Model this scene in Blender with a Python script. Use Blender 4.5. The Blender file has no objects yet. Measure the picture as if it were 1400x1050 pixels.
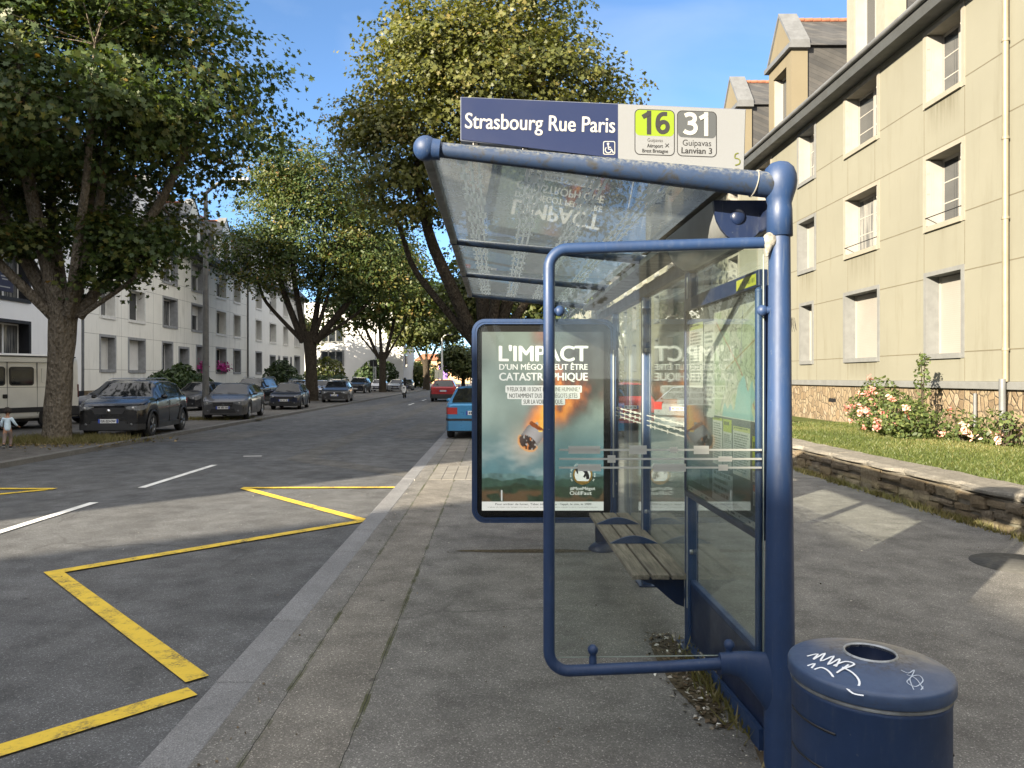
import bpy, bmesh, math, random
import numpy as np
from mathutils import Vector, Matrix

random.seed(7)
rng = np.random.default_rng(11)
SC = bpy.context.scene
COL = SC.collection
R = math.radians

# ---------------------------------------------------------------- camera, sky, sun, exposure
EYE = 1.68
cam_d = bpy.data.cameras.new('camera')
cam = bpy.data.objects.new('camera', cam_d)
COL.objects.link(cam)
cam.location = (0, 0, EYE)
cam.rotation_euler = (R(90), 0, 0)
cam_d.sensor_width = 36
cam_d.lens = 36 * 990 / 1400
cam_d.shift_x = 23 / 1400
cam_d.shift_y = -9 / 1400
cam_d.clip_end = 5000
cam_d.clip_start = 0.05
SC.camera = cam

SUN_EL = 19.2
world = bpy.data.worlds.new('World')
SC.world = world
world.use_nodes = True
wn = world.node_tree.nodes; wl = world.node_tree.links
bg = wn['Background']
sky = wn.new('ShaderNodeTexSky')
sky.sky_type = 'NISHITA'
sky.sun_disc = False
sky.sun_elevation = R(SUN_EL)
sky.sun_rotation = R(224.2)
sky.altitude = 1000
sky.air_density = 0.7
sky.dust_density = 0.3
sky.ozone_density = 5.0
# thin wisps of high cloud
wtc = wn.new('ShaderNodeTexCoord')
wmap = wn.new('ShaderNodeMapping'); wmap.inputs['Scale'].default_value = (1.6, 5.0, 6.0); wmap.inputs['Rotation'].default_value = (0, .5, .5)
wno = wn.new('ShaderNodeTexNoise'); wno.inputs['Scale'].default_value = 1.6; wno.inputs['Detail'].default_value = 7; wno.inputs['Distortion'].default_value = .6
wra = wn.new('ShaderNodeMapRange'); wra.inputs[1].default_value = .5; wra.inputs[2].default_value = .85; wra.inputs[3].default_value = 0; wra.inputs[4].default_value = .22
wmx = wn.new('ShaderNodeMix'); wmx.data_type = 'RGBA'
wmx.inputs[7].default_value = (2.2, 2.7, 3.6, 1)
wl.new(wtc.outputs['Generated'], wmap.inputs[0]); wl.new(wmap.outputs[0], wno.inputs['Vector'])
wl.new(wno.outputs[0], wra.inputs[0]); wl.new(wra.outputs[0], wmx.inputs[0])
# bright fill added to the unseen sky overhead and behind the viewer, lifting shade
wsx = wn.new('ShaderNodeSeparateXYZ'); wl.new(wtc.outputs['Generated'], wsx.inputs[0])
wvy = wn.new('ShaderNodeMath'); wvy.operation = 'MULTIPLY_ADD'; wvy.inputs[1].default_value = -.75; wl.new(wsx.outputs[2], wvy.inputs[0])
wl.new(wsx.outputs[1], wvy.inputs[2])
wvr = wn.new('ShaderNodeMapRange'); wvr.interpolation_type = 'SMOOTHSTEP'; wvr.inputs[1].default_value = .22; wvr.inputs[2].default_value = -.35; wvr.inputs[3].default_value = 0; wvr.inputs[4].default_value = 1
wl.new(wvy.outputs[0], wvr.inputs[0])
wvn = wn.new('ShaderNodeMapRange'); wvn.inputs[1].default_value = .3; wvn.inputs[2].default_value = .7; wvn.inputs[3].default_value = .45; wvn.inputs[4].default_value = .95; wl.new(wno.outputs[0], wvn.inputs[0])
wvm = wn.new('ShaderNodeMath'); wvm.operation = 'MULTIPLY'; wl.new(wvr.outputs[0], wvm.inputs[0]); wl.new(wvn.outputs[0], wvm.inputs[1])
wfill = wn.new('ShaderNodeMix'); wfill.data_type = 'RGBA'; wfill.inputs[7].default_value = (5.7, 6.0, 6.7, 1); wl.new(wvm.outputs[0], wfill.inputs[0]); wl.new(sky.outputs[0], wfill.inputs[6])
wl.new(wfill.outputs[2], wmx.inputs[6]); wb = wn.new('ShaderNodeMix'); wb.data_type = 'RGBA'; wb.blend_type = 'MULTIPLY'; wb.inputs[0].default_value = 1; wb.inputs[7].default_value = (1.12, 1.02, .86, 1)   # warm white balance of the phone
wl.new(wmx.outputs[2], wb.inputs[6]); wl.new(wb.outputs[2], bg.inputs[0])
bg.inputs[1].default_value = 0.085

sun_d = bpy.data.lights.new('sun', 'SUN')
sun = bpy.data.objects.new('sun', sun_d)
COL.objects.link(sun)
sun_d.energy = 4.4
sun_d.angle = R(0.5)
sun_d.color = (1.0, 0.87, 0.67)
sun.location = (-30, -30, 20)
sun.rotation_euler = Vector((1.0, 1.03, -0.50)).to_track_quat('-Z', 'Y').to_euler()

SC.view_settings.view_transform = 'Standard'
SC.view_settings.look = 'None'
SC.view_settings.gamma = 1.0
SC.view_settings.exposure = 2.25
SC.render.engine = 'CYCLES'
SC.cycles.transparent_max_bounces = 24
SC.cycles.max_bounces = 8
SC.cycles.sample_clamp_indirect = 6

# ---------------------------------------------------------------- helpers
def link(o, parent=None):
    COL.objects.link(o)
    if parent is not None: o.parent = parent
    return o

def tag(o, label=None, cat=None, group=None, kind=None):
    if label: o['label'] = label
    if cat: o['category'] = cat
    if group: o['group'] = group
    if kind: o['kind'] = kind
    return o

def thing(name, label, cat, loc=(0, 0, 0), rz=0.0, group=None):
    o = bpy.data.objects.new(name, None)
    o.empty_display_size = .2
    link(o); o.location = loc; o.rotation_euler = (0, 0, rz)
    return tag(o, label, cat, group)

class MB:
    """collects shapes into one mesh"""
    def __init__(s): s.v = []; s.f = []; s.m = []; s.sm = []
    def add(s, vs, fs, mi=0, sm=False):
        b = len(s.v); s.v.extend([tuple(v) for v in vs])
        for f in fs: s.f.append([i + b for i in f]); s.m.append(mi); s.sm.append(sm)
        return s
    def box(s, x0, x1, y0, y1, z0, z1, mi=0):
        vs = [(x0,y0,z0),(x1,y0,z0),(x1,y1,z0),(x0,y1,z0),(x0,y0,z1),(x1,y0,z1),(x1,y1,z1),(x0,y1,z1)]
        return s.add(vs, [(0,3,2,1),(4,5,6,7),(0,1,5,4),(1,2,6,5),(2,3,7,6),(3,0,4,7)], mi)
    def cbox(s, x0, x1, y0, y1, z0, z1, c=.01, mi=0):
        """box with chamfered edges"""
        bm = bmesh.new()
        bmesh.ops.create_cube(bm, size=1)
        for v in bm.verts:
            v.co = Vector((x0 + (v.co.x + .5) * (x1 - x0), y0 + (v.co.y + .5) * (y1 - y0), z0 + (v.co.z + .5) * (z1 - z0)))
        bmesh.ops.bevel(bm, geom=bm.edges[:], offset=c, segments=2, affect='EDGES', profile=.5)
        return s.bm(bm, mi)
    def bm(s, bm, mi=0, sm=False):
        bm.verts.index_update()
        s.add([v.co for v in bm.verts], [[v.index for v in f.verts] for f in bm.faces], mi, sm)
        bm.free(); return s
    def quad(s, a, b, c, d, mi=0): return s.add([a, b, c, d], [(0, 1, 2, 3)], mi)
    def loft(s, rings, mi=0, cap=True, sm=True, closed=True):
        n = len(rings[0]); vs = [p for r in rings for p in r]; fs = []
        for i in range(len(rings) - 1):
            for j in range(n if closed else n - 1):
                k = (j + 1) % n
                fs.append((i*n + j, i*n + k, (i+1)*n + k, (i+1)*n + j))
        s.add(vs, fs, mi, sm)
        if cap:
            s.add(rings[0], [list(range(n))[::-1]], mi); s.add(rings[-1], [list(range(n))], mi)
        return s
    def tube(s, pts, rad, n=12, mi=0, cap=True, wob=None):
        pts = [Vector(p) for p in pts]
        if not hasattr(rad, '__len__'): rad = [rad] * len(pts)
        rings = []; up = None
        for i, p in enumerate(pts):
            t = (pts[min(i+1, len(pts)-1)] - pts[max(i-1, 0)]).normalized()
            if up is None:
                up = Vector((0, 0, 1)) if abs(t.z) < .9 else Vector((0, 1, 0))
            a = t.cross(up)
            if a.length < 1e-4: a = t.cross(Vector((1, 0, 0)))
            a.normalize(); b = a.cross(t).normalized(); up = b
            ring = []
            for k in range(n):
                th = 2 * math.pi * k / n
                r = rad[i] * (1 if wob is None else wob(i, th))
                ring.append(p + a * (math.cos(th) * r) + b * (math.sin(th) * r))
            rings.append(ring)
        return s.loft(rings, mi, cap)
    def lathe(s, prof, c=(0, 0, 0), n=32, mi=0, axis='z', sm=True, cap=True):
        rings = []
        for r, h in prof:
            ring = []
            for k in range(n):
                th = 2 * math.pi * k / n; a = r * math.cos(th); b = r * math.sin(th)
                if axis == 'z': ring.append((c[0] + a, c[1] + b, c[2] + h))
                elif axis == 'x': ring.append((c[0] + h, c[1] + a, c[2] + b))
                else: ring.append((c[0] + b, c[1] + h, c[2] + a))
            rings.append(ring)
        return s.loft(rings, mi, cap, sm)
    def sphere(s, c, r, nu=20, nv=12, mi=0, sc=(1, 1, 1)):
        rings = []
        for i in range(1, nv):
            ph = math.pi * i / nv
            rings.append([(c[0] + sc[0]*r*math.sin(ph)*math.cos(2*math.pi*k/nu), c[1] + sc[1]*r*math.sin(ph)*math.sin(2*math.pi*k/nu),
                           c[2] - sc[2]*r*math.cos(ph)) for k in range(nu)])
        return s.loft(rings, mi)
    def prism(s, poly, y0, y1, plane='xz', mi=0):
        """polygon extruded along the third axis"""
        def p3(p, t):
            if plane == 'xz': return (p[0], t, p[1])
            if plane == 'yz': return (t, p[0], p[1])
            return (p[0], p[1], t)
        n = len(poly)
        vs = [p3(p, y0) for p in poly] + [p3(p, y1) for p in poly]
        fs = [list(range(n)), list(range(n, 2*n))[::-1]] + [(i, n + i, n + (i+1) % n, (i+1) % n) for i in range(n)]
        return s.add(vs, fs, mi)
    def build(s, name, mats, parent=None, fix=True):
        me = bpy.data.meshes.new(name)
        me.from_pydata(s.v, [], s.f)
        if not isinstance(mats, (list, tuple)): mats = [mats]
        for m in mats: me.materials.append(m)
        me.polygons.foreach_set('material_index', s.m)
        me.polygons.foreach_set('use_smooth', s.sm)
        me.update()
        if fix:
            bm = bmesh.new(); bm.from_mesh(me)
            bmesh.ops.recalc_face_normals(bm, faces=bm.faces[:])
            bm.to_mesh(me); bm.free()
        o = bpy.data.objects.new(name, me)
        return link(o, parent)

def rrect(x0, x1, z0, z1, r, n=6):
    pts = []
    for cx, cz, a0 in ((x1-r, z0+r, -90), (x1-r, z1-r, 0), (x0+r, z1-r, 90), (x0+r, z0+r, 180)):
        for k in range(n + 1):
            a = R(a0 + 90 * k / n); pts.append((cx + r*math.cos(a), cz + r*math.sin(a)))
    return pts

def copy_tree(o, parent=None):
    c = o.copy(); COL.objects.link(c)
    c.parent = parent
    for ch in list(o.children): copy_tree(ch, c)
    return c

def bez(p0, p1, p2, n=8):
    p0, p1, p2 = Vector(p0), Vector(p1), Vector(p2)
    return [(p0*(1-t)**2 + p1*2*t*(1-t) + p2*t*t) for t in [i/n for i in range(n+1)]]

# ---------------------------------------------------------------- materials
MATS = {}
def lin(r, g, b):
    f = lambda c: (c/255/12.92 if c/255 <= .04045 else ((c/255+.055)/1.055)**2.4)
    return (f(r), f(g), f(b))

class NT:
    def __init__(s, name):
        s.m = bpy.data.materials.new(name); s.m.use_nodes = True
        s.t = s.m.node_tree; s.n = s.t.nodes; s.l = s.t.links
        s.p = s.n['Principled BSDF']; s.out = s.n['Material Output']
    def node(s, typ, **kw):
        nd = s.n.new('ShaderNode' + typ)
        for k, v in kw.items():
            if k.startswith('i_'):
                key = k[2:]; key = int(key) if key.isdigit() else key.replace('_', ' ')
                nd.inputs[key].default_value = v
            else: setattr(nd, k, v)
        return nd
    def ln(s, a, b): s.l.new(a, b)
    def coord(s, scale=(1, 1, 1), which='Object', rot=(0, 0, 0)):
        tc = s.node('TexCoord'); mp = s.node('Mapping'); mp.inputs['Scale'].default_value = scale; mp.inputs['Rotation'].default_value = rot
        s.ln(tc.outputs[which], mp.inputs[0]); return mp.outputs[0]
    def noise(s, vec, scale, detail=4, rough=.55, dist=0):
        nd = s.node('TexNoise', i_Scale=scale, i_Detail=detail, i_Roughness=rough, i_Distortion=dist)
        if vec is not None: s.ln(vec, nd.inputs['Vector'])
        return nd.outputs[0]
    def voro(s, vec, scale, out='Distance', feature='F1'):
        nd = s.node('TexVoronoi', feature=feature, i_Scale=scale)
        s.ln(vec, nd.inputs['Vector']); return nd.outputs[out]
    def ramp(s, fac, stops, interp='LINEAR'):
        r = s.node('ValToRGB'); e = r.color_ramp.elements; r.color_ramp.interpolation = interp
        while len(e) < len(stops): e.new(.5)
        for el, (p, c) in zip(e, stops):
            el.position = p; el.color = (c, c, c, 1) if not hasattr(c, '__len__') else (*c[:3], 1)
        s.ln(fac, r.inputs[0]); return r.outputs[0]
    def mix(s, fac, a, b, mode='MIX'):
        m = s.node('Mix', data_type='RGBA', blend_type=mode)
        for sock, val in ((m.inputs[0], fac), (m.inputs[6], a), (m.inputs[7], b)):
            if hasattr(val, 'is_linked') or hasattr(val, 'links'): s.ln(val, sock)
            elif hasattr(val, '__len__'): sock.default_value = (*val[:3], 1)
            else: sock.default_value = val
        return m.outputs[2]
    def math(s, op, a, b=0.0, c=None):
        m = s.node('Math', operation=op)
        for i, val in enumerate((a, b) if c is None else (a, b, c)):
            if hasattr(val, 'links'): s.ln(val, m.inputs[i])
            else: m.inputs[i].default_value = val
        return m.outputs[0]
    def sep(s, vec):
        x = s.node('SeparateXYZ'); s.ln(vec, x.inputs[0]); return x.outputs
    def col(s, c):
        if hasattr(c, 'links'): s.ln(c, s.p.inputs['Base Color'])
        else: s.p.inputs['Base Color'].default_value = (*c[:3], 1)
    def rough(s, v):
        if hasattr(v, 'links'): s.ln(v, s.p.inputs['Roughness'])
        else: s.p.inputs['Roughness'].default_value = v
    def bump(s, h, strength=.3, dist=.01):
        b = s.node('Bump', i_Strength=strength, i_Distance=dist); s.ln(h, b.inputs['Height']); s.ln(b.outputs[0], s.p.inputs['Normal'])
    def spec(s, v): s.p.inputs['Specular IOR Level'].default_value = v

def simple(name, c, rough=.5, metal=0.0, vary=.12, scale=3.0, bump=0.0, bscale=60, spec=.5, coat=0.0, stretch=(1, 1, 1)):
    """plain material with a little uneven tone and roughness"""
    if name in MATS: return MATS[name]
    t = NT(name); v = t.coord(stretch)
    n = t.noise(v, scale, 5, .6)
    d = tuple(x * (1 - vary) for x in c); e = tuple(min(1, x * (1 + vary)) for x in c)
    t.col(t.ramp(n, [(.3, d), (.7, e)]))
    t.p.inputs['Metallic'].default_value = metal
    t.rough(t.ramp(n, [(.3, min(1, rough * 1.15)), (.7, rough * .85)]))
    t.spec(spec)
    if coat:
        t.p.inputs['Coat Weight'].default_value = coat; t.p.inputs['Coat Roughness'].default_value = .04
    if bump: t.bump(t.noise(v, bscale, 4), bump, .004)
    MATS[name] = t.m; return t.m

def flat(name, c, rough=.6):
    return simple(name, c, rough, vary=.03)

def glass_mat(name, tint=(.93, .97, .95), dirt=.1, dscale=3.0, dcol=(.55, .55, .5), ior=1.5, streak=(1, 1, 1), haze=0.0):
    t = NT(name); t.n.remove(t.p)
    lw = t.node('LayerWeight', i_Blend=.5); f0 = ((ior - 1)/(ior + 1))**2
    fr = t.node('Math', operation='MULTIPLY_ADD', i_1=1 - f0, i_2=f0); t.ln(t.math('POWER', lw.outputs['Facing'], 5.0), fr.inputs[0])
    tr = t.node('BsdfTransparent'); tr.inputs[0].default_value = (*tint, 1)
    gl = t.node('BsdfGlossy'); gl.inputs['Roughness'].default_value = .015; gl.inputs[0].default_value = (1, 1, 1, 1)
    m1 = t.node('MixShader'); t.ln(fr.outputs[0], m1.inputs[0]); t.ln(tr.outputs[0], m1.inputs[1]); t.ln(gl.outputs[0], m1.inputs[2])
    df = t.node('BsdfDiffuse'); df.inputs[0].default_value = (*dcol, 1)
    tl = t.node('BsdfTranslucent'); tl.inputs[0].default_value = (*dcol, 1)
    md = t.node('MixShader', i_0=.5); t.ln(df.outputs[0], md.inputs[1]); t.ln(tl.outputs[0], md.inputs[2])
    v = t.coord(streak)
    n = t.noise(v, dscale, 8, .65, .4)
    n2 = t.noise(v, dscale * 14, 3, .6)
    f = t.math('MULTIPLY', t.ramp(n, [(.42, 0.0), (.8, 1.0)]), t.ramp(n2, [(.3, .35), (.7, 1.0)]))
    f = t.math('MULTIPLY_ADD', f, dirt, haze)
    m2 = t.node('MixShader'); t.ln(f, m2.inputs[0]); t.ln(m1.outputs[0], m2.inputs[1]); t.ln(md.outputs[0], m2.inputs[2])
    t.ln(m2.outputs[0], t.out.inputs[0]); MATS[name] = t.m
    return t.m

def asphalt(name, dark, light, specks=.5, strip=False, big=.35):
    t = NT(name); v = t.coord()
    a = t.voro(v, 170, 'Color'); ac = t.sep(a)[0]
    grain = t.ramp(ac, [(0, .72), (.55, .95), (.86, 1.15), (.95, 1.6), (1, 2.6 if specks > .4 else 1.7)])
    fine = t.noise(v, 420, 2)
    blot = t.noise(v, .55, 6, .62); blot2 = t.noise(v, 3.1, 5, .6)
    base = t.mix(t.ramp(blot, [(.3, 0.0), (.7, 1.0)]), dark, light)
    base = t.mix(1.0, base, t.ramp(blot2, [(.25, 1 - big), (.75, 1 + big)]), 'MULTIPLY')
    c = t.mix(1.0, base, grain, 'MULTIPLY')
    c = t.mix(1.0, c, t.ramp(fine, [(.3, .8), (.7, 1.2)]), 'MULTIPLY')
    wide = t.noise(t.coord((1.0, .16, 1)), .9, 5, .6); c = t.mix(1.0, c, t.ramp(wide, [(.3, .86), (.7, 1.14)]), 'MULTIPLY')
    st_ = t.noise(v, .23, 4, .55, 1.2); c = t.mix(1.0, c, t.ramp(st_, [(.62, 1.0), (.66, .84)]), 'MULTIPLY')
    # darker gum and oil spots
    sp = t.voro(v, 2.3); sn = t.noise(v, 9, 3)
    spot = t.ramp(t.math('ADD', sp, t.math('MULTIPLY', sn, .05)), [(.055, .55), (.085, 1.0)])
    c = t.mix(1.0, c, spot, 'MULTIPLY')
    dv = t.node('VectorMath', operation='ADD'); nv = t.node('TexNoise', i_Scale=1.3, i_Detail=4); t.ln(v, nv.inputs['Vector']); sc_ = t.node('VectorMath', operation='SCALE', i_Scale=.5); t.ln(nv.outputs['Color'], sc_.inputs[0]); t.ln(v, dv.inputs[0]); t.ln(sc_.outputs[0], dv.inputs[1])
    ck = t.voro(dv.outputs[0], .32, 'Distance', 'DISTANCE_TO_EDGE'); ckm = t.math('MULTIPLY', t.ramp(ck, [(.0, 1.0), (.0035, .8), (.006, 0.0)]), t.ramp(t.noise(v, .35, 3), [(.48, 0.0), (.6, 1.0)]))
    c = t.mix(t.math('MULTIPLY', ckm, .38), c, (.018, .018, .017))
    if strip:
        x = t.sep(t.coord())[0]
        wob = t.math('MULTIPLY', t.math('SUBTRACT', t.noise(v, 7, 4), .5), .02)
        xx = t.math('ADD', x, wob)
        inner = t.math('MULTIPLY', t.math('GREATER_THAN', xx, -1.105), t.math('LESS_THAN', xx, -.67))
        c = t.mix(inner, c, t.mix(1.0, c, (1.10, 1.06, 1.0), 'MULTIPLY'))
        for x0 in (-1.105, -.67):
            dist = t.math('ABSOLUTE', t.math('SUBTRACT', xx, x0))
            moss = t.math('MULTIPLY', t.math('LESS_THAN', dist, .016), t.ramp(t.noise(v, 2.2, 5, .7), [(.45, 0.0), (.6, .85)]))
            c = t.mix(moss, c, (.055, .06, .02))
            c = t.mix(t.math('LESS_THAN', dist, .0022), c, (.02, .02, .018))
    t.col(c); t.rough(t.ramp(blot2, [(.3, .92), (.7, .78)])); t.spec(.35)
    t.bump(t.math('ADD', ac, fine), .5, .004)
    MATS[name] = t.m; return t.m

def leaf_mat(name, stops, trans=.35):
    t = NT(name); t.n.remove(t.p)
    at = t.node('Attribute', attribute_name='tint')
    c = t.ramp(at.outputs['Fac'], stops)
    df = t.node('BsdfPrincipled'); t.ln(c, df.inputs['Base Color']); df.inputs['Roughness'].default_value = .5; df.inputs['Specular IOR Level'].default_value = .35
    tl = t.node('BsdfTranslucent'); c2 = t.mix(1.0, c, (1.5, 1.5, .55), 'MULTIPLY'); t.ln(c2, tl.inputs[0])
    m = t.node('MixShader', i_0=trans); t.ln(df.outputs[0], m.inputs[1]); t.ln(tl.outputs[0], m.inputs[2])
    t.ln(m.outputs[0], t.out.inputs[0]); MATS[name] = t.m
    return t.m

def attr_mat(name, rough=.5, k=1.0):
    t = NT(name); at = t.node('Attribute', attribute_name='pic'); t.col(t.mix(1.0, at.outputs['Color'], (k, k, k), 'MULTIPLY')); t.rough(rough)
    MATS[name] = t.m; return t.m

# shelter blue, chalky and stained
def blue_paint(name, c, stain=.25, rough=.38):
    t = NT(name); v = t.coord((1, 1, 1))
    n = t.noise(v, 5, 6, .65); n2 = t.noise(t.coord((9, 9, 1.5)), 6, 5, .6); n3 = t.noise(v, 60, 3)
    base = t.ramp(n, [(.3, tuple(x*.86 for x in c)), (.7, tuple(x*1.14 for x in c))])
    k = t.math('MULTIPLY', t.ramp(n2, [(.52, 0.0), (.72, 1.0)]), t.ramp(n3, [(.4, .3), (.65, 1.0)]))
    chip = t.math('MULTIPLY', t.ramp(t.noise(v, 34, 3, .6), [(.70, 0.0), (.72, 1.0)]), t.ramp(n, [(.45, 0.0), (.6, .8)]))
    scr = t.math('MULTIPLY', t.ramp(t.noise(t.coord((1, 1, .05), rot=(.5, .4, 0)), 70, 2), [(.69, 0.0), (.72, .5)]), t.ramp(n2, [(.4, 0.0), (.6, 1.0)]))
    t.col(t.mix(t.math('MAXIMUM', t.math('MULTIPLY', k, stain), t.math('MULTIPLY', t.math('MAXIMUM', chip, scr), .55)), base, (.15, .17, .18)))
    t.rough(t.ramp(n, [(.3, rough*1.25), (.7, rough*.8)])); t.bump(n3, .05, .002)
    MATS[name] = t.m; return t.m

def beam_paint(name):
    t = NT(name); v = t.coord()
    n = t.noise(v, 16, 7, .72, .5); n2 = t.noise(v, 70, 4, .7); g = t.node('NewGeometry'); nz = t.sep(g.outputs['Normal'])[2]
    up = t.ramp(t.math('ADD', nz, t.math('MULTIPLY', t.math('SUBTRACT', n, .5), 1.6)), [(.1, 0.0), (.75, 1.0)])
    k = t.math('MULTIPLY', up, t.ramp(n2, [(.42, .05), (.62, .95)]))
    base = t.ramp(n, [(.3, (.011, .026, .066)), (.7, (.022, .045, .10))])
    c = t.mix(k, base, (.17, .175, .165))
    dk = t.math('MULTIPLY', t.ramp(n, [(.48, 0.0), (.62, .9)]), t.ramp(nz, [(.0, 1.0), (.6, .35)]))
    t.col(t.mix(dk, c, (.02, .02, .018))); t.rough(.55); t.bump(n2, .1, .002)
    MATS[name] = t.m; return t.m

M_BLUE = blue_paint('shelter_blue', (.013, .036, .102), .16, .5)
M_BLUE_DARK = blue_paint('shelter_blue_dark', (.007, .015, .046), .15)
M_BEAM = beam_paint('weathered_blue')
M_SIGNBLUE = simple('sign_blue', (.013, .021, .062), .35, vary=.05)
M_WHITE = simple('white_panel', (.172, .182, .195), .4, vary=.03)
M_INK = flat('black_ink', (.012, .012, .013))
M_WINK = flat('white_ink', (.30, .30, .29))
M_BLACKPL = simple('black_plastic', (.012, .012, .013), .4)
M_STEEL = simple('galvanised_steel', (.32, .33, .34), .45, .7, .2, 12)

# ---------------------------------------------------------------- lettering
_cap = None
def text_mesh(body, bold=0.0):
    cu = bpy.data.curves.new('lettering', 'FONT'); cu.body = body; cu.size = 1; cu.offset = bold; cu.resolution_u = 5
    o = bpy.data.objects.new('lettering', cu); COL.objects.link(o)
    dg = bpy.context.evaluated_depsgraph_get(); dg.update()
    me = bpy.data.meshes.new_from_object(o.evaluated_get(dg))
    bpy.data.objects.remove(o); bpy.data.curves.remove(cu)
    return me
def cap_height():
    global _cap
    if _cap is None:
        me = text_mesh('H'); zs = [v.co.y for v in me.vertices]; _cap = max(zs) - min(zs)
    return _cap
def lettering(body, M, parent, mat, width=None, cap=.1, bold=0.0, align='l', name='lettering'):
    """M places the text: local x along the line, local y up, local z towards the reader; base line at y 0"""
    me = text_mesh(body, 0.0); k = cap / cap_height()
    xs = [v.co.x for v in me.vertices]; x0, x1 = min(xs), max(xs)
    kx = k if width is None else width / (x1 - x0)
    w = (x1 - x0) * kx; off = {'l': 0, 'c': -w/2, 'r': -w}[align]
    base = [((v.co.x - x0) * kx + off, v.co.y * k) for v in me.vertices]; fcs = [list(p.vertices) for p in me.polygons]
    bpy.data.meshes.remove(me); mb = MB(); b = bold * 1.1                      # heavier strokes: the outline repeated a hair apart
    for i, (dx, dy) in enumerate(((0, 0), (-b, 0), (b, 0), (-b*.5, b*.45), (b*.5, -b*.45)) if bold else ((0, 0),)):
        mb.add([M @ Vector((x + dx*k, y + dy*k, i*.00012)) for x, y in base], fcs)
    return mb.build(name, mat, parent, fix=False)
def facing_street(x, y, z, rot=0.0):      # text read by someone looking along +y
    return Matrix.Translation((x, y, z)) @ Matrix.Rotation(R(90), 4, 'X') @ Matrix.Rotation(rot, 4, 'Z')

# ---------------------------------------------------------------- smooth value noise in numpy (for printed pictures)
def vnoise(u, v, s, seed=0, octv=4):
    out = np.zeros_like(u); amp = 1; tot = 0
    for o in range(octv):
        g = np.random.default_rng(seed + o).random((64, 64)); f = s * 2**o
        x = (u * f) % 63; y = (v * f) % 63; xi = x.astype(int); yi = y.astype(int); fx = x - xi; fy = y - yi
        fx = fx*fx*(3-2*fx); fy = fy*fy*(3-2*fy)
        out += amp * ((g[yi, xi]*(1-fx) + g[yi, xi+1]*fx)*(1-fy) + (g[yi+1, xi]*(1-fx) + g[yi+1, xi+1]*fx)*fy)
        tot += amp; amp *= .5
    return out / tot
def sstep(a, b, x):
    t = np.clip((x - a) / (b - a), 0, 1); return t*t*(3-2*t)
def picture(name, nu, nv, fn, place, mat, parent):
    """flat printed sheet: grid with one colour per vertex; fn(u, v from top) -> rgb (linear)"""
    u, v = np.meshgrid(np.linspace(0, 1, nu), np.linspace(0, 1, nv))
    rgb = fn(u, v); co = place(u.ravel(), v.ravel())
    me = bpy.data.meshes.new(name)
    idx = np.arange(nu*nv).reshape(nv, nu)
    q = np.stack([idx[:-1, :-1], idx[1:, :-1], idx[1:, 1:], idx[:-1, 1:]], -1).reshape(-1, 4)
    me.vertices.add(nu*nv); me.vertices.foreach_set('co', co.astype(np.float32).ravel())
    me.loops.add(q.size); me.loops.foreach_set('vertex_index', q.ravel().astype(np.int32))
    me.polygons.add(len(q)); me.polygons.foreach_set('loop_start', np.arange(len(q), dtype=np.int32)*4)
    me.update(calc_edges=True)
    a = me.attributes.new('pic', 'FLOAT_COLOR', 'POINT')
    rgba = np.concatenate([np.clip(rgb, 0, 1).reshape(-1, 3), np.ones((nu*nv, 1))], 1)
    a.data.foreach_set('color', rgba.astype(np.float32).ravel())
    me.materials.append(mat)
    return link(bpy.data.objects.new(name, me), parent)

# ---------------------------------------------------------------- foliage
LOBED = np.array([(0,-.5),(.12,-.22),(.42,-.3),(.34,-.02),(.55,.16),(.24,.2),(0,.58),(-.24,.2),(-.55,.16),(-.34,-.02),(-.42,-.3),(-.12,-.22)])
OVAL = np.array([(0,-.5),(.26,-.15),(.22,.2),(0,.55),(-.22,.2),(-.26,-.15)])
KITE = np.array([(0,-.5),(.34,.0),(0,.55),(-.34,.0)])
def leaves(name, c, nrm, size, tint, mat, parent=None, shape=KITE):
    N = len(c); k = len(shape)
    nrm = nrm / np.linalg.norm(nrm, axis=1, keepdims=True)
    r = rng.normal(size=(N, 3)); a = np.cross(nrm, r); a /= np.linalg.norm(a, axis=1, keepdims=True); b = np.cross(nrm, a)
    fold = np.abs(shape[:, 0]) * .35
    co = c[:, None, :] + size[:, None, None] * (a[:, None, :]*shape[None, :, 0:1] + b[:, None, :]*shape[None, :, 1:2] + nrm[:, None, :]*fold[None, :, None])
    me = bpy.data.meshes.new(name)
    me.vertices.add(N*k); me.vertices.foreach_set('co', co.astype(np.float32).ravel())
    me.loops.add(N*k); me.loops.foreach_set('vertex_index', np.arange(N*k, dtype=np.int32))
    me.polygons.add(N); me.polygons.foreach_set('loop_start', np.arange(N, dtype=np.int32)*k)
    me.update(calc_edges=True)
    at = me.attributes.new('tint', 'FLOAT', 'FACE'); at.data.foreach_set('value', np.clip(tint, 0, 1).astype(np.float32))
    me.materials.append(mat)
    return link(bpy.data.objects.new(name, me), parent)

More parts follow.
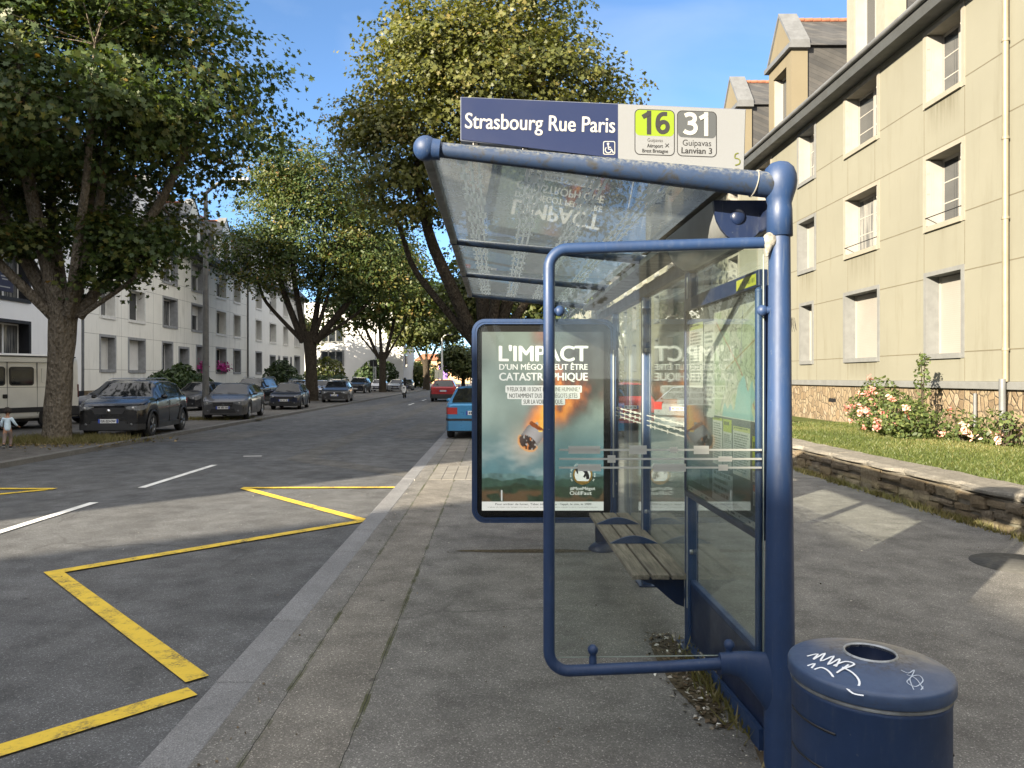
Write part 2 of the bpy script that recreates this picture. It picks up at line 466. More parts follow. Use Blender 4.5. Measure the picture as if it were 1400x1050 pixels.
def crown_points(ells, ncl, per, spread=.5, flat_=.3, inner=.35):
    """leaf clusters in lumpy ellipsoids: returns cluster centres, leaf points, leaf normals, tint"""
    w = np.array([e[3]*e[4]*e[5] for e in ells])**.8; w /= w.sum()
    pick = rng.choice(len(ells), ncl, p=w)
    E = np.array([e[:6] for e in ells])[pick]
    d = rng.normal(size=(ncl, 3)); d /= np.linalg.norm(d, axis=1, keepdims=True)
    rad = (inner + (1 - inner) * rng.random(ncl)**.55) * (.86 + .28*rng.random(ncl))
    cc = E[:, :3] + d * E[:, 3:6] * rad[:, None]
    n = rng.poisson(per, ncl) + 3
    ci = np.repeat(np.arange(ncl), n); N = len(ci)
    sp = spread * (.6 + .8*rng.random(ncl))
    off = np.clip(rng.normal(size=(N, 3)), -1.7, 1.7) * np.array([1, 1, flat_]) * sp[ci, None]
    off[:, 2] -= .22 * (off[:, 0]**2 + off[:, 1]**2) / np.maximum(sp[ci], .1)
    p = cc[ci] + off
    out = d[ci]
    nr = rng.normal(size=(N, 3)) * .42 + np.array([0, 0, .48]) + out * .6
    ct = rng.random(ncl)
    tint = .25 + .5*ct[ci] + rng.normal(size=N)*.09
    return cc, p, nr, tint

def bark_tubes(mb, limbs, n=12, rough=.1):
    for pts, rad in limbs:
        m = []; rr = []
        for i in range(len(pts)-1):
            for k in range(5):
                t = k/5; m.append(Vector(pts[i]).lerp(Vector(pts[i+1]), t)); rr.append(rad[i]*(1-t) + rad[i+1]*t)
        m.append(Vector(pts[-1])); rr.append(rad[-1])
        # smooth path
        for _ in range(2):
            m = [m[0]] + [(m[i-1] + m[i]*2 + m[i+1])/4 for i in range(1, len(m)-1)] + [m[-1]]
        ph = random.random()*6
        wob = lambda i, th: 1 + rough*(.25*math.sin(9*th + i*1.7 + ph) + math.sin(3*th + i*.35 + ph)*.45 + math.sin(5*th - i*.6 + ph)*.3 + math.sin(2*th + i*.2)*.4)
        mb.tube(m, rr, n, wob=wob)

def make_tree(name, label, base, limbs, ells, ncl, per, leaf, mats, group, spread=.5, shape=KITE, twigs=60, flat_=.3, tint_off=0.0, inner=.35, extra=None):
    root = thing(name, label, 'tree', base, 0, group)
    mb = MB(); bark_tubes(mb, limbs, 14)
    cc, p, nr, tint = crown_points(ells, ncl, per, spread, flat_, inner)
    if extra is not None:
        c2, p2, n2, t2 = crown_points(extra[0], extra[1], per, spread*.8, flat_, .0)
        cc = np.concatenate([cc, c2]); p = np.concatenate([p, p2]); nr = np.concatenate([nr, n2]); tint = np.concatenate([tint, t2])
    nodes = []
    for pts, rad in limbs[1:]:
        for i in range(len(pts)):
            nodes.append((Vector(pts[i]), rad[i]))
            if i: nodes.append(((Vector(pts[i]) + Vector(pts[i-1]))/2, rad[i]))
    for i in rng.choice(len(cc), min(twigs, len(cc)), replace=False):
        t = Vector(cc[i]); cand = [(nd[0] - t).length + (3 if nd[0].z > t.z + .5 else 0) for nd in nodes]
        j = int(np.argmin(cand)); s = nodes[j][0]; r0 = min(nodes[j][1]*.55, .02 + .012*(s - t).length)
        mid = (s + t)/2 + Vector((random.uniform(-.4, .4), random.uniform(-.4, .4), random.uniform(.0, .5)))
        mb.tube(bez(s, mid, t, 5), [r0*(1 - .8*k/5) for k in range(6)], 6)
    mb.build('trunk', mats[0], root)
    N = len(p)
    leaves('crown', p, nr, leaf*(.65 + .7*rng.random(N)), tint + tint_off, mats[1], root, shape)
    return root

def bush(name, label, cat, ells, n, leaf, mat, group=None, shape=KITE, base=None, stems=0):
    e0 = ells[0]; base = base or (e0[0], e0[1], e0[2] - e0[5])
    root = thing(name, label, cat, base, 0, group)
    E = [(e[0]-base[0], e[1]-base[1], e[2]-base[2]) + tuple(e[3:]) for e in ells]
    w = np.array([e[3]*e[4]+e[4]*e[5]+e[3]*e[5] for e in E]); w = w/w.sum()
    pk = rng.choice(len(E), n, p=w); A = np.array(E)[pk]
    d = rng.normal(size=(n, 3)); d /= np.linalg.norm(d, axis=1, keepdims=True)
    lump = .82 + .3*vnoise((d[:, 0]+1)*.5 + pk*.13, (d[:, 2]+1)*.5 + (d[:, 1]+1)*.21, 7, 5, 3)
    p = A[:, :3] + d*A[:, 3:6]*(lump*(.55 + .45*rng.random(n)**.35))[:, None]
    keep = p[:, 2] > .01; p = p[keep]; d = d[keep]; m = len(p)
    nr = d*.7 + rng.normal(size=(m, 3))*.6 + np.array([0, 0, .4])
    leaves('foliage', p, nr, leaf*(.6 + .8*rng.random(m)), .5 + .22*rng.normal(size=m), mat, root, shape)
    mb = MB()
    for _ in range(max(stems, 3)):
        e = random.choice(E); t = (e[0] + random.uniform(-.5, .5)*e[3], e[1] + random.uniform(-.5, .5)*e[4], e[2] + .5*e[5])
        kk = .15 if len(E) <= 2 else .8; s = (e[0]*kk + random.uniform(-.05, .05), e[1]*kk, 0)
        mb.tube(bez(s, ((s[0]+t[0])/2, (s[1]+t[1])/2, t[2]*.7), t, 4), [.02, .017, .014, .01, .006], 5)
    mb.build('stems', MATS['bark_dark'], root)
    return root

def bark(name, a, b, c):
    t = NT(name); v = t.coord((1, 1, .45)); n = t.noise(v, 9, 8, .7, .8); vo = t.voro(t.coord((1, 1, .55)), 16)
    n2 = t.noise(t.coord(), 26, 5, .7)
    col = t.mix(t.ramp(n, [(.35, 0.0), (.65, 1.0)]), a, b)
    col = t.mix(t.ramp(n2, [(.6, 0.0), (.72, .75)]), col, c)
    t.col(t.mix(t.ramp(vo, [(.0, .6), (.25, 0.0)]), col, tuple(x*.35 for x in a))); t.rough(.95); t.spec(.15)
    t.bump(t.math('ADD', n, vo), 1.0, .08); MATS[name] = t.m; return t.m
M_BARK = bark('bark_mottled', (.10, .082, .06), (.21, .18, .14), (.42, .40, .36))
M_BARKD = bark('bark_dark', (.035, .028, .02), (.075, .062, .046), (.11, .10, .085))
M_LEAF_L = leaf_mat('maple_leaves', [(0, (.018, .034, .010)), (.35, (.036, .062, .016)), (.6, (.062, .088, .022)), (.82, (.12, .115, .03)), (1, (.24, .13, .04))], .32)
M_LEAF_R = leaf_mat('dry_maple_leaves', [(0, (.04, .05, .014)), (.35, (.07, .082, .02)), (.65, (.122, .126, .032)), (.88, (.20, .155, .05)), (1, (.24, .13, .045))], .32)
M_LEAF_F = leaf_mat('far_leaves', [(0, (.03, .045, .014)), (.5, (.065, .085, .025)), (1, (.15, .14, .05))], .3)
M_HEDGE = leaf_mat('hedge_leaves', [(0, (.012, .026, .008)), (.5, (.03, .055, .016)), (1, (.07, .10, .03))], .2)
M_ROSE = leaf_mat('rose_leaves', [(0, (.03, .05, .015)), (.5, (.07, .10, .03)), (1, (.16, .18, .06))], .3)
M_PETAL = leaf_mat('pink_petals', [(0, (.55, .16, .15)), (.5, (.72, .33, .30)), (1, (.82, .55, .48))], .3)
M_MAGENTA = leaf_mat('magenta_petals', [(0, (.28, .02, .16)), (1, (.55, .06, .36))], .3)
M_GRASS = leaf_mat('lawn_blades', [(0, (.040, .060, .014)), (.5, (.075, .10, .026)), (.85, (.14, .145, .05)), (1, (.22, .19, .085))], .3)
M_DRYGRASS = leaf_mat('dry_blades', [(0, (.06, .07, .02)), (.5, (.14, .13, .05)), (1, (.26, .21, .10))], .3)

# ================================================================ THE GROUND
M_ROAD = asphalt('road_asphalt', (.072, .0745, .078), (.100, .1015, .103), .5)
M_ROADP = asphalt('road_patch_asphalt', (.085, .083, .078), (.11, .107, .10), .3)
M_PAVE = asphalt('pavement_asphalt', (.134, .130, .122), (.168, .162, .150), .5, True)
M_PARK = asphalt('parking_asphalt', (.085, .08, .073), (.13, .122, .11), .3)
M_EARTH = simple('dry_earth', (.10, .08, .055), .95, vary=.4, scale=5, bump=.8, bscale=40, spec=.1)
def granite(name, c):
    t = NT(name); v = t.coord(); a = t.sep(t.voro(v, 220, 'Color'))[0]; n = t.noise(v, 2.5, 6, .65)
    col = t.mix(t.ramp(n, [(.3, 0.0), (.7, 1.0)]), tuple(x*.82 for x in c), tuple(x*1.18 for x in c))
    col = t.mix(1.0, col, t.ramp(a, [(0, .6), (.5, .95), (.9, 1.2), (1, 1.7)]), 'MULTIPLY')
    t.col(col); t.rough(.75); t.bump(a, .25, .003); MATS[name] = t.m; return t.m
M_KERB = granite('kerb_granite', (.175, .176, .18))
M_KERBL = granite('old_kerb', (.13, .125, .115))

def sheet(name, x0, x1, y0, y1, z, mat, cuts=1):
    mb = MB()
    for i in range(cuts):
        a = y0 + (y1-y0)*i/cuts; b = y0 + (y1-y0)*(i+1)/cuts
        mb.quad((x0, a, z), (x1, a, z), (x1, b, z), (x0, b, z))
    o = mb.build(name, mat, fix=False); tag(o, kind='structure'); return o
sheet('ground', -1500, 1500, -900, 2500, -.16, M_PARK)
sheet('road', -9.72, -1.5, -60, 420, -.08, M_ROAD, 12)
sheet('pavement', -1.325, 5.5, -40, 420, 0, M_PAVE, 12)
sheet('pavement_far_side', -32, -9.55, -60, 130, 0, M_PARK, 8)
def kerb(name, x0, x1, y0, y1, top, mat, step=1.0):
    mb = MB(); y = y0
    while y < y1:
        L = step if y < 45 else 8
        dz = random.uniform(-.002, .002)
        mb.cbox(x0, x1, y + .003, y + L - .003, -.15, top + dz, .008); y += L
    tag(mb.build(name, mat), kind='structure')
kerb('kerb', -1.545, -1.325, -8, 120, .0, M_KERB)
kerb('kerb_far_side', -9.74, -9.55, -8, 120, .03, M_KERBL)

# patches of newer and older asphalt in the road
def poly_sheet(name, pts, z, mat, **kw):
    mb = MB(); mb.add([(x, y, z) for x, y in pts], [list(range(len(pts)))])
    o = mb.build(name, mat, fix=False)
    if o.data.polygons[0].normal.z < 0: o.data.flip_normals()
    return tag(o, kind=kw.get('kind', 'structure'))
mbp = MB()
for kz, pts in enumerate([[(-4.5, 15.6), (-3.95, 15.4), (-3.55, 62), (-4.4, 62)], [(-4.5, 15.45), (-1.6, 12.8), (-1.6, 13.5), (-4.0, 15.9)],
            [(-9.6, 19.5), (-7.2, 20.5), (-7.1, 24), (-9.6, 22.8)], [(-3.0, 21), (-1.7, 20.6), (-1.7, 27), (-2.9, 28)], [(-7.6, 33), (-6.4, 33), (-6.2, 70), (-7.4, 70)]]):
    mbp.add([(x, y, -.0765 + .0009*kz) for x, y in pts], [list(range(4))])
o = mbp.build('road_patches', M_ROADP, fix=False); tag(o, kind='structure')
mbp = MB()
for k in range(5):
    for j in range(9):
        x0 = -1.08 + k*.2; y0 = 11.9 + j*.2
        mbp.cbox(x0, x0+.192, y0, y0+.192, -.02, .006, .004)
tag(mbp.build('tactile_paving', simple('tactile_concrete', (.155, .147, .13), .85, vary=.2, scale=4, bump=.5)), kind='structure')

# worn road paint
def worn(name, c, wear=.5):
    t = NT(name); v = t.coord(); n = t.noise(v, 5, 6, .75, .3); n2 = t.noise(t.coord((1, 1, 1)), 55, 4, .75)
    k = t.math('MULTIPLY', t.ramp(n, [(.48, 0.0), (.66, 1.0)]), t.ramp(n2, [(.44, 0.0), (.54, 1.0)]))
    k2 = t.ramp(n2, [(.64, 0.0), (.70, .8)])
    k = t.math('MINIMUM', t.math('MULTIPLY', t.math('ADD', k, k2), wear*2), .95)
    t.col(t.mix(k, t.mix(t.ramp(n, [(.3, 0.0), (.8, 1.0)]), c, tuple(x*.78 for x in c)), (.05, .05, .045)))
    t.rough(.7); t.bump(n2, .3, .003); MATS[name] = t.m; return t.m
M_YELLOW = worn('yellow_road_paint', (.66, .46, .04))
M_WHITEP = worn('white_road_paint', (.74, .74, .71), .25)
def stroke(mb, p, q, w, z=-.070, ep=0.0, eq=0.0):
    p = Vector((*p, z)); q = Vector((*q, z)); t = (q-p).normalized(); p = p - t*ep; q = q + t*eq; s = Vector((-t.y, t.x, 0))*w/2
    n = max(1, int((q-p).length/.5))
    mb.add([p-s, q-s, q+s, p+s], [(0, 1, 2, 3)])
mb = MB(); W = .135
za = [(-1.63, -.55), (-3.96, 1.75), (-1.63, 4.1), (-3.96, 6.5), (-1.60, 8.85)]
zz = -.0700
for i in range(len(za)-1):
    a_, b_ = Vector(za[i]), Vector(za[i+1]); sh_ = (b_ - a_).normalized()*.14
    stroke(mb, a_ + (sh_ if i % 2 == 0 and 0 < i < 4 else Vector((0, 0))), b_ - (sh_*.6 if i == 1 else Vector((0, 0))), W, zz + .0012*i, W/2 if i % 2 else 0, W/2 if i % 2 == 0 else 0)
stroke(mb, (-1.60, 8.85), (-3.96, 11.42), W, zz + .006); stroke(mb, (-4.0, 11.45), (-1.56, 11.5), W, zz + .0072)
o = mb.build('yellow_bus_stop_marking', M_YELLOW, fix=False); tag(o, kind='structure')
mb = MB()
zb = [(-7.0, 11.32), (-9.5, 8.8), (-7.0, 6.3), (-9.5, 3.8), (-7.0, 1.3)]
for i in range(len(zb)-1): stroke(mb, zb[i], zb[i+1], W, zz + .0012*i)
stroke(mb, (-6.9, 11.36), (-9.6, 11.4), W, zz + .006)
tag(mb.build('yellow_bus_stop_marking_far', M_YELLOW, fix=False), kind='structure')
mb = MB()
for y0 in (2.82, 7.15, 11.5): stroke(mb, (-5.62, y0), (-5.62, y0 + 3.0), .125)
stroke(mb, (-5.6, 16.1), (-5.2, 16.14), .1)
for y0 in (46, 54.6, 63.2, 72): stroke(mb, (-5.5, y0), (-5.5, y0 + 3), .12)
tag(mb.build('white_lane_dashes', M_WHITEP, fix=False), kind='structure')

# covers and stains on the pavement behind the shelter
tag(MB().lathe([(.0, .0), (.42, .0), (.42, .004), (0, .0045)], (4.75, 6.5, .0), 36, cap=False).build('manhole_patch', simple('tar_patch', (.05, .05, .047), .9, vary=.2, scale=20, bump=.4)), kind='structure')

# earth, dead leaves and litter along the foot of the shelter
def ragged(name, cx, cy, rx, ry, z, mat, n=60, amp=.25, seed=1):
    r2 = random.Random(seed); ph = [r2.uniform(0, 6) for _ in range(6)]
    pts = []
    for k in range(n):
        a = 2*math.pi*k/n; m = 1 + amp*sum(math.sin((j+2)*a + ph[j])/(j+1.5) for j in range(6))
        pts.append((cx + rx*m*math.cos(a), cy + ry*m*math.sin(a)))
    return poly_sheet(name, pts, z, mat)
M_LITTER = simple('leaf_mould', (.085, .07, .046), 1, vary=.55, scale=30, bump=.9, bscale=120, spec=.1)
ragged('bench_dirt', 1.09, 4.12, .12, .62, .004, M_LITTER, amp=.18, seed=4)
ragged('post_dirt', 1.20, 2.95, .05, .35, .0045, M_EARTH, amp=.2, seed=5)
ragged('panel_dirt', .30, 7.0, .72, .06, .004, M_LITTER, amp=.15, seed=6)
def scatter(name, fn, n, size, mat, kind='stuff', shape=KITE, nz=1.0):
    p = np.array([fn() for _ in range(n)]); nr = rng.normal(size=(n, 3))*.35 + np.array([0, 0, nz])
    o = leaves(name, p, nr, size*(.4 + rng.random(n)), rng.random(n), mat, None, shape); return tag(o, kind=kind)
M_BITS = leaf_mat('litter_bits', [(0, (.05, .04, .025)), (.6, (.14, .10, .06)), (.82, (.35, .32, .27)), (1, (.75, .74, .7))], .1)
scatter('litter', lambda: (random.gauss(1.08, .07), random.uniform(3.45, 4.75), .008), 420, .028, M_BITS)
scatter('pavement_litter', lambda: (random.uniform(-1.3, 5.3), random.uniform(1.6, 14), .006), 420, .016, M_BITS)
scatter('road_litter', lambda: (random.uniform(-4.5, -1.6), random.uniform(2.5, 14), -.066), 110, .014, M_BITS)
scatter('post_litter', lambda: (random.gauss(1.15, .09), random.uniform(2.2, 3.4), .006), 120, .014, M_BITS)
scatter('kerb_litter', lambda: (random.gauss(-1.25, .05), random.uniform(1.8, 14), .006), 120, .018, M_BITS)

# ================================================================ LOW WALL, LAWN
def stone_mat(name, cols, scale=1.0, dark=.4):
    t = NT(name); oi = t.node('Attribute', attribute_name='tint'); v = t.coord(); n = t.noise(v, 6*scale, 7, .7, .5); n2 = t.noise(v, 38*scale, 5, .7)
    c = t.ramp(oi.outputs['Fac'], [(i/(len(cols)-1), c) for i, c in enumerate(cols)])
    c = t.mix(1.0, c, t.ramp(n, [(.25, .62), (.7, 1.25)]), 'MULTIPLY'); c = t.mix(1.0, c, t.ramp(n2, [(.3, .75), (.7, 1.2)]), 'MULTIPLY')
    t.col(c); t.rough(.95); t.spec(.15); t.bump(t.math('ADD', n, n2), .8, .02); MATS[name] = t.m; return t.m
M_RUBBLE = stone_mat('rubble_stone', [(.13, .10, .065), (.19, .15, .10), (.15, .125, .095), (.22, .18, .12)])
M_COPING = stone_mat('weathered_coping', [(.17, .16, .14), (.22, .205, .18)], 1.4)
M_MORTAR = simple('old_mortar', (.13, .115, .09), .95, vary=.3, scale=8, bump=.6)
def stones(name, rows, y0, y1, wmin, wmax, depth0, mat, parent, jit=.025, gap=.012, X=5.45, sgn=-1, zj=.03):
    """courses of uneven stones standing proud of a mortar face at x = X"""
    mb = MB(); tint = []
    for z0, z1 in rows:
        y = y0 - random.uniform(0, .3)
        while y < y1:
            w = random.uniform(wmin, wmax); a = max(y, y0); b = min(y + w - gap, y1); y += w
            if b - a < .05: continue
            bm = bmesh.new(); bmesh.ops.create_cube(bm, size=1)
            bmesh.ops.subdivide_edges(bm, edges=bm.edges[:], cuts=2, use_grid_fill=True)
            d = depth0 + random.uniform(-jit, jit)
            zz0 = z0 + random.uniform(-1, 1)*zj; zz1 = z1 + random.uniform(-1, 1)*zj - gap
            for vv in bm.verts:
                c = vv.co.copy(); rnd = .82 + .18*max(0, 1 - (abs(c.y*2)**4 + abs(c.z*2)**4)/1.2)
                x = X + sgn*d*(c.x + .5)*(rnd if c.x > 0 else 1)
                vv.co = Vector((x + random.uniform(-.006, .006), a + (c.y + .5)*(b-a) + random.uniform(-.008, .008), zz0 + (c.z + .5)*(zz1-zz0) + random.uniform(-.008, .008)))
            nf = len(bm.faces); mb.bm(bm); tint += [random.random()]*nf
    o = mb.build(name, mat, parent)
    at = o.data.attributes.new('tint', 'FLOAT', 'FACE'); at.data.foreach_set('value', tint)
    return o
wall = thing('low_wall', 'low rubble stone garden wall with a flat weathered coping beside the pavement', 'wall', (0, 0, 0))
WX = 5.55
MB().box(WX, WX + .35, 2.5, 20.5, -.1, .345).build('wall_core', M_MORTAR, wall)
stones('stonework', [(-.02, .10), (.105, .22), (.225, .34)], 2.5, 20.5, .14, .60, .075, M_RUBBLE, wall, X=WX + .02)
stones('coping', [(.352, .445)], 2.5, 20.5, .8, 1.3, .60, M_COPING, wall, .012, .006, X=WX + .52, zj=.006)
lawn = poly_sheet('lawn', [(WX + .45, 1), (10.05, 1), (10.05, 20.5), (WX + .45, 20.5)], .405, simple('lawn_soil', (.07, .085, .025), 1, vary=.4, scale=6, bump=.6, spec=.1))
lawn2 = poly_sheet('lawn_far', [(8.9, 20.55), (10.05, 20.55), (10.05, 60), (8.9, 60)], .38, MATS['lawn_soil'])
def blades(name, n, area, h, mat, z):
    x = np.array([area() for _ in range(n)]); p = np.concatenate([x, np.full((n, 1), z)], 1)
    hh = h*(.5 + rng.random(n)); lean = rng.normal(size=(n, 2))*.45*hh[:, None]; a = rng.random(n)*6.28; w = .006 + .006*rng.random(n)
    dx = np.stack([np.cos(a)*w, np.sin(a)*w, 0*a], 1)
    tip = p + np.concatenate([lean, hh[:, None]], 1)
    co = np.stack([p - dx, p + dx, tip], 1)
    me = bpy.data.meshes.new(name); me.vertices.add(3*n); me.vertices.foreach_set('co', co.astype(np.float32).ravel())
    me.loops.add(3*n); me.loops.foreach_set('vertex_index', np.arange(3*n, dtype=np.int32))
    me.polygons.add(n); me.polygons.foreach_set('loop_start', np.arange(n, dtype=np.int32)*3); me.update(calc_edges=True)
    patch = vnoise(x[:, 0]*.09 % 1, x[:, 1]*.05 % 1, 9, 3, 3)
    at = me.attributes.new('tint', 'FLOAT', 'FACE'); at.data.foreach_set('value', np.clip(.15 + .75*patch + rng.normal(size=n)*.17, 0, 1).astype(np.float32))
    me.materials.append(mat); o = link(bpy.data.objects.new(name, me)); return tag(o, kind='stuff')
def lawn_area():
    y = 5 + 15.5*random.random()**1.3
    return (random.uniform(WX + .5, 10), y)
blades('lawn_grass', 60000, lawn_area, .042, M_GRASS, .40)
def wall_foot():
    y = random.choice([6.4, 7.1, 8.4, 9.3, 10.2, 11.4, 12.6, 14]) + random.gauss(0, .28)
    return (WX - .07 - abs(random.gauss(0, .05)), y)
blades('wall_foot_weeds', 2600, wall_foot, .07, M_DRYGRASS, .0)
blades('bench_weeds', 260, lambda: (random.gauss(1.17, .035), random.gauss(3.95, .28)), .07, M_DRYGRASS, .0)

# ================================================================ APARTMENT BUILDINGS
def render_mat(name, c, stain=(.25, .22, .15), amt=.25, streak=.5, drips=()):
    t = NT(name); v = t.coord(); n = t.noise(v, .5, 6, .6); s = t.noise(t.coord((1.0, 1.0, .12)), 2.2, 6, .7); f = t.noise(v, 90, 3)
    base = t.mix(t.ramp(n, [(.3, 0.0), (.7, 1.0)]), tuple(x*.94 for x in c), tuple(min(1, x*1.04) for x in c))
    k = t.math('MULTIPLY', t.ramp(s, [(.52, 0.0), (.78, 1.0)]), t.ramp(n, [(.35, .2), (.65, 1.0)]))
    k = t.math('MULTIPLY', k, amt)
    if drips:                                                   # dirt washed down below the sills
        P_ = t.sep(t.coord()); dn = t.ramp(t.noise(t.coord((1, 6, .35)), 1.6, 5, .7), [(.38, .1), (.68, 1.0)])
        for yc_, hw_, za_, zb_ in drips:
            a_ = t.ramp(t.math('ABSOLUTE', t.math('SUBTRACT', P_[1], yc_)), [(hw_*.55, 1.0), (hw_, 0.0)])
            z_ = t.math('MULTIPLY', t.ramp(t.math('DIVIDE', t.math('SUBTRACT', P_[2], za_), zb_ - za_), [(.0, 0.0), (.9, 1.0), (1.0, .9)]), t.math('LESS_THAN', P_[2], zb_))
            k = t.math('MAXIMUM', k, t.math('MULTIPLY', t.math('MULTIPLY', a_, z_), t.math('MULTIPLY', dn, .75)))
    t.col(t.mix(k, base, stain)); t.rough(.9); t.spec(.2); t.bump(f, .12, .003); MATS[name] = t.m; return t.m
M_CREAM = render_mat('cream_render', (.174, .171, .138), (.085, .076, .05), .6, drips=((19.8, .8, 4.2, 5.03), (19.8, .9, 1.6, 2.1), (16.15, .7, 7.1, 7.9), (23.25, .6, 4.2, 5.03), (26.9, .6, 7.0, 7.9)))
M_GREY_RENDER = render_mat('grey_render', (.78, .765, .70), (.20, .19, .16), .55)
M_WHITE_RENDER = render_mat('white_render', (.80, .80, .79), (.35, .35, .34), .25)
M_PALE = render_mat('pale_render', (.80, .79, .74), (.33, .3, .23), .3)
M_DORMER = render_mat('stained_render', (.15, .13, .09), (.12, .10, .07), .8)
M_SURG = simple('grey_surround', (.135, .14, .14), .8, vary=.12, scale=4)
M_SURW = simple('white_surround', (.21, .195, .16), .75, vary=.08, scale=4)
M_SURGL = simple('grey_surround_shade_lift', (.27, .275, .28), .8, vary=.15, scale=4); M_SURWL = simple('white_surround_shade_lift', (.66, .65, .61), .7, vary=.08, scale=4); M_PVCL = simple('window_frame_shade_lift', (.74, .74, .72), .4, vary=.05)  # surround and frame colours copied paler to offset the shade on the left row
M_SURD = simple('black_surround', (.014, .015, .02), .5)
M_PVC = simple('white_window_frame', (.26, .25, .23), .4, vary=.05)
M_JOINT = simple('panel_joint', (.10, .088, .06), .9, vary=.15)
M_JOINTG = simple('panel_joint_grey', (.33, .32, .29), .9, vary=.15)
M_EAVE = simple('slate_grey_eave', (.06, .064, .066), .6, vary=.15)
M_ZINC = simple('zinc_flashing', (.13, .135, .14), .55, .2, .2)
M_TILE = simple('terracotta_tile', (.26, .10, .055), .85, vary=.25, scale=9)
def slate(name):
    t = NT(name); b = t.node('TexBrick', i_Scale=1.0); b.inputs['Brick Width'].default_value = .22; b.inputs['Row Height'].default_value = .16
    b.inputs['Mortar Size'].default_value = .006; b.inputs['Color1'].default_value = (.030, .031, .033, 1); b.inputs['Color2'].default_value = (.055, .053, .051, 1); b.inputs['Mortar'].default_value = (.02, .02, .02, 1)
    tc = t.node('TexCoord'); cmb = t.node('CombineXYZ'); s = t.sep(tc.outputs['Object'])
    t.ln(s[1], cmb.inputs[0]); t.ln(t.math('ADD', s[2], t.math('MULTIPLY', s[0], .45)), cmb.inputs[1]); t.ln(cmb.outputs[0], b.inputs['Vector'])
    n = t.noise(t.coord(), 1.1, 5, .65)
    t.col(t.mix(1.0, b.outputs[0], t.ramp(n, [(.3, .7), (.7, 1.35)]), 'MULTIPLY')); t.rough(.6); t.bump(b.outputs['Fac'], -.4, .01); MATS[name] = t.m; return t.m
M_SLATE = slate('roof_slate')
def plinth_stone(name):
    t = NT(name); v = t.coord((1, 6.0, 4.4)); e = t.voro(v, 1.0, 'Distance', 'DISTANCE_TO_EDGE'); c = t.sep(t.voro(v, 1.0, 'Color')); n = t.noise(t.coord(), 20, 6, .7)
    col = t.ramp(c[0], [(0, (.125, .09, .055)), (.3, (.19, .145, .09)), (.6, (.225, .18, .12)), (.85, (.18, .13, .075)), (1, (.25, .2, .145))])
    col = t.mix(1.0, col, t.ramp(n, [(.3, .7), (.7, 1.2)]), 'MULTIPLY')
    t.col(t.mix(t.ramp(e, [(.0, 1.0), (.03, .6), (.06, 0.0)]), col, (.10, .08, .055))); t.rough(.95)
    t.bump(t.math('ADD', t.ramp(e, [(.0, 0.0), (.1, 1.0)]), t.math('MULTIPLY', n, .5)), .8, .03); MATS[name] = t.m; return t.m
M_PLINTH = plinth_stone('plinth_stone')
def pane_mat(name, c=(.02, .024, .028), curtain=0.0):
    t = NT(name); v = t.coord((1, 7, .5)); n = t.noise(v, 2, 3)
    t.col(t.mix(t.math('MULTIPLY', t.ramp(n, [(.42, 0.0), (.6, 1.0)]), curtain), c, (.36, .35, .32))); t.rough(.04); t.spec(.8); MATS[name] = t.m; return t.m
M_PANE = pane_mat('house_glass'); M_PANEC = pane_mat('house_glass_curtain', (.05, .055, .06), .45)
def roller_mat(name, c):
    t = NT(name); z = t.sep(t.coord())[2]; w = t.math('FRACT', t.math('MULTIPLY', z, 22)); n = t.noise(t.coord(), 1.4, 4)
    t.col(t.mix(1.0, t.ramp(w, [(0, tuple(x*.72 for x in c)), (.14, c), (1, c)]), t.ramp(n, [(.3, .93), (.7, 1.03)]), 'MULTIPLY')); t.rough(.5); t.bump(w, .3, .006); MATS[name] = t.m; return t.m
M_ROLLER = roller_mat('roller_shutter', (.235, .225, .205)); M_ROLLERG = roller_mat('roller_shutter_worn', (.62, .61, .57)); M_ROLLERW = roller_mat('roller_shutter_white', (.72, .71, .68))

def wall_with_holes(mb, X, y0, y1, z0, z1, holes):
    ys = sorted({y0, y1, *[h[0] for h in holes], *[h[1] for h in holes]}); zs = sorted({z0, z1, *[h[2] for h in holes], *[h[3] for h in holes]})
    ys = [y for y in ys if y0 <= y <= y1]; zs = [z for z in zs if z0 <= z <= z1]
    for a, b in zip(ys, ys[1:]):
        run = None
        for c, d in zip(zs, zs[1:]):
            hole = any(h[0] < (a+b)/2 < h[1] and h[2] < (c+d)/2 < h[3] for h in holes)
            if hole:
                if run: mb.quad((X, a, run[0]), (X, b, run[0]), (X, b, run[1]), (X, a, run[1])); run = None
            else: run = (run[0], d) if run else (c, d)
        if run: mb.quad((X, a, run[0]), (X, b, run[0]), (X, b, run[1]), (X, a, run[1]))

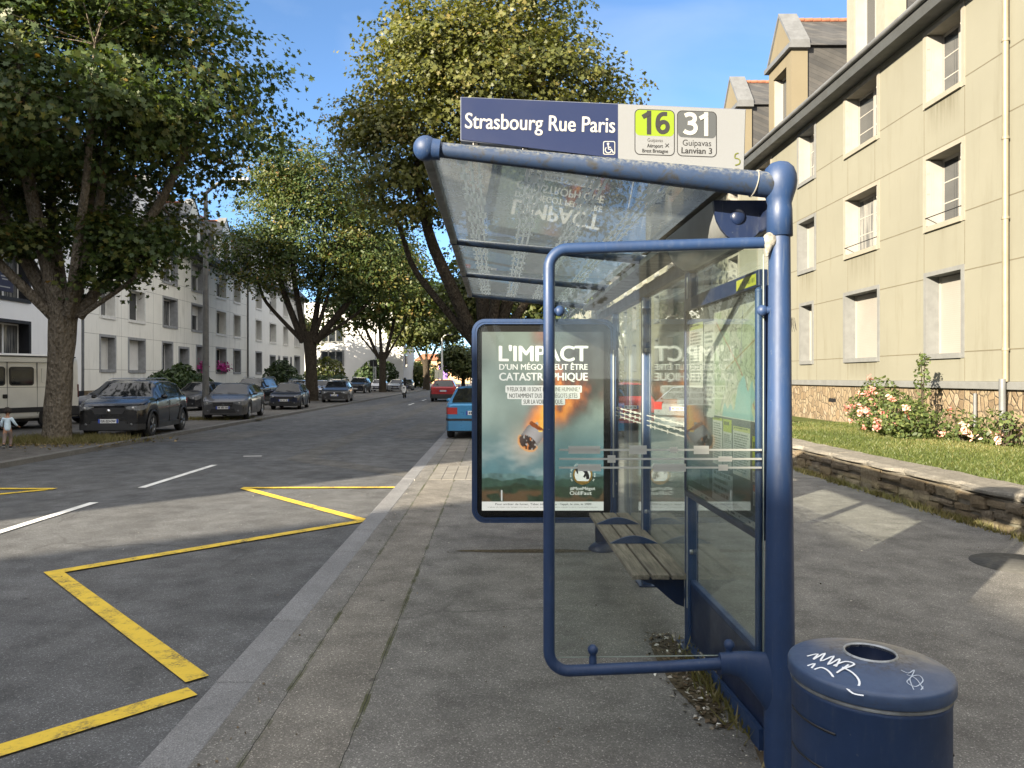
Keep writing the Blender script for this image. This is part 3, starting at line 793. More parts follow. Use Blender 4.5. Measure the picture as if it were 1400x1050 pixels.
def window(parent, X, n, y0, y1, z0, z1, sur, kind, mats=None, fr=.1, rev=.42, name='window', pvc=None):
    """opening in a wall at x = X whose outside is towards n; y0..z1 is the outside of the surround"""
    i = -n; PVC = pvc or M_PVC                                 # inwards
    mb = MB(); p = .022*n
    def bx(xa, xb, *r): mb.box(min(xa, xb), max(xa, xb), *r)
    yi0, yi1, zi0, zi1 = y0 + fr, y1 - fr, z0 + fr*1.15, z1 - fr
    bx(X + p, X + i*rev, y0, yi0, z0, z1); bx(X + p, X + i*rev, yi1, y1, z0, z1)
    bx(X + p, X + i*rev, yi0, yi1, zi1, z1); bx(X + p*2.6, X + i*rev, yi0, yi1, z0, zi0)
    w = mb.build(name, sur, parent)
    xf = X + i*(rev - .05); xg = X + i*(rev - .035); f = .065
    if kind == 'door':
        mb = MB(); bx(X + i*(rev - .02), X + i*(rev + .03), yi0, yi1, zi0, zi1)
        for k in (0, 1): bx(X + i*(rev - .035), X + i*(rev - .02), yi0 + .12, yi1 - .12, zi0 + .15 + k*1.5, zi0 + 1.4 + k*1.1)
        mb.build('door_leaf', mats, w); return w
    mb = MB()
    if kind in ('roller', 'half'):
        zb = zi0 if kind == 'roller' else zi0 + (zi1 - zi0)*.62
        bx(X + i*(rev - .12), X + i*(rev - .10), yi0 + .05, yi1 - .05, zb + .02, zi1 - .02)
        mb.build('roller_shutter', (mats if kind == 'roller' or mats in (M_ROLLERG,) else None) or (M_ROLLERW if pvc else M_ROLLER), w); mb = MB()
        bx(X + i*(rev - .14), X + i*(rev - .08), yi0, yi0 + .05, zi0, zi1); bx(X + i*(rev - .14), X + i*(rev - .08), yi1 - .05, yi1, zi0, zi1)
        bx(X + i*(rev - .13), X + i*(rev - .09), yi0 + .05, yi1 - .05, zb, zb + .02)
        mb.build('shutter_rail', PVC, w)
        if kind == 'roller': return w
        mb = MB()
    ym = (yi0 + yi1)/2
    bx(xf, xf + i*.05, yi0, yi0 + f, zi0, zi1); bx(xf, xf + i*.05, yi1 - f, yi1, zi0, zi1)
    bx(xf, xf + i*.05, yi0 + f, yi1 - f, zi0, zi0 + f); bx(xf, xf + i*.05, yi0 + f, yi1 - f, zi1 - f, zi1)
    bx(xf, xf + i*.05, ym - .055, ym + .055, zi0 + f, zi1 - f)
    if kind == 'fold':
        for k in (1, 2):
            z = zi0 + f + (zi1 - zi0 - 2*f)*k/3; bx(xf + i*.01, xf + i*.04, yi0 + f, ym - .055, z - .014, z + .014); bx(xf + i*.01, xf + i*.04, ym + .055, yi1 - f, z - .014, z + .014)
    mb.build('casement', PVC, w)
    mb = MB(); bx(xg, xg + i*.012, yi0 + f*.5, yi1 - f*.5, zi0 + f*.5, zi1 - f*.5)
    mb.build('pane', mats if mats in (M_PANE, M_PANEC) else random.choice((M_PANE, M_PANEC)), w)
    if kind == 'fold':
        for s, ya in ((1, yi0), (-1, yi1)):
            mb = MB(); a, b = (ya + .012, ya + .042) if s > 0 else (ya - .042, ya - .012)
            bx(X + n*.01, X + i*(rev - .06), a, b, zi0 + .03, zi1 - .03)
            for k in range(3): bx(X + i*(.04 + .05*k), X + i*(.043 + .05*k), b if s > 0 else a - .004, b + .004 if s > 0 else a, zi0 + .06, zi1 - .06)
            for z in (.2, .5, .8):
                zz = zi0 + (zi1 - zi0)*z; bx(X + n*.014, X + i*.05, b if s > 0 else a - .008, b + .008 if s > 0 else a, zz - .02, zz + .02)
            mb.build('shutter', PVC, w)
    return w

def roof_block(parent, X, n, y0, y1, depth, eave, ridge, over=.45):
    i = -n; xe = X + n*over; xr = X + i*depth/2; xb = X + i*depth + i*over
    mb = MB(); mb.prism([(xe, eave), (xr, ridge), (xb, eave), (xr, eave - .02)], y0 - .1, y1 + .1)
    mb.build('roof', M_SLATE, parent)
    mb = MB(); mb.prism([(xe + n*.02, eave - .02), (xe + n*.02, eave - .16), (xe + i*.03, eave - .34), (X + n*.003, eave - .34), (X + n*.003, eave - .03)], y0 - .1, y1 + .1)
    mb.build('eave', M_EAVE, parent)
    mb = MB(); mb.tube([(xe + n*.06, y0 - .1, eave - .04), (xe + n*.06, y1 + .1, eave - .04)], .07, 10)
    mb.build('gutter', M_ZINC, parent)
    mb = MB(); yy = y0
    while yy < y1: mb.tube([(xr, yy, ridge), (xr, yy + .38, ridge + .012)], .11, 8); yy += .4
    mb.build('ridge_tiles', M_TILE, parent)

def dormer(parent, X, n, yc, w, z0, zc, zp, depth, frontmat, trim):
    """gabled dormer: stone front with a window, slate cheeks, ridge across the slope"""
    i = -n; y0, y1 = yc - w/2, yc + w/2; mb = MB()
    xf = X; x1 = X + i*.55; x2 = X + i*depth
    a, b = y0 + .42, y1 - .42
    def bx(xa, xb, *r): mb.box(min(xa, xb), max(xa, xb), *r)
    bx(xf, x1, y0, a, z0, zc); bx(xf, x1, b, y1, z0, zc); bx(xf, x1, a, b, zc - .42, zc); bx(xf, x1, a, b, z0, z0 + .35)
    mb.prism([(y0 - .02, zc + .16), (y1 + .02, zc + .16), (yc, zp)], min(xf, x1), max(xf, x1), 'yz')
    d = mb.build('dormer', frontmat, parent)
    mb = MB(); bx(xf + n*.13, x1 + i*.03, y0 - .14, y1 + .14, zc, zc + .16)
    for s in (-1, 1):
        ye = yc + s*(w/2 + .06); t = Vector((0, ye - yc, zc + .16 - zp)).normalized()
        mb.prism([(ye, zc + .165), (yc, zp + .002), (yc, zp + .14), (ye, zc + .30)], min(xf + n*.05, x1 + i*.05), max(xf + n*.05, x1 + i*.05), 'yz')
    mb.build('cornice', trim, d)
    mb = MB(); bx(x1, x2, y0 + .08, y1 - .08, z0, zc + .1)
    mb.prism([(y0 - .05, zc + .12), (y1 + .05, zc + .12), (yc, zp - .12)], min(x1, x2), max(x1, x2), 'yz')
    mb.build('dormer_roof', M_SLATE, d)
    mb = MB(); xx = x1
    for k in range(int((depth - .55)/.3)): mb.tube([(x1 + i*.3*k, yc, zp - .10), (x1 + i*(.3*k + .28), yc, zp - .09)], .08, 8)
    mb.build('ridge_tiles', M_TILE, d)
    mb = MB(); xg = X + i*.3
    bx(xg, xg + i*.05, a, a + .08, z0 + .35, zc - .42); bx(xg, xg + i*.05, b - .08, b, z0 + .35, zc - .42); bx(xg, xg + i*.05, a + .08, b - .08, z0 + .35, z0 + .43)
    bx(xg, xg + i*.05, a + .08, b - .08, zc - .5, zc - .42); bx(xg, xg + i*.05, yc - .05, yc + .05, z0 + .43, zc - .5)
    mb.build('casement', M_PVC, d)
    mb = MB(); bx(xg + i*.02, xg + i*.03, a + .02, b - .02, z0 + .37, zc - .44); mb.build('pane', M_PANE, d)
    for s, ya in ((1, a), (-1, b)):
        mb = MB(); bx(xf + i*.04, xg, min(ya, ya + s*.04), max(ya, ya + s*.04), z0 + .4, zc - .46); mb.build('shutter', M_PVC, d)

def joints(parent, X, n, y0, y1, zs, holes, mat, vlines=(), z0=1.6, z1=10):
    mb = MB()
    for z in zs:
        cuts = sorted([(h[0], h[1]) for h in holes if h[2] - .02 < z < h[3] + .02]); y = y0
        for a, b in cuts + [(y1, y1)]:
            if a > y: mb.box(min(X, X + n*.0035), max(X, X + n*.0035), y, a, z - .011, z + .011)
            y = max(y, b)
    for yv in vlines:
        cuts = sorted([(h[2], h[3]) for h in holes if h[0] - .02 < yv < h[1] + .02]); z = z0
        for a, b in cuts + [(z1, z1)]:
            if a > z: mb.box(min(X, X + n*.003), max(X, X + n*.003), yv - .007, yv + .007, z, a)
            z = max(z, b)
    mb.build('panel_joints', mat, parent)

# --- the cream building on the right
bd = thing('apartment_building', 'cream rendered apartment building on a rubble plinth with folding white shutters and stone dormers', 'building', (10, 12, 0))
bd.location = (0, 0, 0)
RX = 10.0
colsR = []                                       # (y0, y1) per column and storey
yc = [-41, -37.4, -33.8, -30, -26, -22, -18, -14, -10, -6, -2, 2, 6, 10.2, 16.15, 19.8, 23.25, 26.9, 30.4, 34, 37.6, 41.2, 44.8, 48.4, 52, 55.6]
holesR = []; spec = []
for k, y in enumerate(yc):
    k -= 14
    for fl, (a, b) in enumerate(((2.1, 4.1), (5.03, 6.82), (7.9, 9.7))):
        w = 1.45 if k % 3 != 2 else (1.05 if fl == 0 else 1.4)
        if k == 1: w = 1.95
        if k == 0 and fl > 0: w = 1.5
        h = (y - w/2, y + w/2, a, b); holesR.append(h); spec.append((h, k, fl))
mb = MB(); wall_with_holes(mb, RX, -44.0, 58.0, 1.6, 10.1, holesR)
mb.box(RX + .55, RX + 10, -44.0, 58, .3, 10.1); mb.quad((RX, -44, 1.6), (RX + .55, -44, 1.6), (RX + .55, -44, 10.1), (RX, -44, 10.1))
mb.build('wall', M_CREAM, bd, fix=False)
MB().box(RX + .02, RX + .5, -44, 58, .2, 1.44).build('plinth', M_PLINTH, bd)
MB().cbox(RX - .07, RX + .3, -44, 58, 1.44, 1.597, .012).build('plinth_ledge', M_SURG, bd)
for h, k, fl in spec:
    grey = fl == 0 or (k % 3 == 2)
    kind = 'roller' if fl == 0 else ('fold' if (k % 3 != 2 or fl == 2) else 'roller')
    window(bd, RX, -1, *h, M_SURG if grey else M_SURW, kind, None)
joints(bd, RX, -1, -44, 58, (2.23, 3.96, 5.22, 6.85, 8.08, 9.62), holesR, M_JOINT, [v for y in yc[13:18] for v in (y - .73, y + .73)])
roof_block(bd, RX, -1, -44, 58, 11, 10.12, 15.5)
for y in (19.55, 25.4, 30.7, 36, 41.5, 47):
    dormer(bd, RX - .02, -1, y, 2.0, 10.2, 12.75, 14.3, 4.2, M_DORMER if y > 21 else M_SURW, M_ZINC)
MB().box(RX + 3.0, RX + 4.1, 21.7, 22.9, 12, 17.2).cbox(RX + 2.9, RX + 4.2, 21.6, 23.0, 17.2, 17.4, .02).build('chimney', M_DORMER, bd)
MB().box(RX + 3.6, RX + 4.4, 33.0, 35, 12, 16.4).build('chimney', M_DORMER, bd)
mb = MB(); mb.tube([(RX - .10, 14.05, 1.6), (RX - .10, 14.05, 9.8)], .055, 12)
for z in (2.2, 4.75, 6.3, 8.2): mb.tube([(RX - .10, 14.05, z), (RX - .10, 14.05, z + .05)], .068, 12)
mb.build('downpipe', simple('cream_pipe', (.19, .168, .12), .5), bd)
for q_ in ((RX - .16, 14.05, 1.65, .06), (RX - .06, 15.0, 1.35, .035)):
    mb = MB(); mb.tube([(q_[0], q_[1], .4), q_[:3]], q_[3], 12); mb.build('standpipe', M_ZINC, bd)
for y in (21.3, 17.0, 27): MB().box(RX + .012, RX + .03, y, y + .45, .95, 1.06).build('vent_slot', M_BLACKPL, bd)
MB().cbox(RX - .03, RX + .05, 24.9, 25.6, .5, 1.12, .01).build('meter_box', simple('meter_door', (.36, .30, .21), .6), bd)
for z in (5.36,):                                # guard bars at two upper windows
    for y, w in ((16.15, 1.3), (19.8, 1.75)):
        for q in (0,): mb = MB(); mb.tube([(RX - .02, y - w/2, z + q), (RX - .02, y + w/2, z + q)], .012, 6); mb.build('guard_bar', M_BLACKPL, bd)

rg = random.Random(2); mb = MB(); zz_ = 3.15
for k in range(3):
    pts = [(RX - .004 - .0008*k, 24.1 + .16*k + rg.uniform(-.1, .1), 3.2 + rg.uniform(0, .5)) for _ in range(6)]; mb.tube(pts, .008, 4)
mb.build('graffiti', M_INK, bd)
# second block further along on the right
b2 = thing('apartment_building', 'pale cream block glimpsed over the advertising panel beyond the shelter', 'building', (0, 0, 0))
h2 = [(y - .7, y + .7, a, b) for y in np.arange(68, 128, 4.2) for a, b in ((2.1, 4.1), (5.03, 6.82), (7.9, 9.7))]
mb = MB(); wall_with_holes(mb, RX, 64, 130, 0, 10.1, h2); mb.box(RX + .55, RX + 10, 64, 130, 0, 10.1); mb.quad((RX, 64, 0), (RX + .55, 64, 0), (RX + .55, 64, 10.1), (RX, 64, 10.1))
mb.build('wall', M_CREAM, b2, fix=False)
for h in h2[:24]: window(b2, RX, -1, *h, M_SURW, 'roller')
roof_block(b2, RX, -1, 64, 130, 11, 10.12, 15.5)

# --- the row on the left
LX = -21.0
def left_block(name, label, y0, y1, mat, spec, jz=True, dorm=(), sur=None, plinth=M_PLINTH, vl=(), ev=10.2, ridge=16.0):
    b = thing(name, label, 'building', (0, 0, 0)); holes = [s[0] for s in spec]
    mb = MB(); wall_with_holes(mb, LX, y0, y1, 1.0, ev, holes); mb.box(LX - 10, LX - .66, y0, y1, 0, ev)
    mb.quad((LX, y0, 1.0), (LX - .66, y0, 1.0), (LX - .66, y0, ev), (LX, y0, ev)); mb.quad((LX, y1, 1.0), (LX - .66, y1, 1.0), (LX - .66, y1, ev), (LX, y1, ev))
    mb.build('wall', mat, b, fix=False)
    ds = [s[0] for s in spec if s[1] == 'door']; mb = MB(); y = y0
    for a, c in sorted((d[0], d[1]) for d in ds) + [(y1, y1)]:
        if a > y: mb.box(LX - .5, LX + .04, y, a, -.05, 1.0)
        y = c
    mb.build('plinth', plinth, b)
    for h, kind, s, m in spec: window(b, LX, 1, *h, s, kind, m, rev=.52, name='door' if kind == 'door' else 'window', pvc=M_PVCL, fr=.14)
    if jz: joints(b, LX, 1, y0, y1, (2.1, 3.98, 5.0, 6.85, 7.8, 9.68), holes, M_JOINTG, vl, 1.0, 10.1)
    roof_block(b, LX, 1, y0, y1, 10.4, ev + .02, ridge)
    for y in dorm: dormer(b, LX + .02, 1, y, 2.0, 10.3, 12.6, 14.0, 3.6, M_WHITE_RENDER, M_ZINC)
    return b
def col(y0, y1, kinds, zs=((1.95, 4.0), (4.85, 6.87), (7.65, 9.72)), surs=(M_SURGL, M_SURWL, M_SURWL), panes=(None, None, None)):
    return [((y0, y1, z[0], z[1]), k, s, p) for z, k, s, p in zip(zs, kinds, surs, panes) if k]
M_DOOR = simple('grey_door', (.16, .18, .19), .5); M_DOORB = simple('blue_grey_door', (.20, .30, .34), .5)
s1 = col(38.4, 40.1, ('roller', 'plain', 'half'), panes=(M_ROLLERG, None, M_ROLLERG)) + col(41.4, 43.5, ('roller', 'plain', 'half'), panes=(M_ROLLERW, None, None))
s1 += col(45.6, 47.2, ('plain', None, None)) + col(45.7, 47.9, (None, 'plain', 'half'), surs=(M_SURGL, M_SURGL, M_SURGL))
s1 += [((48.0, 49.7, 0.0, 3.75), 'door', M_SURGL, M_DOOR)] + col(50.8, 52.2, ('plain', None, None)) + col(50.0, 52.2, (None, 'half', 'half'), surs=(M_SURGL, M_SURGL, M_SURGL))
s1 += col(54.4, 56.6, ('plain', 'plain', 'half')) + col(58.0, 59.8, ('plain', 'plain', 'plain'))
blkA = left_block('apartment_building', 'grey cream apartment building across the road with magenta flowers on its ground floor sills', 36.95, 61.28, M_GREY_RENDER, s1, True, (44, 50.5, 56.5), vl=(40.7, 44.5, 48.9, 53.3, 57.3))
s2 = col(63.4, 65.2, ('plain', 'plain', 'plain')) + col(67.3, 69.5, (None, 'plain', 'half'), panes=(None, M_PANEC, None)) + col(71.6, 73.5, (None, 'plain', 'plain'), panes=(None, M_PANEC, None)) + col(75.6, 77.9, ('plain', 'plain', 'half'))
s2 += [((67.4, 69.3, 0, 3.8), 'door', M_SURGL, M_DOORB), ((71.6, 73.4, 0, 3.8), 'door', M_SURGL, M_DOORB), ((70.0, 70.7, 2.1, 3.8), 'plain', M_SURGL, None), ((74.1, 74.8, 2.1, 3.8), 'plain', M_SURGL, None)]
blkB = left_block('apartment_building', 'paler apartment building at the far end of the left row with blue grey doors', 61.32, 79.7, M_PALE, s2, False, (65, 71, 76))
s3 = []
for y in (20.2, 23.4, 27.8, 31.6):
    for z in ((1.8, 4.2), (5.0, 7.3), (8.0, 9.8), (10.4, 12.1)): s3.append(((y - 1.2, y + 1.15, *z), 'plain', M_SURD, M_PANEC))
for y in (-4.2, -.2, 4, 8, 12, 16):
    for z in ((1.8, 4.2), (5.0, 7.3), (8.0, 9.8)): s3.append(((y - 1.0, y + 1.0, *z), 'plain', M_SURD, None))
blkC = left_block('apartment_building', 'white rendered building with black window surrounds behind the van', -6.5, 36.9, M_WHITE_RENDER, s3, False, (), plinth=M_SURD, ev=12.6, ridge=16.8)
MB().box(LX - .02, LX + .05, 36.75, 36.92, 1.0, 10.0).build('downpipe', M_ZINC, blkC)
mb = MB(); mb.tube([(LX + .08, 61.3, 0), (LX + .08, 61.3, 10)], .07, 8); mb.build('downpipe', M_ZINC, blkB)
# letting board in an upper window
sg = thing('letting_board', 'small navy letting board fixed in the upper window of the white building', 'sign', (LX + .06, 30.9, 5.35))
MB().cbox(-.02, .02, -.55, .55, 0, .85, .005).build('board', simple('navy_board', (.02, .022, .05), .4), sg)
mbt = MB()
for z, w in ((.62, .5), (.50, .36), (.17, .66)): mbt.box(.0205, .024, -w/2, w/2, z, z + .05)
mbt.build('lettering', M_WINK, sg)
# block behind the camera on the left, across the side street: it shades the road and pavement
s4 = []
for y in np.arange(-58, -20, 4.0):
    for z in ((1.95, 4.0), (4.85, 6.87), (7.65, 9.72)): s4.append(((y - .9, y + .9, *z), 'plain', M_SURWL, None))
blkD = left_block('apartment_building', 'grey apartment block across the side street behind the bus stop', -62, -18.4, M_GREY_RENDER, s4, False, ridge=14.9)

# white gable building closing the view
wb = thing('apartment_building', 'tall white gable wall closing the street, dappled with tree shadow', 'building', (0, 0, 0))
mb = MB(); mb.box(-31, -13.2, 104, 118, 0, 12.2); mb.box(-31, -13.2, 104.02, 117.9, 12.2, 12.5)
mb.build('wall', simple('bright_white_render', (.55, .55, .545), .9, vary=.05, scale=.5), wb)
for xa, z0, z1 in ((-25.1, 3.3, 5.6), (-25.1, 6.6, 8.9)):
    mb = MB(); mb.box(xa, xa + 3.4, 103.93, 103.99, z0, z1); w_ = mb.build('window', M_SURG, wb)
    mb = MB()
    for k in range(3): mb.box(xa + .2 + k*1.05, xa + 1.05 + k*1.05, 103.90, 103.925, z0 + .3, z1 - .25)
    mb.build('pane', M_PANE, w_)
mb = MB(); 
for z in (3.2, 6.3, 9.2): mb.box(-13.19, -13.1, 106, 108, z, z + 1.8)
mb.build('window', M_PANE, wb)

# low ochre building in the far distance
ob = thing('house', 'distant ochre building with a violet banner seen between the far trees', 'building', (0, 0, 0))
mb = MB(); mb.box(-22, -7, 200, 215, 0, 6.4); mb.build('wall', simple('ochre_render', (.55, .36, .2), .9), ob)
mb = MB(); mb.prism([(-22.5, 6.4), (-6.5, 6.4), (-9, 8.2), (-20, 8.2)], 199.5, 215.5); mb.build('roof', M_TILE, ob)
mb = MB(); 
for x in (-20.5, -18, -11): mb.box(x, x + 1.3, 199.92, 199.99, 2.4, 4.2)
mb.build('window', M_PANE, ob)
MB().box(-15.6, -13.2, 199.85, 199.95, 1.2, 5.2).build('banner', simple('violet_banner', (.22, .12, .42), .7), ob)
fb = thing('house', 'long low white building far off to the right of the road', 'building', (0, 0, 0))
mb = MB(); mb.box(-9, 14, 232, 246, 0, 6); mb.build('wall', M_PALE, fb); mb = MB(); mb.prism([(-9.6, 6), (14.6, 6), (11, 8.6), (-6, 8.6)], 231.5, 246.5); mb.build('roof', M_SLATE, fb)

# ================================================================ THE BUS SHELTER
D0 = 3.117                                       # distance of the shelter's near end
def SX(px, d=D0): return (px - 677) * d / 990
def SZ(py, d=D0): return EYE - (py - 516) * d / 990
PX = 1.224                                       # line of the rear posts
YS = [D0, 4.525, 5.88, 7.40]                     # rear posts
YE = 8.45                                        # far end of the roof
M_GLASS = glass_mat('shelter_glass', (.93, .965, .95), .06, 2.2, (.4, .4, .37), streak=(1, 1, .35), haze=.004, ior=1.42)
M_GLASSR = glass_mat('roof_glass', (.60, .65, .67), .30, 1.6, (.46, .50, .53), ior=1.65, haze=.26)
def film(nm='frosted_film', c1=(.74, .75, .72), op=.78):
    t = NT(nm); t.n.remove(t.p); n = t.noise(t.coord(), 6, 4); c = t.ramp(n, [(.3, tuple(x*.88 for x in c1)), (.7, c1)])
    a = t.node('BsdfDiffuse'); b = t.node('BsdfTranslucent'); m = t.node('MixShader', i_0=.5); t.ln(c, a.inputs[0]); t.ln(c, b.inputs[0]); t.ln(a.outputs[0], m.inputs[1]); t.ln(b.outputs[0], m.inputs[2])
    tr = t.node('BsdfTransparent'); m2 = t.node('MixShader', i_0=op); t.ln(tr.outputs[0], m2.inputs[1]); t.ln(m.outputs[0], m2.inputs[2]); t.ln(m2.outputs[0], t.out.inputs[0]); return t.m
M_DECAL = film()
M_DECALR = film('roof_film', (.90, .92, .92), .95)
M_RUBBER = simple('grey_edge_profile', (.11, .115, .115), .6, vary=.3, scale=10)

sh = thing('bus_shelter', 'blue tubular glass bus shelter with a route sign on its roof beam', 'bus shelter', (PX, D0, 0))
SHI = Matrix.Translation((-PX, -D0, 0))
def S(mb, name, mats, parent=None):
    mb.v = [(v[0] - PX, v[1] - D0, v[2]) for v in mb.v]
    return mb.build(name, mats, parent or sh)

# near corner post with its sleeve and ball
mb = MB(); mb.lathe([(.064, -.02), (.064, .3), (.058, .9), (.050, 1.5), (.044, 2.27), (.044, 2.30)], (PX, D0, 0), 32)
post = S(mb, 'post', M_BLUE)
mb = MB(); mb.lathe([(.046, 2.285), (.054, 2.287), (.052, 2.40), (.049, 2.425), (.056, 2.45), (.067, 2.485), (.0715, 2.52), (.069, 2.55), (.058, 2.58), (.038, 2.60), (.012, 2.609)], (PX, D0, 0), 36)
S(mb, 'post_head', M_BLUE)
# rear posts: flat section, with foot plate
for y in YS[1:]:
    mb = MB(); mb.cbox(PX - .03, PX + .035, y - .045, y + .045, 0, 2.38, .008)
    S(mb, 'post', M_BLUE)
    mb = MB(); mb.cbox(PX - .07, PX + .07, y - .09, y + .09, 0, .012, .003); S(mb, 'foot_plate', M_BLUE_DARK)
    mb = MB(); mb.tube([(PX - .028, y - .028, .25), (PX - .028, y - .028, 2.3)], .010, 6); S(mb, 'clamp_strip', M_STEEL)
# tapering roof beam of the near end, ball and collar at its tip
bx0, bz0, bx1, bz1 = SX(584), SZ(203), SX(1060), SZ(254)
n = 14; pts = [(bx0 + (bx1 - bx0)*k/n, D0, bz0 + (bz1 - bz0)*k/n) for k in range(n+1)]
mb = MB(); mb.tube(pts, [.031 + .024*k/n for k in range(n+1)], 24); S(mb, 'roof_beam', M_BEAM)
mb = MB(); mb.sphere((SX(582), D0, SZ(203)), .054, 28, 18); S(mb, 'beam_ball', M_BLUE)
mb = MB(); mb.tube([(SX(590), D0, SZ(204)), (SX(602), D0, SZ(205.2))], [.046, .043], 24); S(mb, 'beam_collar', M_BLUE)
mb = MB(); mb.tube([(SX(1030), D0, SZ(251)), (SX(1031), D0, SZ(251.2))], [.058, .058], 24); S(mb, 'beam_ring', simple('putty', (.25, .245, .22), .8))
# outer roof edge and cross beams
XL = -.292; ROOFS = -.092
def rz(x): return 2.648 + ROOFS * (x - XL)
mb = MB(); mb.cbox(XL - .022, XL + .022, D0 + .02, YE, rz(XL) - .028, rz(XL) + .022, .006); S(mb, 'roof_edge', M_RUBBER)
for y in (5.12, 6.75, YE):
    mb = MB(); m = 10; pts = [(XL + (1.17 - XL)*k/m, y, rz(XL + (1.17 - XL)*k/m) - .012) for k in range(m+1)]
    mb.tube(pts, [.018 + .016*k/m for k in range(m+1)], 14); S(mb, 'cross_beam', M_BEAM)
    mb = MB(); mb.sphere((XL, y, rz(XL) - .005), .032, 16, 10); S(mb, 'cross_beam_end', M_BLUE_DARK)
bays = [(D0 + .05, 5.10), (5.14, 6.73), (6.77, YE - .01)]
for k, (a, b) in enumerate(bays):
    mb = MB(); xs = (XL + .02, 1.02)
    vs = [(x, y, rz(x) + dz) for dz in (.012, .020) for x, y in ((xs[0], a), (xs[1], a), (xs[1], b), (xs[0], b))]
    mb.add(vs, [(0,3,2,1), (4,5,6,7), (0,1,5,4), (1,2,6,5), (2,3,7,6), (3,0,4,7)])
    pane = S(mb, 'roof_pane', M_GLASSR)
    mb = MB(); rr = random.Random(3)
    for cx in (-.11, .185, .475, .755):
        for j, dx in enumerate((-.036, 0, .036)):
            def strip(x0, x1, y0, y1, lift=0.0): mb.add([(x0, y0, rz(x0) + .010 - lift), (x1, y0, rz(x1) + .010 - lift), (x1, y1, rz(x1) + .010 - lift), (x0, y1, rz(x0) + .010 - lift)], [(0, 1, 2, 3)])
            strip(cx + dx - .0065, cx + dx + .0065, a + .02, b - .02)
            y = a + .05 + .12*j
            while y < b - .15:
                ln = rr.choice((.03, .05, .10, .14)); hw = rr.choice((.014, .019, .023)); strip(cx + dx - hw, cx + dx + hw, y, min(y + ln, b - .03), .0012); y += ln + rr.uniform(.10, .22)
    S(mb, 'frosted_marks', M_DECALR, pane)
# half round light housing along the rear of the roof, with end caps
def housing(y0, y1):
    prof = []
    for k in range(13):
        a = R(180 + 180*k/12)
        prof.append((1.105 + .125*math.cos(a), 2.475 + .185*math.sin(a)))
    mb = MB(); mb.loft([[(x, y0, z) for x, z in prof], [(x, y1, z) for x, z in prof]], cap=False, closed=False)
    o = S(mb, 'light_housing', simple('grey_housing', (.20, .21, .21), .45, vary=.1))
    mb = MB(); mb.prism([(x, z) for x, z in prof], y0 - .02, y0 - .002); mb.sphere((1.09, y0 - .02, 2.40), .035, 14, 8, sc=(1, .5, 1))
    c = S(mb, 'end_cap', M_BLUE_DARK, o)
    mb = MB(); mb.prism([(x, z) for x, z in prof], y1 + .002, y1 + .015); S(mb, 'end_cap', M_BLUE_DARK, o)
housing(3.27, 4.15)
mb = MB(); mb.cbox(1.02, 1.20, 4.2, YE, 2.46, 2.505, .006); S(mb, 'roof_gutter', M_RUBBER)
mb = MB(); mb.cbox(PX - .035, PX + .045, D0 + .05, YE, 2.33, 2.42, .01); S(mb, 'rear_rail', M_BLUE_DARK)

# end frame: bent tube carrying a pane
def arc(cx, cz, r, a0, a1, n=8): return [(cx + r*math.cos(R(a0 + (a1-a0)*k/n)), cz + r*math.sin(R(a0 + (a1-a0)*k/n))) for k in range(n+1)]
fxl = SX(750.5); zt_l, zt_r = SZ(340), SZ(331.5); zb_l, zb_r = SZ(917), SZ(907)
rt = .085
pp = [(SX(1050), zt_r)] + [(SX(900), (zt_l*.52 + zt_r*.48))] + arc(fxl + rt, zt_l - rt, rt, 90, 180) + [(fxl, 1.4), (fxl, 1.0)] + arc(fxl + rt, zb_l + rt, rt, 180, 270) + [(SX(900), (zb_l + zb_r)/2), (SX(992), zb_r + .001)]
mb = MB(); mb.tube([(x, D0, z) for x, z in pp], .0245, 18); S(mb, 'end_frame', M_BLUE)
# swelling bracket from the bottom bar to the post
secs = [(984, 907, 14.5, .030), (996, 906.5, 15.5, .032), (1010, 908, 18, .034), (1024, 915, 25, .037), (1038, 925, 34, .040), (1050, 934, 43, .043), (1058, 936, 46, .044)]
rings = []
for px, py, hh, w in secs:
    rings.append([(SX(px), D0 + w*math.cos(2*math.pi*k/20), SZ(py) + hh*D0/990*math.sin(2*math.pi*k/20)) for k in range(20)])
mb = MB(); mb.loft(rings); S(mb, 'frame_bracket', M_BLUE)
mb = MB(); mb.sphere((SX(1051), D0 - .01, SZ(330)), .034, 12, 8, sc=(.9, 1, 1.1)); mb.tube([(SX(1049), D0 - .02, SZ(336)), (SX(1046), D0 - .02, SZ(352))], [.02, .006], 8)
S(mb, 'clamp_putty', simple('flaking_putty', (.22, .21, .185), .9, vary=.5, scale=40, bump=1))
# pane of the end frame with its clamps and frosted lines
gx0, gx1, gz0, gz1 = SX(759), SX(1047.5), SZ(903), SZ(346)
YG = D0 + .03
mb = MB(); mb.add([(gx0, YG, gz0), (gx1, YG, gz0 + .012), (gx1, YG, gz1 + .02), (gx0, YG, gz1), (gx0, YG + .008, gz0), (gx1, YG + .008, gz0 + .012), (gx1, YG + .008, gz1 + .02), (gx0, YG + .008, gz1)],
                  [(0,3,2,1), (4,5,6,7), (0,1,5,4), (1,2,6,5), (2,3,7,6), (3,0,4,7)])
pane = S(mb, 'end_pane', M_GLASS)
mb = MB()
for a, b in (((gx0, gz0 - .001), (gx1, gz0 + .011)), ((gx0 - .001, gz0), (gx0 - .001, gz1)), ((gx1 + .001, gz0), (gx1 + .001, gz1))):
    mb.tube([(a[0], YG + .004, a[1]), (b[0], YG + .004, b[1])], .0028, 6)
S(mb, 'glass_edge', simple('bright_glass_edge', (.25, .28, .26), .3), pane)
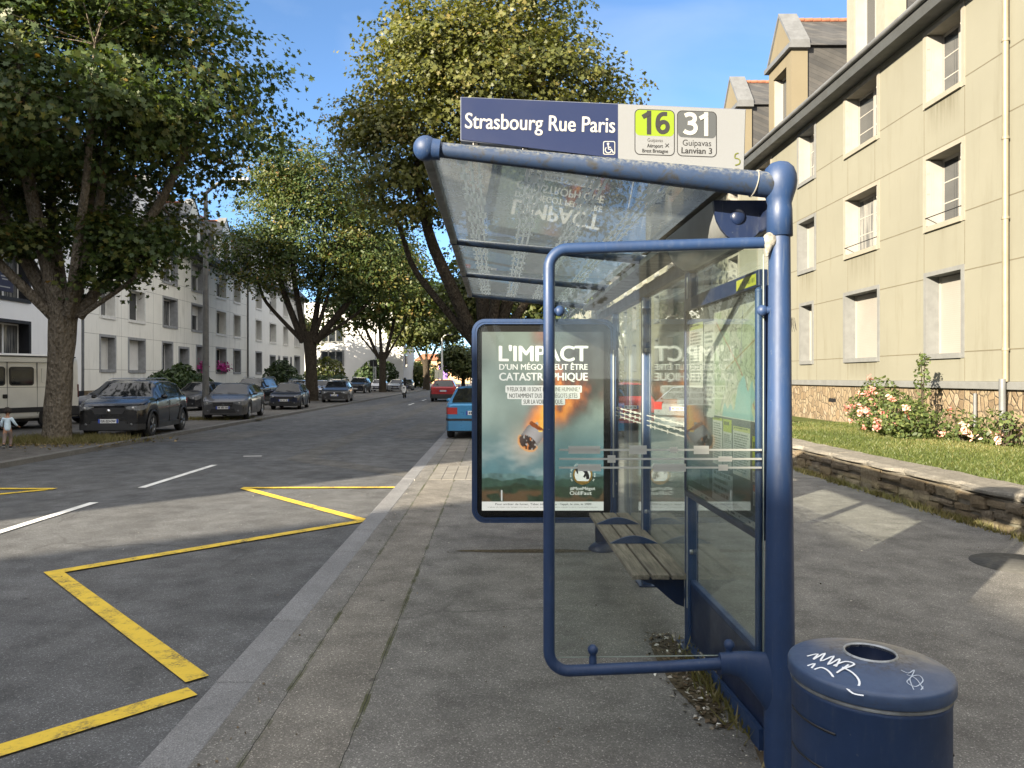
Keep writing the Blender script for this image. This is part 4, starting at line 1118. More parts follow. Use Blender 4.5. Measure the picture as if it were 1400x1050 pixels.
def marks_xz(mb, x0, x1, zs, y, blocks):
    for i, z in enumerate(zs): mb.box(x0, x1, y - .0008, y, z - .0042, z + .0042)
    for px0, px1, row, h in blocks: mb.box(SX(px0), SX(px1), y - .0016, y - .0008, zs[row] - h, zs[row] + h)
mb = MB(); zs = [SZ(616), SZ(628.5), SZ(640.5)]
marks_xz(mb, SX(765), SX(1045), zs, YG - .0006, [(778, 822, 0, .017), (862, 886, 0, .019), (951, 972, 0, .018), (918, 928, 0, .012), (832, 843, 1, .016), (985, 1004, 1, .011), (791, 823, 2, .015), (895, 940, 2, .017), (985, 998, 2, .013)])
S(mb, 'frosted_marks', M_DECAL, pane)
for px, py in ((811, 900), (998, 893)):
    mb = MB(); x, z = SX(px), SZ(py); mb.lathe([(.017, -.03), (.016, .0), (.013, .012), (.019, .02), (.023, .03), (.021, .042), (.012, .052), (.003, .055)], (x, D0 + .012, z), 18); S(mb, 'glass_clamp', M_BLUE)
for px, py, px1 in ((765, 425, 752), (1043, 424, 1054)):
    mb = MB(); mb.tube([(SX(px1), D0, SZ(py)), (SX(px), D0 + .006, SZ(py))], .016, 12); mb.sphere((SX(px), D0 + .008, SZ(py)), .024, 16, 10); S(mb, 'glass_clamp', M_BLUE)
mb = MB(); mb.tube([(SX(1045.5), D0 + .07, SZ(395)), (SX(1045.5), D0 + .07, .35)], .016, 12); mb.sphere((SX(1045.5), D0 + .07, SZ(395)), .017, 12, 8); S(mb, 'inner_upright', M_BLUE)

# rear wall: panes with rails between the posts
for k in range(3):
    a, b = YS[k] + .06, YS[k+1] - .05
    mb = MB(); mb.box(PX - .004, PX + .004, a, b, .42 if k == 0 else .30, 2.33); pane = S(mb, 'rear_pane', M_GLASS)
    mb = MB(); mb.cbox(PX - .018, PX + .02, a, b, .40 if k == 0 else .27, .43 if k == 0 else .31, .004); S(mb, 'bottom_rail', M_BLUE)
    mb = MB(); rr = random.Random(k + 8); xm = PX - .0055
    if k:
        for i, z in enumerate((1.375, 1.335, 1.297)):
            mb.box(xm - .0006, xm, a + .01, b - .01, z - .004, z + .004); y = a + .05 + .1*i
            while y < b - .12:
                ln = rr.choice((.03, .05, .10)); h = rr.choice((.010, .015)); mb.box(xm - .0012, xm - .0006, y, y + ln, z - h, z + h); y += ln + rr.uniform(.1, .25)
        S(mb, 'frosted_marks', M_DECAL, pane)
    mb = MB()
    for z in (.6, 1.9): mb.lathe([(.0, -.022), (.016, -.02), (.018, -.004), (.0, -.003)], (PX, b + .01, z), 12, axis='x')
    S(mb, 'glass_clamp', M_STEEL)
mb = MB(); mb.cbox(PX - .012, PX + .014, YS[0] + .05, YS[1] - .045, .06, .395, .004); S(mb, 'kick_panel', M_BLUE_DARK)
mb = MB(); mb.prism([(3.25, .10), (3.34, .10), (4.45, .04), (4.45, .02), (3.25, .0)], PX - .04, PX - .018, 'yz'); S(mb, 'kick_brace', M_BLUE)

# information case
XI = PX - .012
ic = MB(); ic.box(XI - .022, XI - .004, 3.18, 4.46, .985, 2.085)
case = S(ic, 'information_case', simple('case_back', (.05, .052, .055), .6))
mb = MB()
for a in ((3.21, 4.47, .955, .985), (3.21, 4.47, 2.085, 2.16), (3.175, 3.225, .985, 2.085), (4.455, 4.475, .985, 2.085)): mb.cbox(XI - .045, XI - .002, *a, .004)
S(mb, 'case_frame', M_BLUE_DARK, case)
XP = XI - .0235
def wallsheet(y0, y1, z0, z1, x=XP):             # u runs left to right for a reader facing +x (y falls)
    return lambda u, v: np.stack([np.full_like(u, x - PX), y1 - (y1 - y0)*u - D0, z1 - (z1 - z0)*v], 1)
M_PIC = attr_mat('printed_sheet', .5, .42)
def lineseg(u, v, p, q, w, asp=1.0):
    a = np.array(p); b = np.array(q); du, dv = (b[0]-a[0]), (b[1]-a[1])*asp; L2 = du*du + dv*dv + 1e-9
    t = np.clip(((u - a[0])*du + (v - a[1])*asp*dv)/L2, 0, 1)
    return np.hypot(u - a[0] - t*du, (v - a[1])*asp - t*dv) < w
def town_map(u, v):
    n = vnoise(u, v, 6, 40, 4)[..., None]
    c = np.array([.72, .71, .62])*(1-n*.22) + np.zeros(u.shape + (3,))
    g = sstep(.52, .6, vnoise(u, v, 4, 77, 3))[..., None]; c = c*(1-g*.5) + np.array([.42, .55, .30])*g*.5
    r2 = np.random.default_rng(5)
    for _ in range(260):
        p = r2.normal((.5, .45), (.24, .26)); a = r2.random()*6.28; L = r2.uniform(.03, .17); q = p + L*np.array([math.cos(a), math.sin(a)])
        m = lineseg(u, v, p, q, .0035); c[m] = c[m]*.55
    for p, q, w, k in (((.05, .1), (.6, .55), .006, (.5, .2, .12)), ((.6, .55), (.95, .95), .006, (.5, .2, .12)), ((.35, 0), (.45, .5), .005, (.2, .2, .2)), ((.45, .5), (.15, .95), .005, (.2, .2, .2)), ((.3, .55), (.95, .3), .006, (.4, .25, .1)), ((.66, .05), (.62, .5), .005, (.2, .2, .3))):
        c[lineseg(u, v, p, q, w)] = k
    shore = 1.08 - .52*u + .05*np.sin(u*17) + .035*np.sin(u*43) - .10*np.exp(-((u-.62)/.07)**2)
    w = sstep(0, .015, v - shore)
    w *= 1 - sstep(.86, .89, u + .12*(v - .8) + .03*np.sin(v*30)); w = w[..., None]
    c = c*(1-w) + np.array([.34, .56, .58])*w
    for _ in range(70):
        p = r2.random(2)*np.array([1, .8]); m = (np.abs(u - p[0]) < .012) & (np.abs(v - p[1]) < .004); c[m] = c[m]*.3
    e = (u < .012) | (u > .988) | (v < .01) | (v > .99); c[e] = (.7, .7, .66)
    return c
picture('map', 220, 200, town_map, wallsheet(3.245, 3.93, 1.475, 2.03), M_PIC, case)
def rows_of_text(u, v, top, bot, n, seed, l=.08, r=.92):
    r2 = np.random.default_rng(seed); m = np.zeros(u.shape, bool)
    for k in range(n):
        y = top + (bot - top)*k/n; x = l
        end = r - r2.random()*.2
        while x < end:
            w = r2.uniform(.03, .14); m |= (np.abs(v - y) < (bot - top)/n*.24) & (u > x) & (u < min(x + w, end)); x += w + .025
    return m
def leaflet(band, bandc, seed, bg=(.68, .68, .65), n=16):
    def fn(u, v):
        c = np.zeros(u.shape + (3,)) + np.array(bg)
        c[v < band] = bandc
        c[rows_of_text(u, v, band + .06, .95, n, seed)] = (.10, .10, .10)
        c[rows_of_text(u, v, band*.3, band*.9, 1, seed + 3)] = (.04, .05, .02)
        return c
    return fn
LIME = (.46, .52, .035)
sheets = [(3.93, 4.12, 1.46, 1.99, (.05, (.6, .6, .58), 2)), (4.14, 4.43, 1.62, 2.0, (.1, (.5, .55, .2), 4)),
          (3.79, 3.955, 1.215, 1.465, (.06, LIME, 6)), (3.64, 3.775, 1.215, 1.465, (.26, LIME, 7)), (3.375, 3.62, 1.20, 1.44, (.1, (.55, .56, .2), 8)), (3.235, 3.345, 1.20, 1.41, (.75, LIME, 9))]
for y0, y1, z0, z1, (bnd, bc, sd) in sheets:
    picture('timetable_sheet', 60, 80, leaflet(bnd, bc, sd), wallsheet(y0, y1, z0, z1), M_PIC, case)
def photo_panel(u, v):
    n = vnoise(u, v, 5, 9, 5)[..., None]; c = np.array([.03, .045, .07])*(.5 + n) + np.zeros(u.shape + (3,))
    hill = sstep(.0, .08, v - .42 - .1*np.sin(u*5) - .05*np.sin(u*13)); c = c*(1 - hill[..., None]*.75) + np.array([.02, .03, .02])*hill[..., None]
    w = sstep(.55, .62, v - .12*(u - .5))*(1 - sstep(.78, .86, v - .12*(u - .5)))*vnoise(u, v*3, 8, 3, 4); c += w[..., None]*np.array([.28, .31, .34])
    return c
picture('information_poster', 110, 70, photo_panel, wallsheet(3.235, 4.45, 1.03, 1.19, XP - .0005), M_PIC, case)
picture('timetable_sheet', 60, 80, leaflet(.03, (.5, .52, .5), 12, (.50, .53, .56), 4), wallsheet(3.62, 3.96, 1.02, 1.185, XP - .001), M_PIC, case)
picture('leaflet', 60, 80, leaflet(.3, (.55, .12, .08), 14, n=8), wallsheet(3.235, 3.335, 1.09, 1.185, XP - .001), M_PIC, case)
for y0, y1, sd in ((4.02, 4.16, 21), (4.2, 4.38, 22)): picture('leaflet', 50, 50, leaflet(.5, (.25, .27, .22), sd, (.3, .34, .36), 5), wallsheet(y0, y1, 1.06, 1.16, XP - .001), M_PIC, case)
picture('notice_strip', 160, 20, lambda u, v: np.where(((np.abs(v - .5) < .18) & (vnoise(u, v*0, 60, 8, 1) > .6))[..., None], (.05, .05, .06), (.62, .62, .6)) + np.zeros(u.shape + (3,)), wallsheet(3.235, 4.45, .988, 1.018, XP - .001), M_PIC, case)
picture('notice_strip', 60, 20, lambda u, v: np.where(((np.abs(v - .5) < .2) & (vnoise(u, v*0, 40, 3, 1) > .55) & (u > .08) & (u < .92))[..., None], (.10, .12, .02), (.46, .50, .06)) + np.zeros(u.shape + (3,)), wallsheet(3.235, 3.50, 2.095, 2.145, XI - .0465), M_PIC, case)
mb = MB(); mb.box(XI - .004, XI - .003, 3.225, 4.455, .99, 2.08); mb.v = [(v[0] - .035, v[1], v[2]) for v in mb.v]
S(mb, 'case_glass', glass_mat('case_glass', (.95, .97, .96), .06, 3, haze=.01), case)
# graffiti on the middle panes
def scrawl(mb, pts, w, place, lift=(0, -1.5e-5, 0)):
    """one continuous pen stroke: a mitred ribbon whose later segments lie a hair above the earlier ones"""
    P2 = [Vector(p) for p in pts]; P2 = [p for i, p in enumerate(P2) if i == 0 or (p - P2[i-1]).length > 1e-6]
    vs = []
    for i, p in enumerate(P2):
        t = P2[min(i+1, len(P2)-1)] - P2[max(i-1, 0)]
        t = t.normalized() if t.length > 1e-6 else Vector((1, 0)); n_ = Vector((-t.y, t.x))*w/2
        e = t*w*.25*(-1 if i == 0 else 1 if i == len(P2)-1 else 0); L_ = Vector(lift)*i
        vs += [tuple(Vector(place(*(p + n_ + e))) + L_), tuple(Vector(place(*(p - n_ + e))) + L_)]
    mb.add(vs, [(2*i, 2*i+1, 2*i+3, 2*i+2) for i in range(len(P2)-1)])
def smooth2(pts, n=4):
    out = []
    for i in range(len(pts)-1):
        p0 = pts[max(i-1, 0)]; p1 = pts[i]; p2 = pts[i+1]; p3 = pts[min(i+2, len(pts)-1)]
        for k in range(n):
            t = k/n; out.append(tuple(.5*(2*p1[j] + (p2[j]-p0[j])*t + (2*p0[j]-5*p1[j]+4*p2[j]-p3[j])*t*t + (3*p1[j]-p0[j]-3*p2[j]+p3[j])*t**3) for j in (0, 1)))
    return out + [pts[-1]]

# slatted bench
bench = MB(); bench.box(.90, PX - .03, 4.60, 4.64, .40, .42); bench.box(.90, PX - .03, 6.44, 6.48, .40, .42); bench.cbox(1.02, 1.07, 4.6, 6.48, .375, .40, .004)
be = S(bench, 'bench', M_BLUE_DARK)
def wood(name):
    t = NT(name); v = t.coord((26, 1.6, 26)); n = t.noise(v, 2.2, 7, .7, .6); n2 = t.noise(t.coord(), 4, 4)
    c = t.ramp(n, [(.25, (.05, .042, .032)), (.5, (.16, .135, .105)), (.75, (.27, .235, .19))]); t.col(t.mix(1.0, c, t.ramp(n2, [(.3, .75), (.7, 1.2)]), 'MULTIPLY')); t.rough(.85); t.bump(n, .4, .004); MATS[name] = t.m; return t.m
M_WOOD = wood('grey_weathered_wood')
for x0 in (.852, .976, 1.100):
    mb = MB(); mb.cbox(x0, x0 + .108, 4.50, 6.58, .422, .452, .005); S(mb, 'slat', M_WOOD, be)
for y in (5.36, 6.06):
    mb = MB(); m = 14; w0, w1 = .85, 1.205
    arcp = [(w0 + (w1 - w0)*k/m, .453 + .055*math.sin(math.pi*k/m)) for k in range(m+1)]
    mb.prism(arcp, y - .012, y + .012); S(mb, 'divider', M_BLUE, be)
for y in (4.525, 5.88):
    mb = MB(); mb.prism([(PX - .03, .43), (.93, .42), (.92, .40), (1.0, .37), (1.08, .30), (1.14, .25), (PX - .03, .23)], y + .05, y + .085)
    S(mb, 'bracket', M_BLUE_DARK, be)

# route sign on the roof beam
d_ = D0 - .02; kx = d_ / 990
def GX(px): return (px - 677)*kx
def GZ(py): return EYE - (py - 516)*kx
TL, TM, TR, BR, BM, BL = (630.5, 133), (845, 142.5), (1019, 150), (1016.5, 232.5), (845, 216.5), (630.5, 190.5)
def poly(pts): return [(GX(a), GZ(b)) for a, b in pts]
mb = MB(); mb.prism(poly([(629.5, 132), (1020, 149), (1017.5, 233.5), (629.5, 191.5)]), d_ + .004, d_ + .15)
sign = S(mb, 'route_sign', simple('sign_case', (.16, .18, .24), .4, .3))
mb = MB(); mb.prism(poly([TL, TM, BM, BL]), d_, d_ + .003); S(mb, 'sign_face', M_SIGNBLUE, sign)
mb = MB(); mb.prism(poly([TM, TR, BR, BM]), d_, d_ + .003); S(mb, 'sign_face', M_WHITE, sign)
mb = MB()
for k in range(6):
    px = 650 + k*68; mb.cbox(GX(px) - .012, GX(px) + .012, D0 - .01, D0 + .06, GZ(194 + k*8) - .02, GZ(190 + k*8) + .02, .003)
S(mb, 'sign_stand', M_BLACKPL, sign)
def L(body, px, py, width_px, cap_px, mat, bold, rot=-1.6, align='l', par=None, lift=.0012):
    M = SHI @ facing_street(GX(px), d_ - lift, GZ(py), R(rot))
    return lettering(body, M, par or sign, mat, width_px*kx, cap_px*kx, bold, align)
L('Strasbourg Rue Paris', 636, 175.2, 204.5, 20.6, M_WINK, .014, -1.75)
def bxy(mb, p, r, lift, n=6):
    mb.add([(GX(a), d_ - lift, GZ(b)) for a, b in p], [list(range(len(p)))])
def tile(x0, x1, yt, yb, ysplit, colr):
    sk = lambda x: (x - x0)*.036
    mb = MB(); o = rrect(x0, x1, -yb, -yt, 7); mb.add([(GX(a), d_ - .0006, GZ(-b + sk(a))) for a, b in o], [list(range(len(o)))]); t = S(mb, 'route_tile', M_INK, sign)
    mb = MB(); o = rrect(x0 + 1.2, x1 - 1.2, -yb + 1.2, -yt - 1.2, 6); mb.add([(GX(a), d_ - .0010, GZ(-b + sk(a))) for a, b in o], [list(range(len(o)))]); S(mb, 'tile_face', M_WHITE, t)
    mb = MB(); o = rrect(x0 + 1.2, x1 - 1.2, -ysplit, -yt - 1.2, 6); mb.add([(GX(a), d_ - .0014, GZ(-b + sk(a))) for a, b in o], [list(range(len(o)))]); S(mb, 'tile_band', colr, t)
    return t
M_LIME = simple('lime_film', (.155, .225, .012), .4, vary=.03); M_GREYF = simple('grey_film', (.058, .064, .07), .4, vary=.03)
t16 = tile(867.5, 922.5, 148.8, 211.5, 185, M_LIME); t31 = tile(925.5, 980, 150.8, 213.5, 187.5, M_GREYF)
pn = lambda a, b: (GX(a), d_ - .0021, GZ(b + (a - 895)*.03))
def numeral(strokes, w, mat, par):
    for q_, s_ in enumerate(strokes):
        mb = MB(); scrawl(mb, smooth2(s_, 6), w, lambda a, b: (GX(a), d_ - .0021 - .0008*q_, GZ(b + (a - 895)*.03))); S(mb, 'lettering', mat, par)
numeral([[(887.2, 153.2), (887.2, 182.8)], [(887.4, 155.2), (883.5, 157.6), (879.5, 160)]], 6.0, M_INK, t16)
SIX = [(910.5, 155.6), (905, 156.0), (900.5, 160), (898.8, 167), (899.3, 174.5), (902.5, 179.6), (906.8, 180.4), (911, 178), (912.6, 173), (911, 168.2), (906.8, 166.6), (902, 168.6), (899.8, 172.5)]
numeral([SIX], 5.6, M_INK, t16)
numeral([[(937.5, 156.5), (942, 154.9), (947.5, 156), (949.8, 160), (948, 164.8), (943, 167), (941.5, 167.1)], [(943, 167), (948.5, 168.6), (951, 173.4), (948.8, 178.6), (943.5, 180.8), (938, 179.8), (936, 178.6)], [(965.2, 153.2), (965.2, 183)], [(965.4, 155.2), (961.5, 157.6), (957.5, 160)]], 5.6, M_WINK, t31)
L('Guipavas', 885, 193.8, 21, 4.6, simple('grey_ink', (.05, .05, .05), .6), 0, par=t16, lift=.0020)
L('Aéroport', 884.5, 201.5, 21.5, 4.8, M_INK, .008, par=t16, lift=.0020); L('Brest Bretagne', 878, 208.3, 35, 4.8, M_INK, .008, par=t16, lift=.0020)
L('Guipavas', 933, 199, 39, 8, M_INK, .0, par=t31, lift=.0020); L('Lanvian 3', 931.5, 209.5, 41.5, 8, M_INK, .014, par=t31, lift=.0020)
# aeroplane mark, wheelchair mark, operator mark
mb = MB(); c = (911.8, 199)
for a in (45, 135):
    ca, sa = math.cos(R(a)), math.sin(R(a)); pl = [(-3.4, -.5), (3.4, -.5), (3.4, .5), (-3.4, .5)]
    bxy(mb, [(c[0] + x*ca - y*sa, c[1] + x*sa + y*ca) for x, y in pl], 0, .0021 + .0003*(a > 90))
S(mb, 'aeroplane_mark', M_INK, t16)
mb = MB(); o = rrect(824.5, 841, -211.5, -193, 2.5); i_ = rrect(825.6, 839.9, -210.4, -194.1, 1.9)
bxy(mb, [(a, -b) for a, b in o], 0, .0012); bx_ = S(mb, 'access_mark', M_WINK, sign)
mb = MB(); bxy(mb, [(a, -b) for a, b in i_], 0, .0016); S(mb, 'access_ground', M_SIGNBLUE, bx_)
mb = MB(); pl = lambda a, b: (GX(a), d_ - .0021, GZ(b))
ring = [(831.6 + 4.2*math.cos(R(t)), 205 + 4.2*math.sin(R(t))) for t in range(-15, 236, 12)]
scrawl(mb, ring, 1.3, pl); scrawl(mb, [(831.3, 199), (831.8, 204.2), (836, 204.4), (838, 208.8), (839.2, 208.2)], 1.5, pl); scrawl(mb, [(831.4, 201.4), (835, 201.6)], 1.2, pl)
hd = [(831.2 + 1.7*math.cos(R(t)), 196.8 + 1.7*math.sin(R(t))) for t in range(0, 360, 30)]; mb.add([pl(*p) for p in hd], [list(range(12))])
S(mb, 'access_figure', M_WINK, bx_)
mb = MB(); scrawl(mb, smooth2([(1009, 209.5), (1005.2, 211), (1004.5, 216), (1008.5, 217), (1011.2, 219.5), (1010.5, 224), (1005, 226)]), 1.5, pl); S(mb, 'operator_mark', simple('olive_mark', (.09, .10, .012), .5), sign)
mb = MB(); scrawl(mb, [(1004, 230.5), (1010, 230.8)], 1.0, pl); S(mb, 'operator_lettering', simple('pale_ink', (.13, .13, .125), .6), sign)

# ================================================================ THE ADVERTISING PANEL
YA = 7.0; ka = YA/990
def AX(px): return (px - 677)*ka
def AZ(py): return EYE - (py - 516)*ka
ad = thing('advertising_panel', 'upright poster panel with rounded blue frame showing a burning cigarette end', 'billboard', (AX(743), YA + .08, 0))
def A(mb, name, mats, parent=None):
    mb.v = [(v[0] - AX(743), v[1] - YA - .08, v[2]) for v in mb.v]; return mb.build(name, mats, parent or ad)
ax0, ax1, az0, az1 = AX(645), AX(842), AZ(715), AZ(436)
def ringprism(mb, o, i, y0, y1):
    n = len(o); vs = [(a, y0, b) for a, b in o] + [(a, y0, b) for a, b in i] + [(a, y1, b) for a, b in o] + [(a, y1, b) for a, b in i]; fs = []
    for k in range(n):
        j = (k+1) % n; fs += [(k, j, n+j, n+k), (2*n+k, 3*n+k, 3*n+j, 2*n+j), (k, 2*n+k, 2*n+j, j), (n+k, n+j, 3*n+j, 3*n+k)]
    mb.add(vs, fs)
mb = MB(); mb.prism(rrect(ax0 + .012, ax1 - .012, az0 + .012, az1 - .012, .12, 8), YA + .03, YA + .15); A(mb, 'panel_body', M_BLUE_DARK)
mb = MB(); ringprism(mb, rrect(ax0, ax1, az0, az1, .13, 8), rrect(ax0 + .03, ax1 - .03, az0 + .03, az1 - .03, .10, 8), YA + .0, YA + .155); fr_ = A(mb, 'frame', M_BLUE)
mb = MB(); ringprism(mb, rrect(ax0 + .034, ax1 - .034, az0 + .034, az1 - .034, .098, 8), rrect(ax0 + .050, ax1 - .050, az0 + .050, az1 - .050, .085, 8), YA - .006, YA + .03); A(mb, 'door_frame', M_BLUE)
px0, px1, pz0, pz1 = AX(658.8), AX(825.6), AZ(698.5), AZ(453.5)
mb = MB(); mb.prism(rrect(ax0 + .05, ax1 - .05, az0 + .05, az1 - .05, .085, 8), YA + .020, YA + .029); A(mb, 'surround', simple('black_surround_glass', (.006, .006, .007), .6, spec=.15))
def backlit(name, c, k):
    t = NT(name)
    if c is None: at = t.node('Attribute', attribute_name='pic'); src = at.outputs['Color']; t.col(t.mix(1.0, src, (.22, .22, .22), 'MULTIPLY')); t.ln(src, t.p.inputs['Emission Color'])
    else: t.col(tuple(x*.22 for x in c)); t.p.inputs['Emission Color'].default_value = (*c, 1)
    t.p.inputs['Emission Strength'].default_value = k; t.rough(.4); MATS[name] = t.m; return t.m
BK = .20
M_POST = backlit('poster_print', None, BK)
def campaign(u, v):
    """dusky sky over wooded hills; a glowing cigarette end falls like a meteor with a trail of fire and smoke"""
    asp = 245.0/166.8; x = u; y = v*asp
    n1 = vnoise(u, v, 3, 1, 6)[..., None]; n2 = vnoise(u*.9 + .05, v*.9, 7, 21, 5); n3 = vnoise(u, v, 14, 61, 4)
    top = np.array([.20, .245, .215]); mid = np.array([.44, .53, .46]); low = np.array([.17, .33, .36])
    k = sstep(0, .45, v)[..., None]; c = top*(1-k) + mid*k; k = sstep(.45, .72, v)[..., None]; c = c*(1-k) + low*k
    c = c*(.36 + 1.0*n1)
    wisps = sstep(.50, .72, vnoise(u*.5, v*1.6, 6, 33, 5) - .25*np.abs(v - .66)*2)*sstep(.5, .62, v); c = c*(1 - .45*wisps[..., None]) + np.array([.55, .60, .56])*.45*wisps[..., None]
    # trail axis from the glowing end up to the right
    hx, hy = .376, .620*asp; ex, ey = .95, .06*asp
    dx, dy = ex - hx, ey - hy; L = math.hypot(dx, dy); t = ((x-hx)*dx + (y-hy)*dy)/L; s = ((x-hx)*dy - (y-hy)*dx)/L
    wob = (n2 - .5)*.34*np.clip(t*1.4, 0, 1)
    wid = .115 + .36*np.clip(t, 0, 1.3)
    sm = sstep(1.0, .35, np.abs(s + wob + .02)/wid/1.15)*sstep(.22, .5, t)
    dark = np.array([.03, .025, .025])*(.4 + 1.3*n3[..., None]); c = c*(1 - sm[..., None]*.93) + dark*sm[..., None]*.93
    fl = sstep(1.0, .15, np.abs(s + wob*.9)/(wid*.95))*sstep(.02, .12, t)*sstep(.74, .36, t - (n3 - .5)*.5)
    heat = np.clip(fl*(.55 + 1.1*(n3 - .25))*(1.15 - t), 0, 1)[..., None]
    fire = np.array([.75, .10, .012])*(1-heat) + np.array([1.25, .50, .08])*heat
    c = c*(1 - fl[..., None]*.95) + fire*fl[..., None]*.95*(.75 + .9*heat)
    red = sstep(.12, .0, np.abs(x - .48 - .02*n2))*sstep(.13, .0, v)*.5; c = c*(1-red[..., None]) + np.array([.36, .10, .06])*red[..., None]
    glow = np.exp(-((x-hx+.01)**2 + (y-hy)**2)/.016)[..., None]; c = c + np.array([.60, .33, .16])*glow*.75
    # paper tube
    a0 = math.atan2(dy, dx); tt = t; pw = .080
    pa = (np.abs(s) < pw) & (tt > .0) & (tt < .155 + .03*np.sin(s*60)); sh_ = (1 - (s/pw)**2*.55)[..., None]
    c[pa] = (np.array([.52, .48, .47])*sh_)[pa]
    burn = (np.abs(s) < pw) & (tt > .12 + .02*n3*2) & (tt < .165); c[burn] = (.35, .09, .02)
    e = ((s/pw)**2 + (tt/.052)**2) < 1.0; ash = np.array([.085, .055, .045])*(.2 + 2.2*n3[..., None]**1.5)
    c[e] = ash[e]; em = e & (vnoise(u, v, 40, 4, 2) > .66); c[em] = (.75, .24, .05); ew = e & (vnoise(u, v, 46, 14, 2) > .72); c[ew] = (.5, .47, .44)
    rim = (((s/pw)**2 + (tt/.052)**2) >= 1.0) & (((s/(pw*1.16))**2 + (tt/.068)**2) < 1.0) & (tt < .02); c[rim] = (.85, .45, .2)
    # hills
    for lvl, colr, sd, f in ((.795, (.13, .22, .21), 3, 5), (.815, (.045, .085, .06), 8, 6), (.86, (.035, .055, .03), 15, 9)):
        h = lvl + .028*(vnoise(u, v*0, f, sd, 4) - .5)*2; m = sstep(0, .006, v - h)[..., None]; tex = (.45 + 1.15*vnoise(u, v, 26, sd, 3))[..., None]
        c = c*(1-m) + np.array(colr)*tex*m
    m = (sstep(.875, .90, v)*sstep(.45, .6, vnoise(u, v*2, 9, 5, 3)))[..., None]; c = c*(1-m*.8) + np.array([.16, .09, .045])*m*.8
    c[(np.abs(u - .163) < .006) & (v > .885) & (v < .945)] = (.7, .7, .68)
    c[v > .948] = (.86, .85, .80)
    c = c*.85
    patch = (u < .115) & (v < .155); c[patch] = c[patch]*.75 + np.array([.26, .27, .26])*.25
    return c
poster = picture('poster', 170, 250, campaign, lambda u, v: np.stack([px0 + (px1 - px0)*u - AX(743), np.full_like(u, YA + .0185 - YA - .08), pz1 - (pz1 - pz0)*v], 1), M_POST, ad)
def P(body, u, v, w, h, mat, bold, align='l', dy=.0):
    M = Matrix.Translation((-AX(743), -YA - .08, 0)) @ facing_street(px0 + (px1-px0)*u, YA + .0170 - dy, pz1 - (pz1-pz0)*v)
    return lettering(body, M, poster, mat, None if w is None else w*(px1-px0), h*(pz1-pz0), bold, align)
M_PW = backlit('poster_white', (.86, .85, .78), BK); M_PD = flat('poster_dark_ink', (.10, .10, .085))
P("L'IMPACT", .144, .163, .724, .083, M_PW, .03); P('D’UN MÉGOT PEUT ÊTRE', .144, .212, .724, .031, M_PW, .022); P('CATASTROPHIQUE', .144, .272, .724, .042, M_PW, .025)
mb = MB()
for u0, u1, v0, v1 in ((.193, .822, .300, .341), (.208, .806, .3405, .376), (.326, .684, .3755, .410)):
    o = rrect(px0 + (px1-px0)*u0, px0 + (px1-px0)*u1, pz1 - (pz1-pz0)*v1, pz1 - (pz1-pz0)*v0, .012, 4)
    mb.add([(a, YA + .0176 - .0002*len(mb.f), b) for a, b in o], [list(range(len(o)))])
A(mb, 'caption_box', M_PW, poster)
for s_, u0, v0, w in (('9 FEUX SUR 10 SONT D’ORIGINE HUMAINE,*', .207, .333, .60), ('NOTAMMENT DUS AUX MÉGOTS JETÉS', .225, .369, .56), ('SUR LA VOIE PUBLIQUE.', .342, .403, .325)): P(s_, u0, v0, w, .024, M_PD, .01)
P('Pour arrêter de fumer, Tabac info service : l’appli, le site, le 3989', .11, .969, .79, .0105, M_INK, .012); P('L’abus de tabac est dangereux pour la santé, parlez-en à votre médecin ou à votre pharmacien', .05, .983, .90, .005, M_INK, 0)
P('#MonMégot', .725, .885, .205, .018, M_PW, .010); P('OùIlFaut', .722, .912, .18, .020, M_PW, .010)
# round emblem: ochre ring, white disc, dark bending figure, band below
def disc(mb, u, v, r, dy, a0=0, a1=360, ry=None):
    cx = px0 + (px1-px0)*u; cz = pz1 - (pz1-pz0)*v
    pts = [(cx + r*math.cos(R(a0 + (a1-a0)*k/36)), YA + .0178 - dy, cz + (ry or r)*math.sin(R(a0 + (a1-a0)*k/36))) for k in range(36)]
    mb.add(pts, [list(range(36))])
EU, EV = .828, .800
mb = MB(); disc(mb, EU, EV, .095, .0002); em_ = A(mb, 'emblem_ring', simple('emblem_ochre', (.55, .30, .05), .5), poster)
mb = MB(); disc(mb, EU, EV, .078, .0008); A(mb, 'emblem_disc', M_PW, em_)
mb = MB(); cx = px0 + (px1-px0)*EU; cz = pz1 - (pz1-pz0)*EV
plc = lambda a, b: (cx + a, YA + .0164, cz + b)
scrawl(mb, smooth2([(-.06, .045), (-.02, .06), (.02, .04), (.045, .0), (.05, -.035)]), .032, plc); scrawl(mb, [(.03, .01), (.015, -.02)], .02, plc); scrawl(mb, [(-.055, .04), (-.05, .015)], .015, plc)
A(mb, 'emblem_figure', M_INK, em_)
mb = MB(); disc(mb, EU, EV, .088, .0016, 222, 318); A(mb, 'emblem_band', MATS['emblem_ochre'], em_)
mb = MB()
for sgn in (-1, 1):
    for k in range(14):
        a = R(90 + sgn*(28 + k*7)); 
        if k % 4 == 3: continue
        scrawl(mb, [(.112*math.cos(a), .112*math.sin(a) - .0), (.122*math.cos(a), .122*math.sin(a))], .007, plc)
A(mb, 'emblem_lettering', M_PW, em_)
mb = MB(); mb.box(ax0 + .055, ax1 - .055, YA + .002, YA + .006, az0 + .055, az1 - .055); A(mb, 'front_glass', glass_mat('panel_glass', (.97, .98, .97), .012, 2.5, haze=.0, ior=1.2))
mb = MB(); mb.tube([(ax1 - .025, YA - .008, az0 + .25), (ax1 - .025, YA - .008, az1 - .3)], .007, 6); A(mb, 'door_trim', simple('white_trim', (.25, .26, .26), .4))
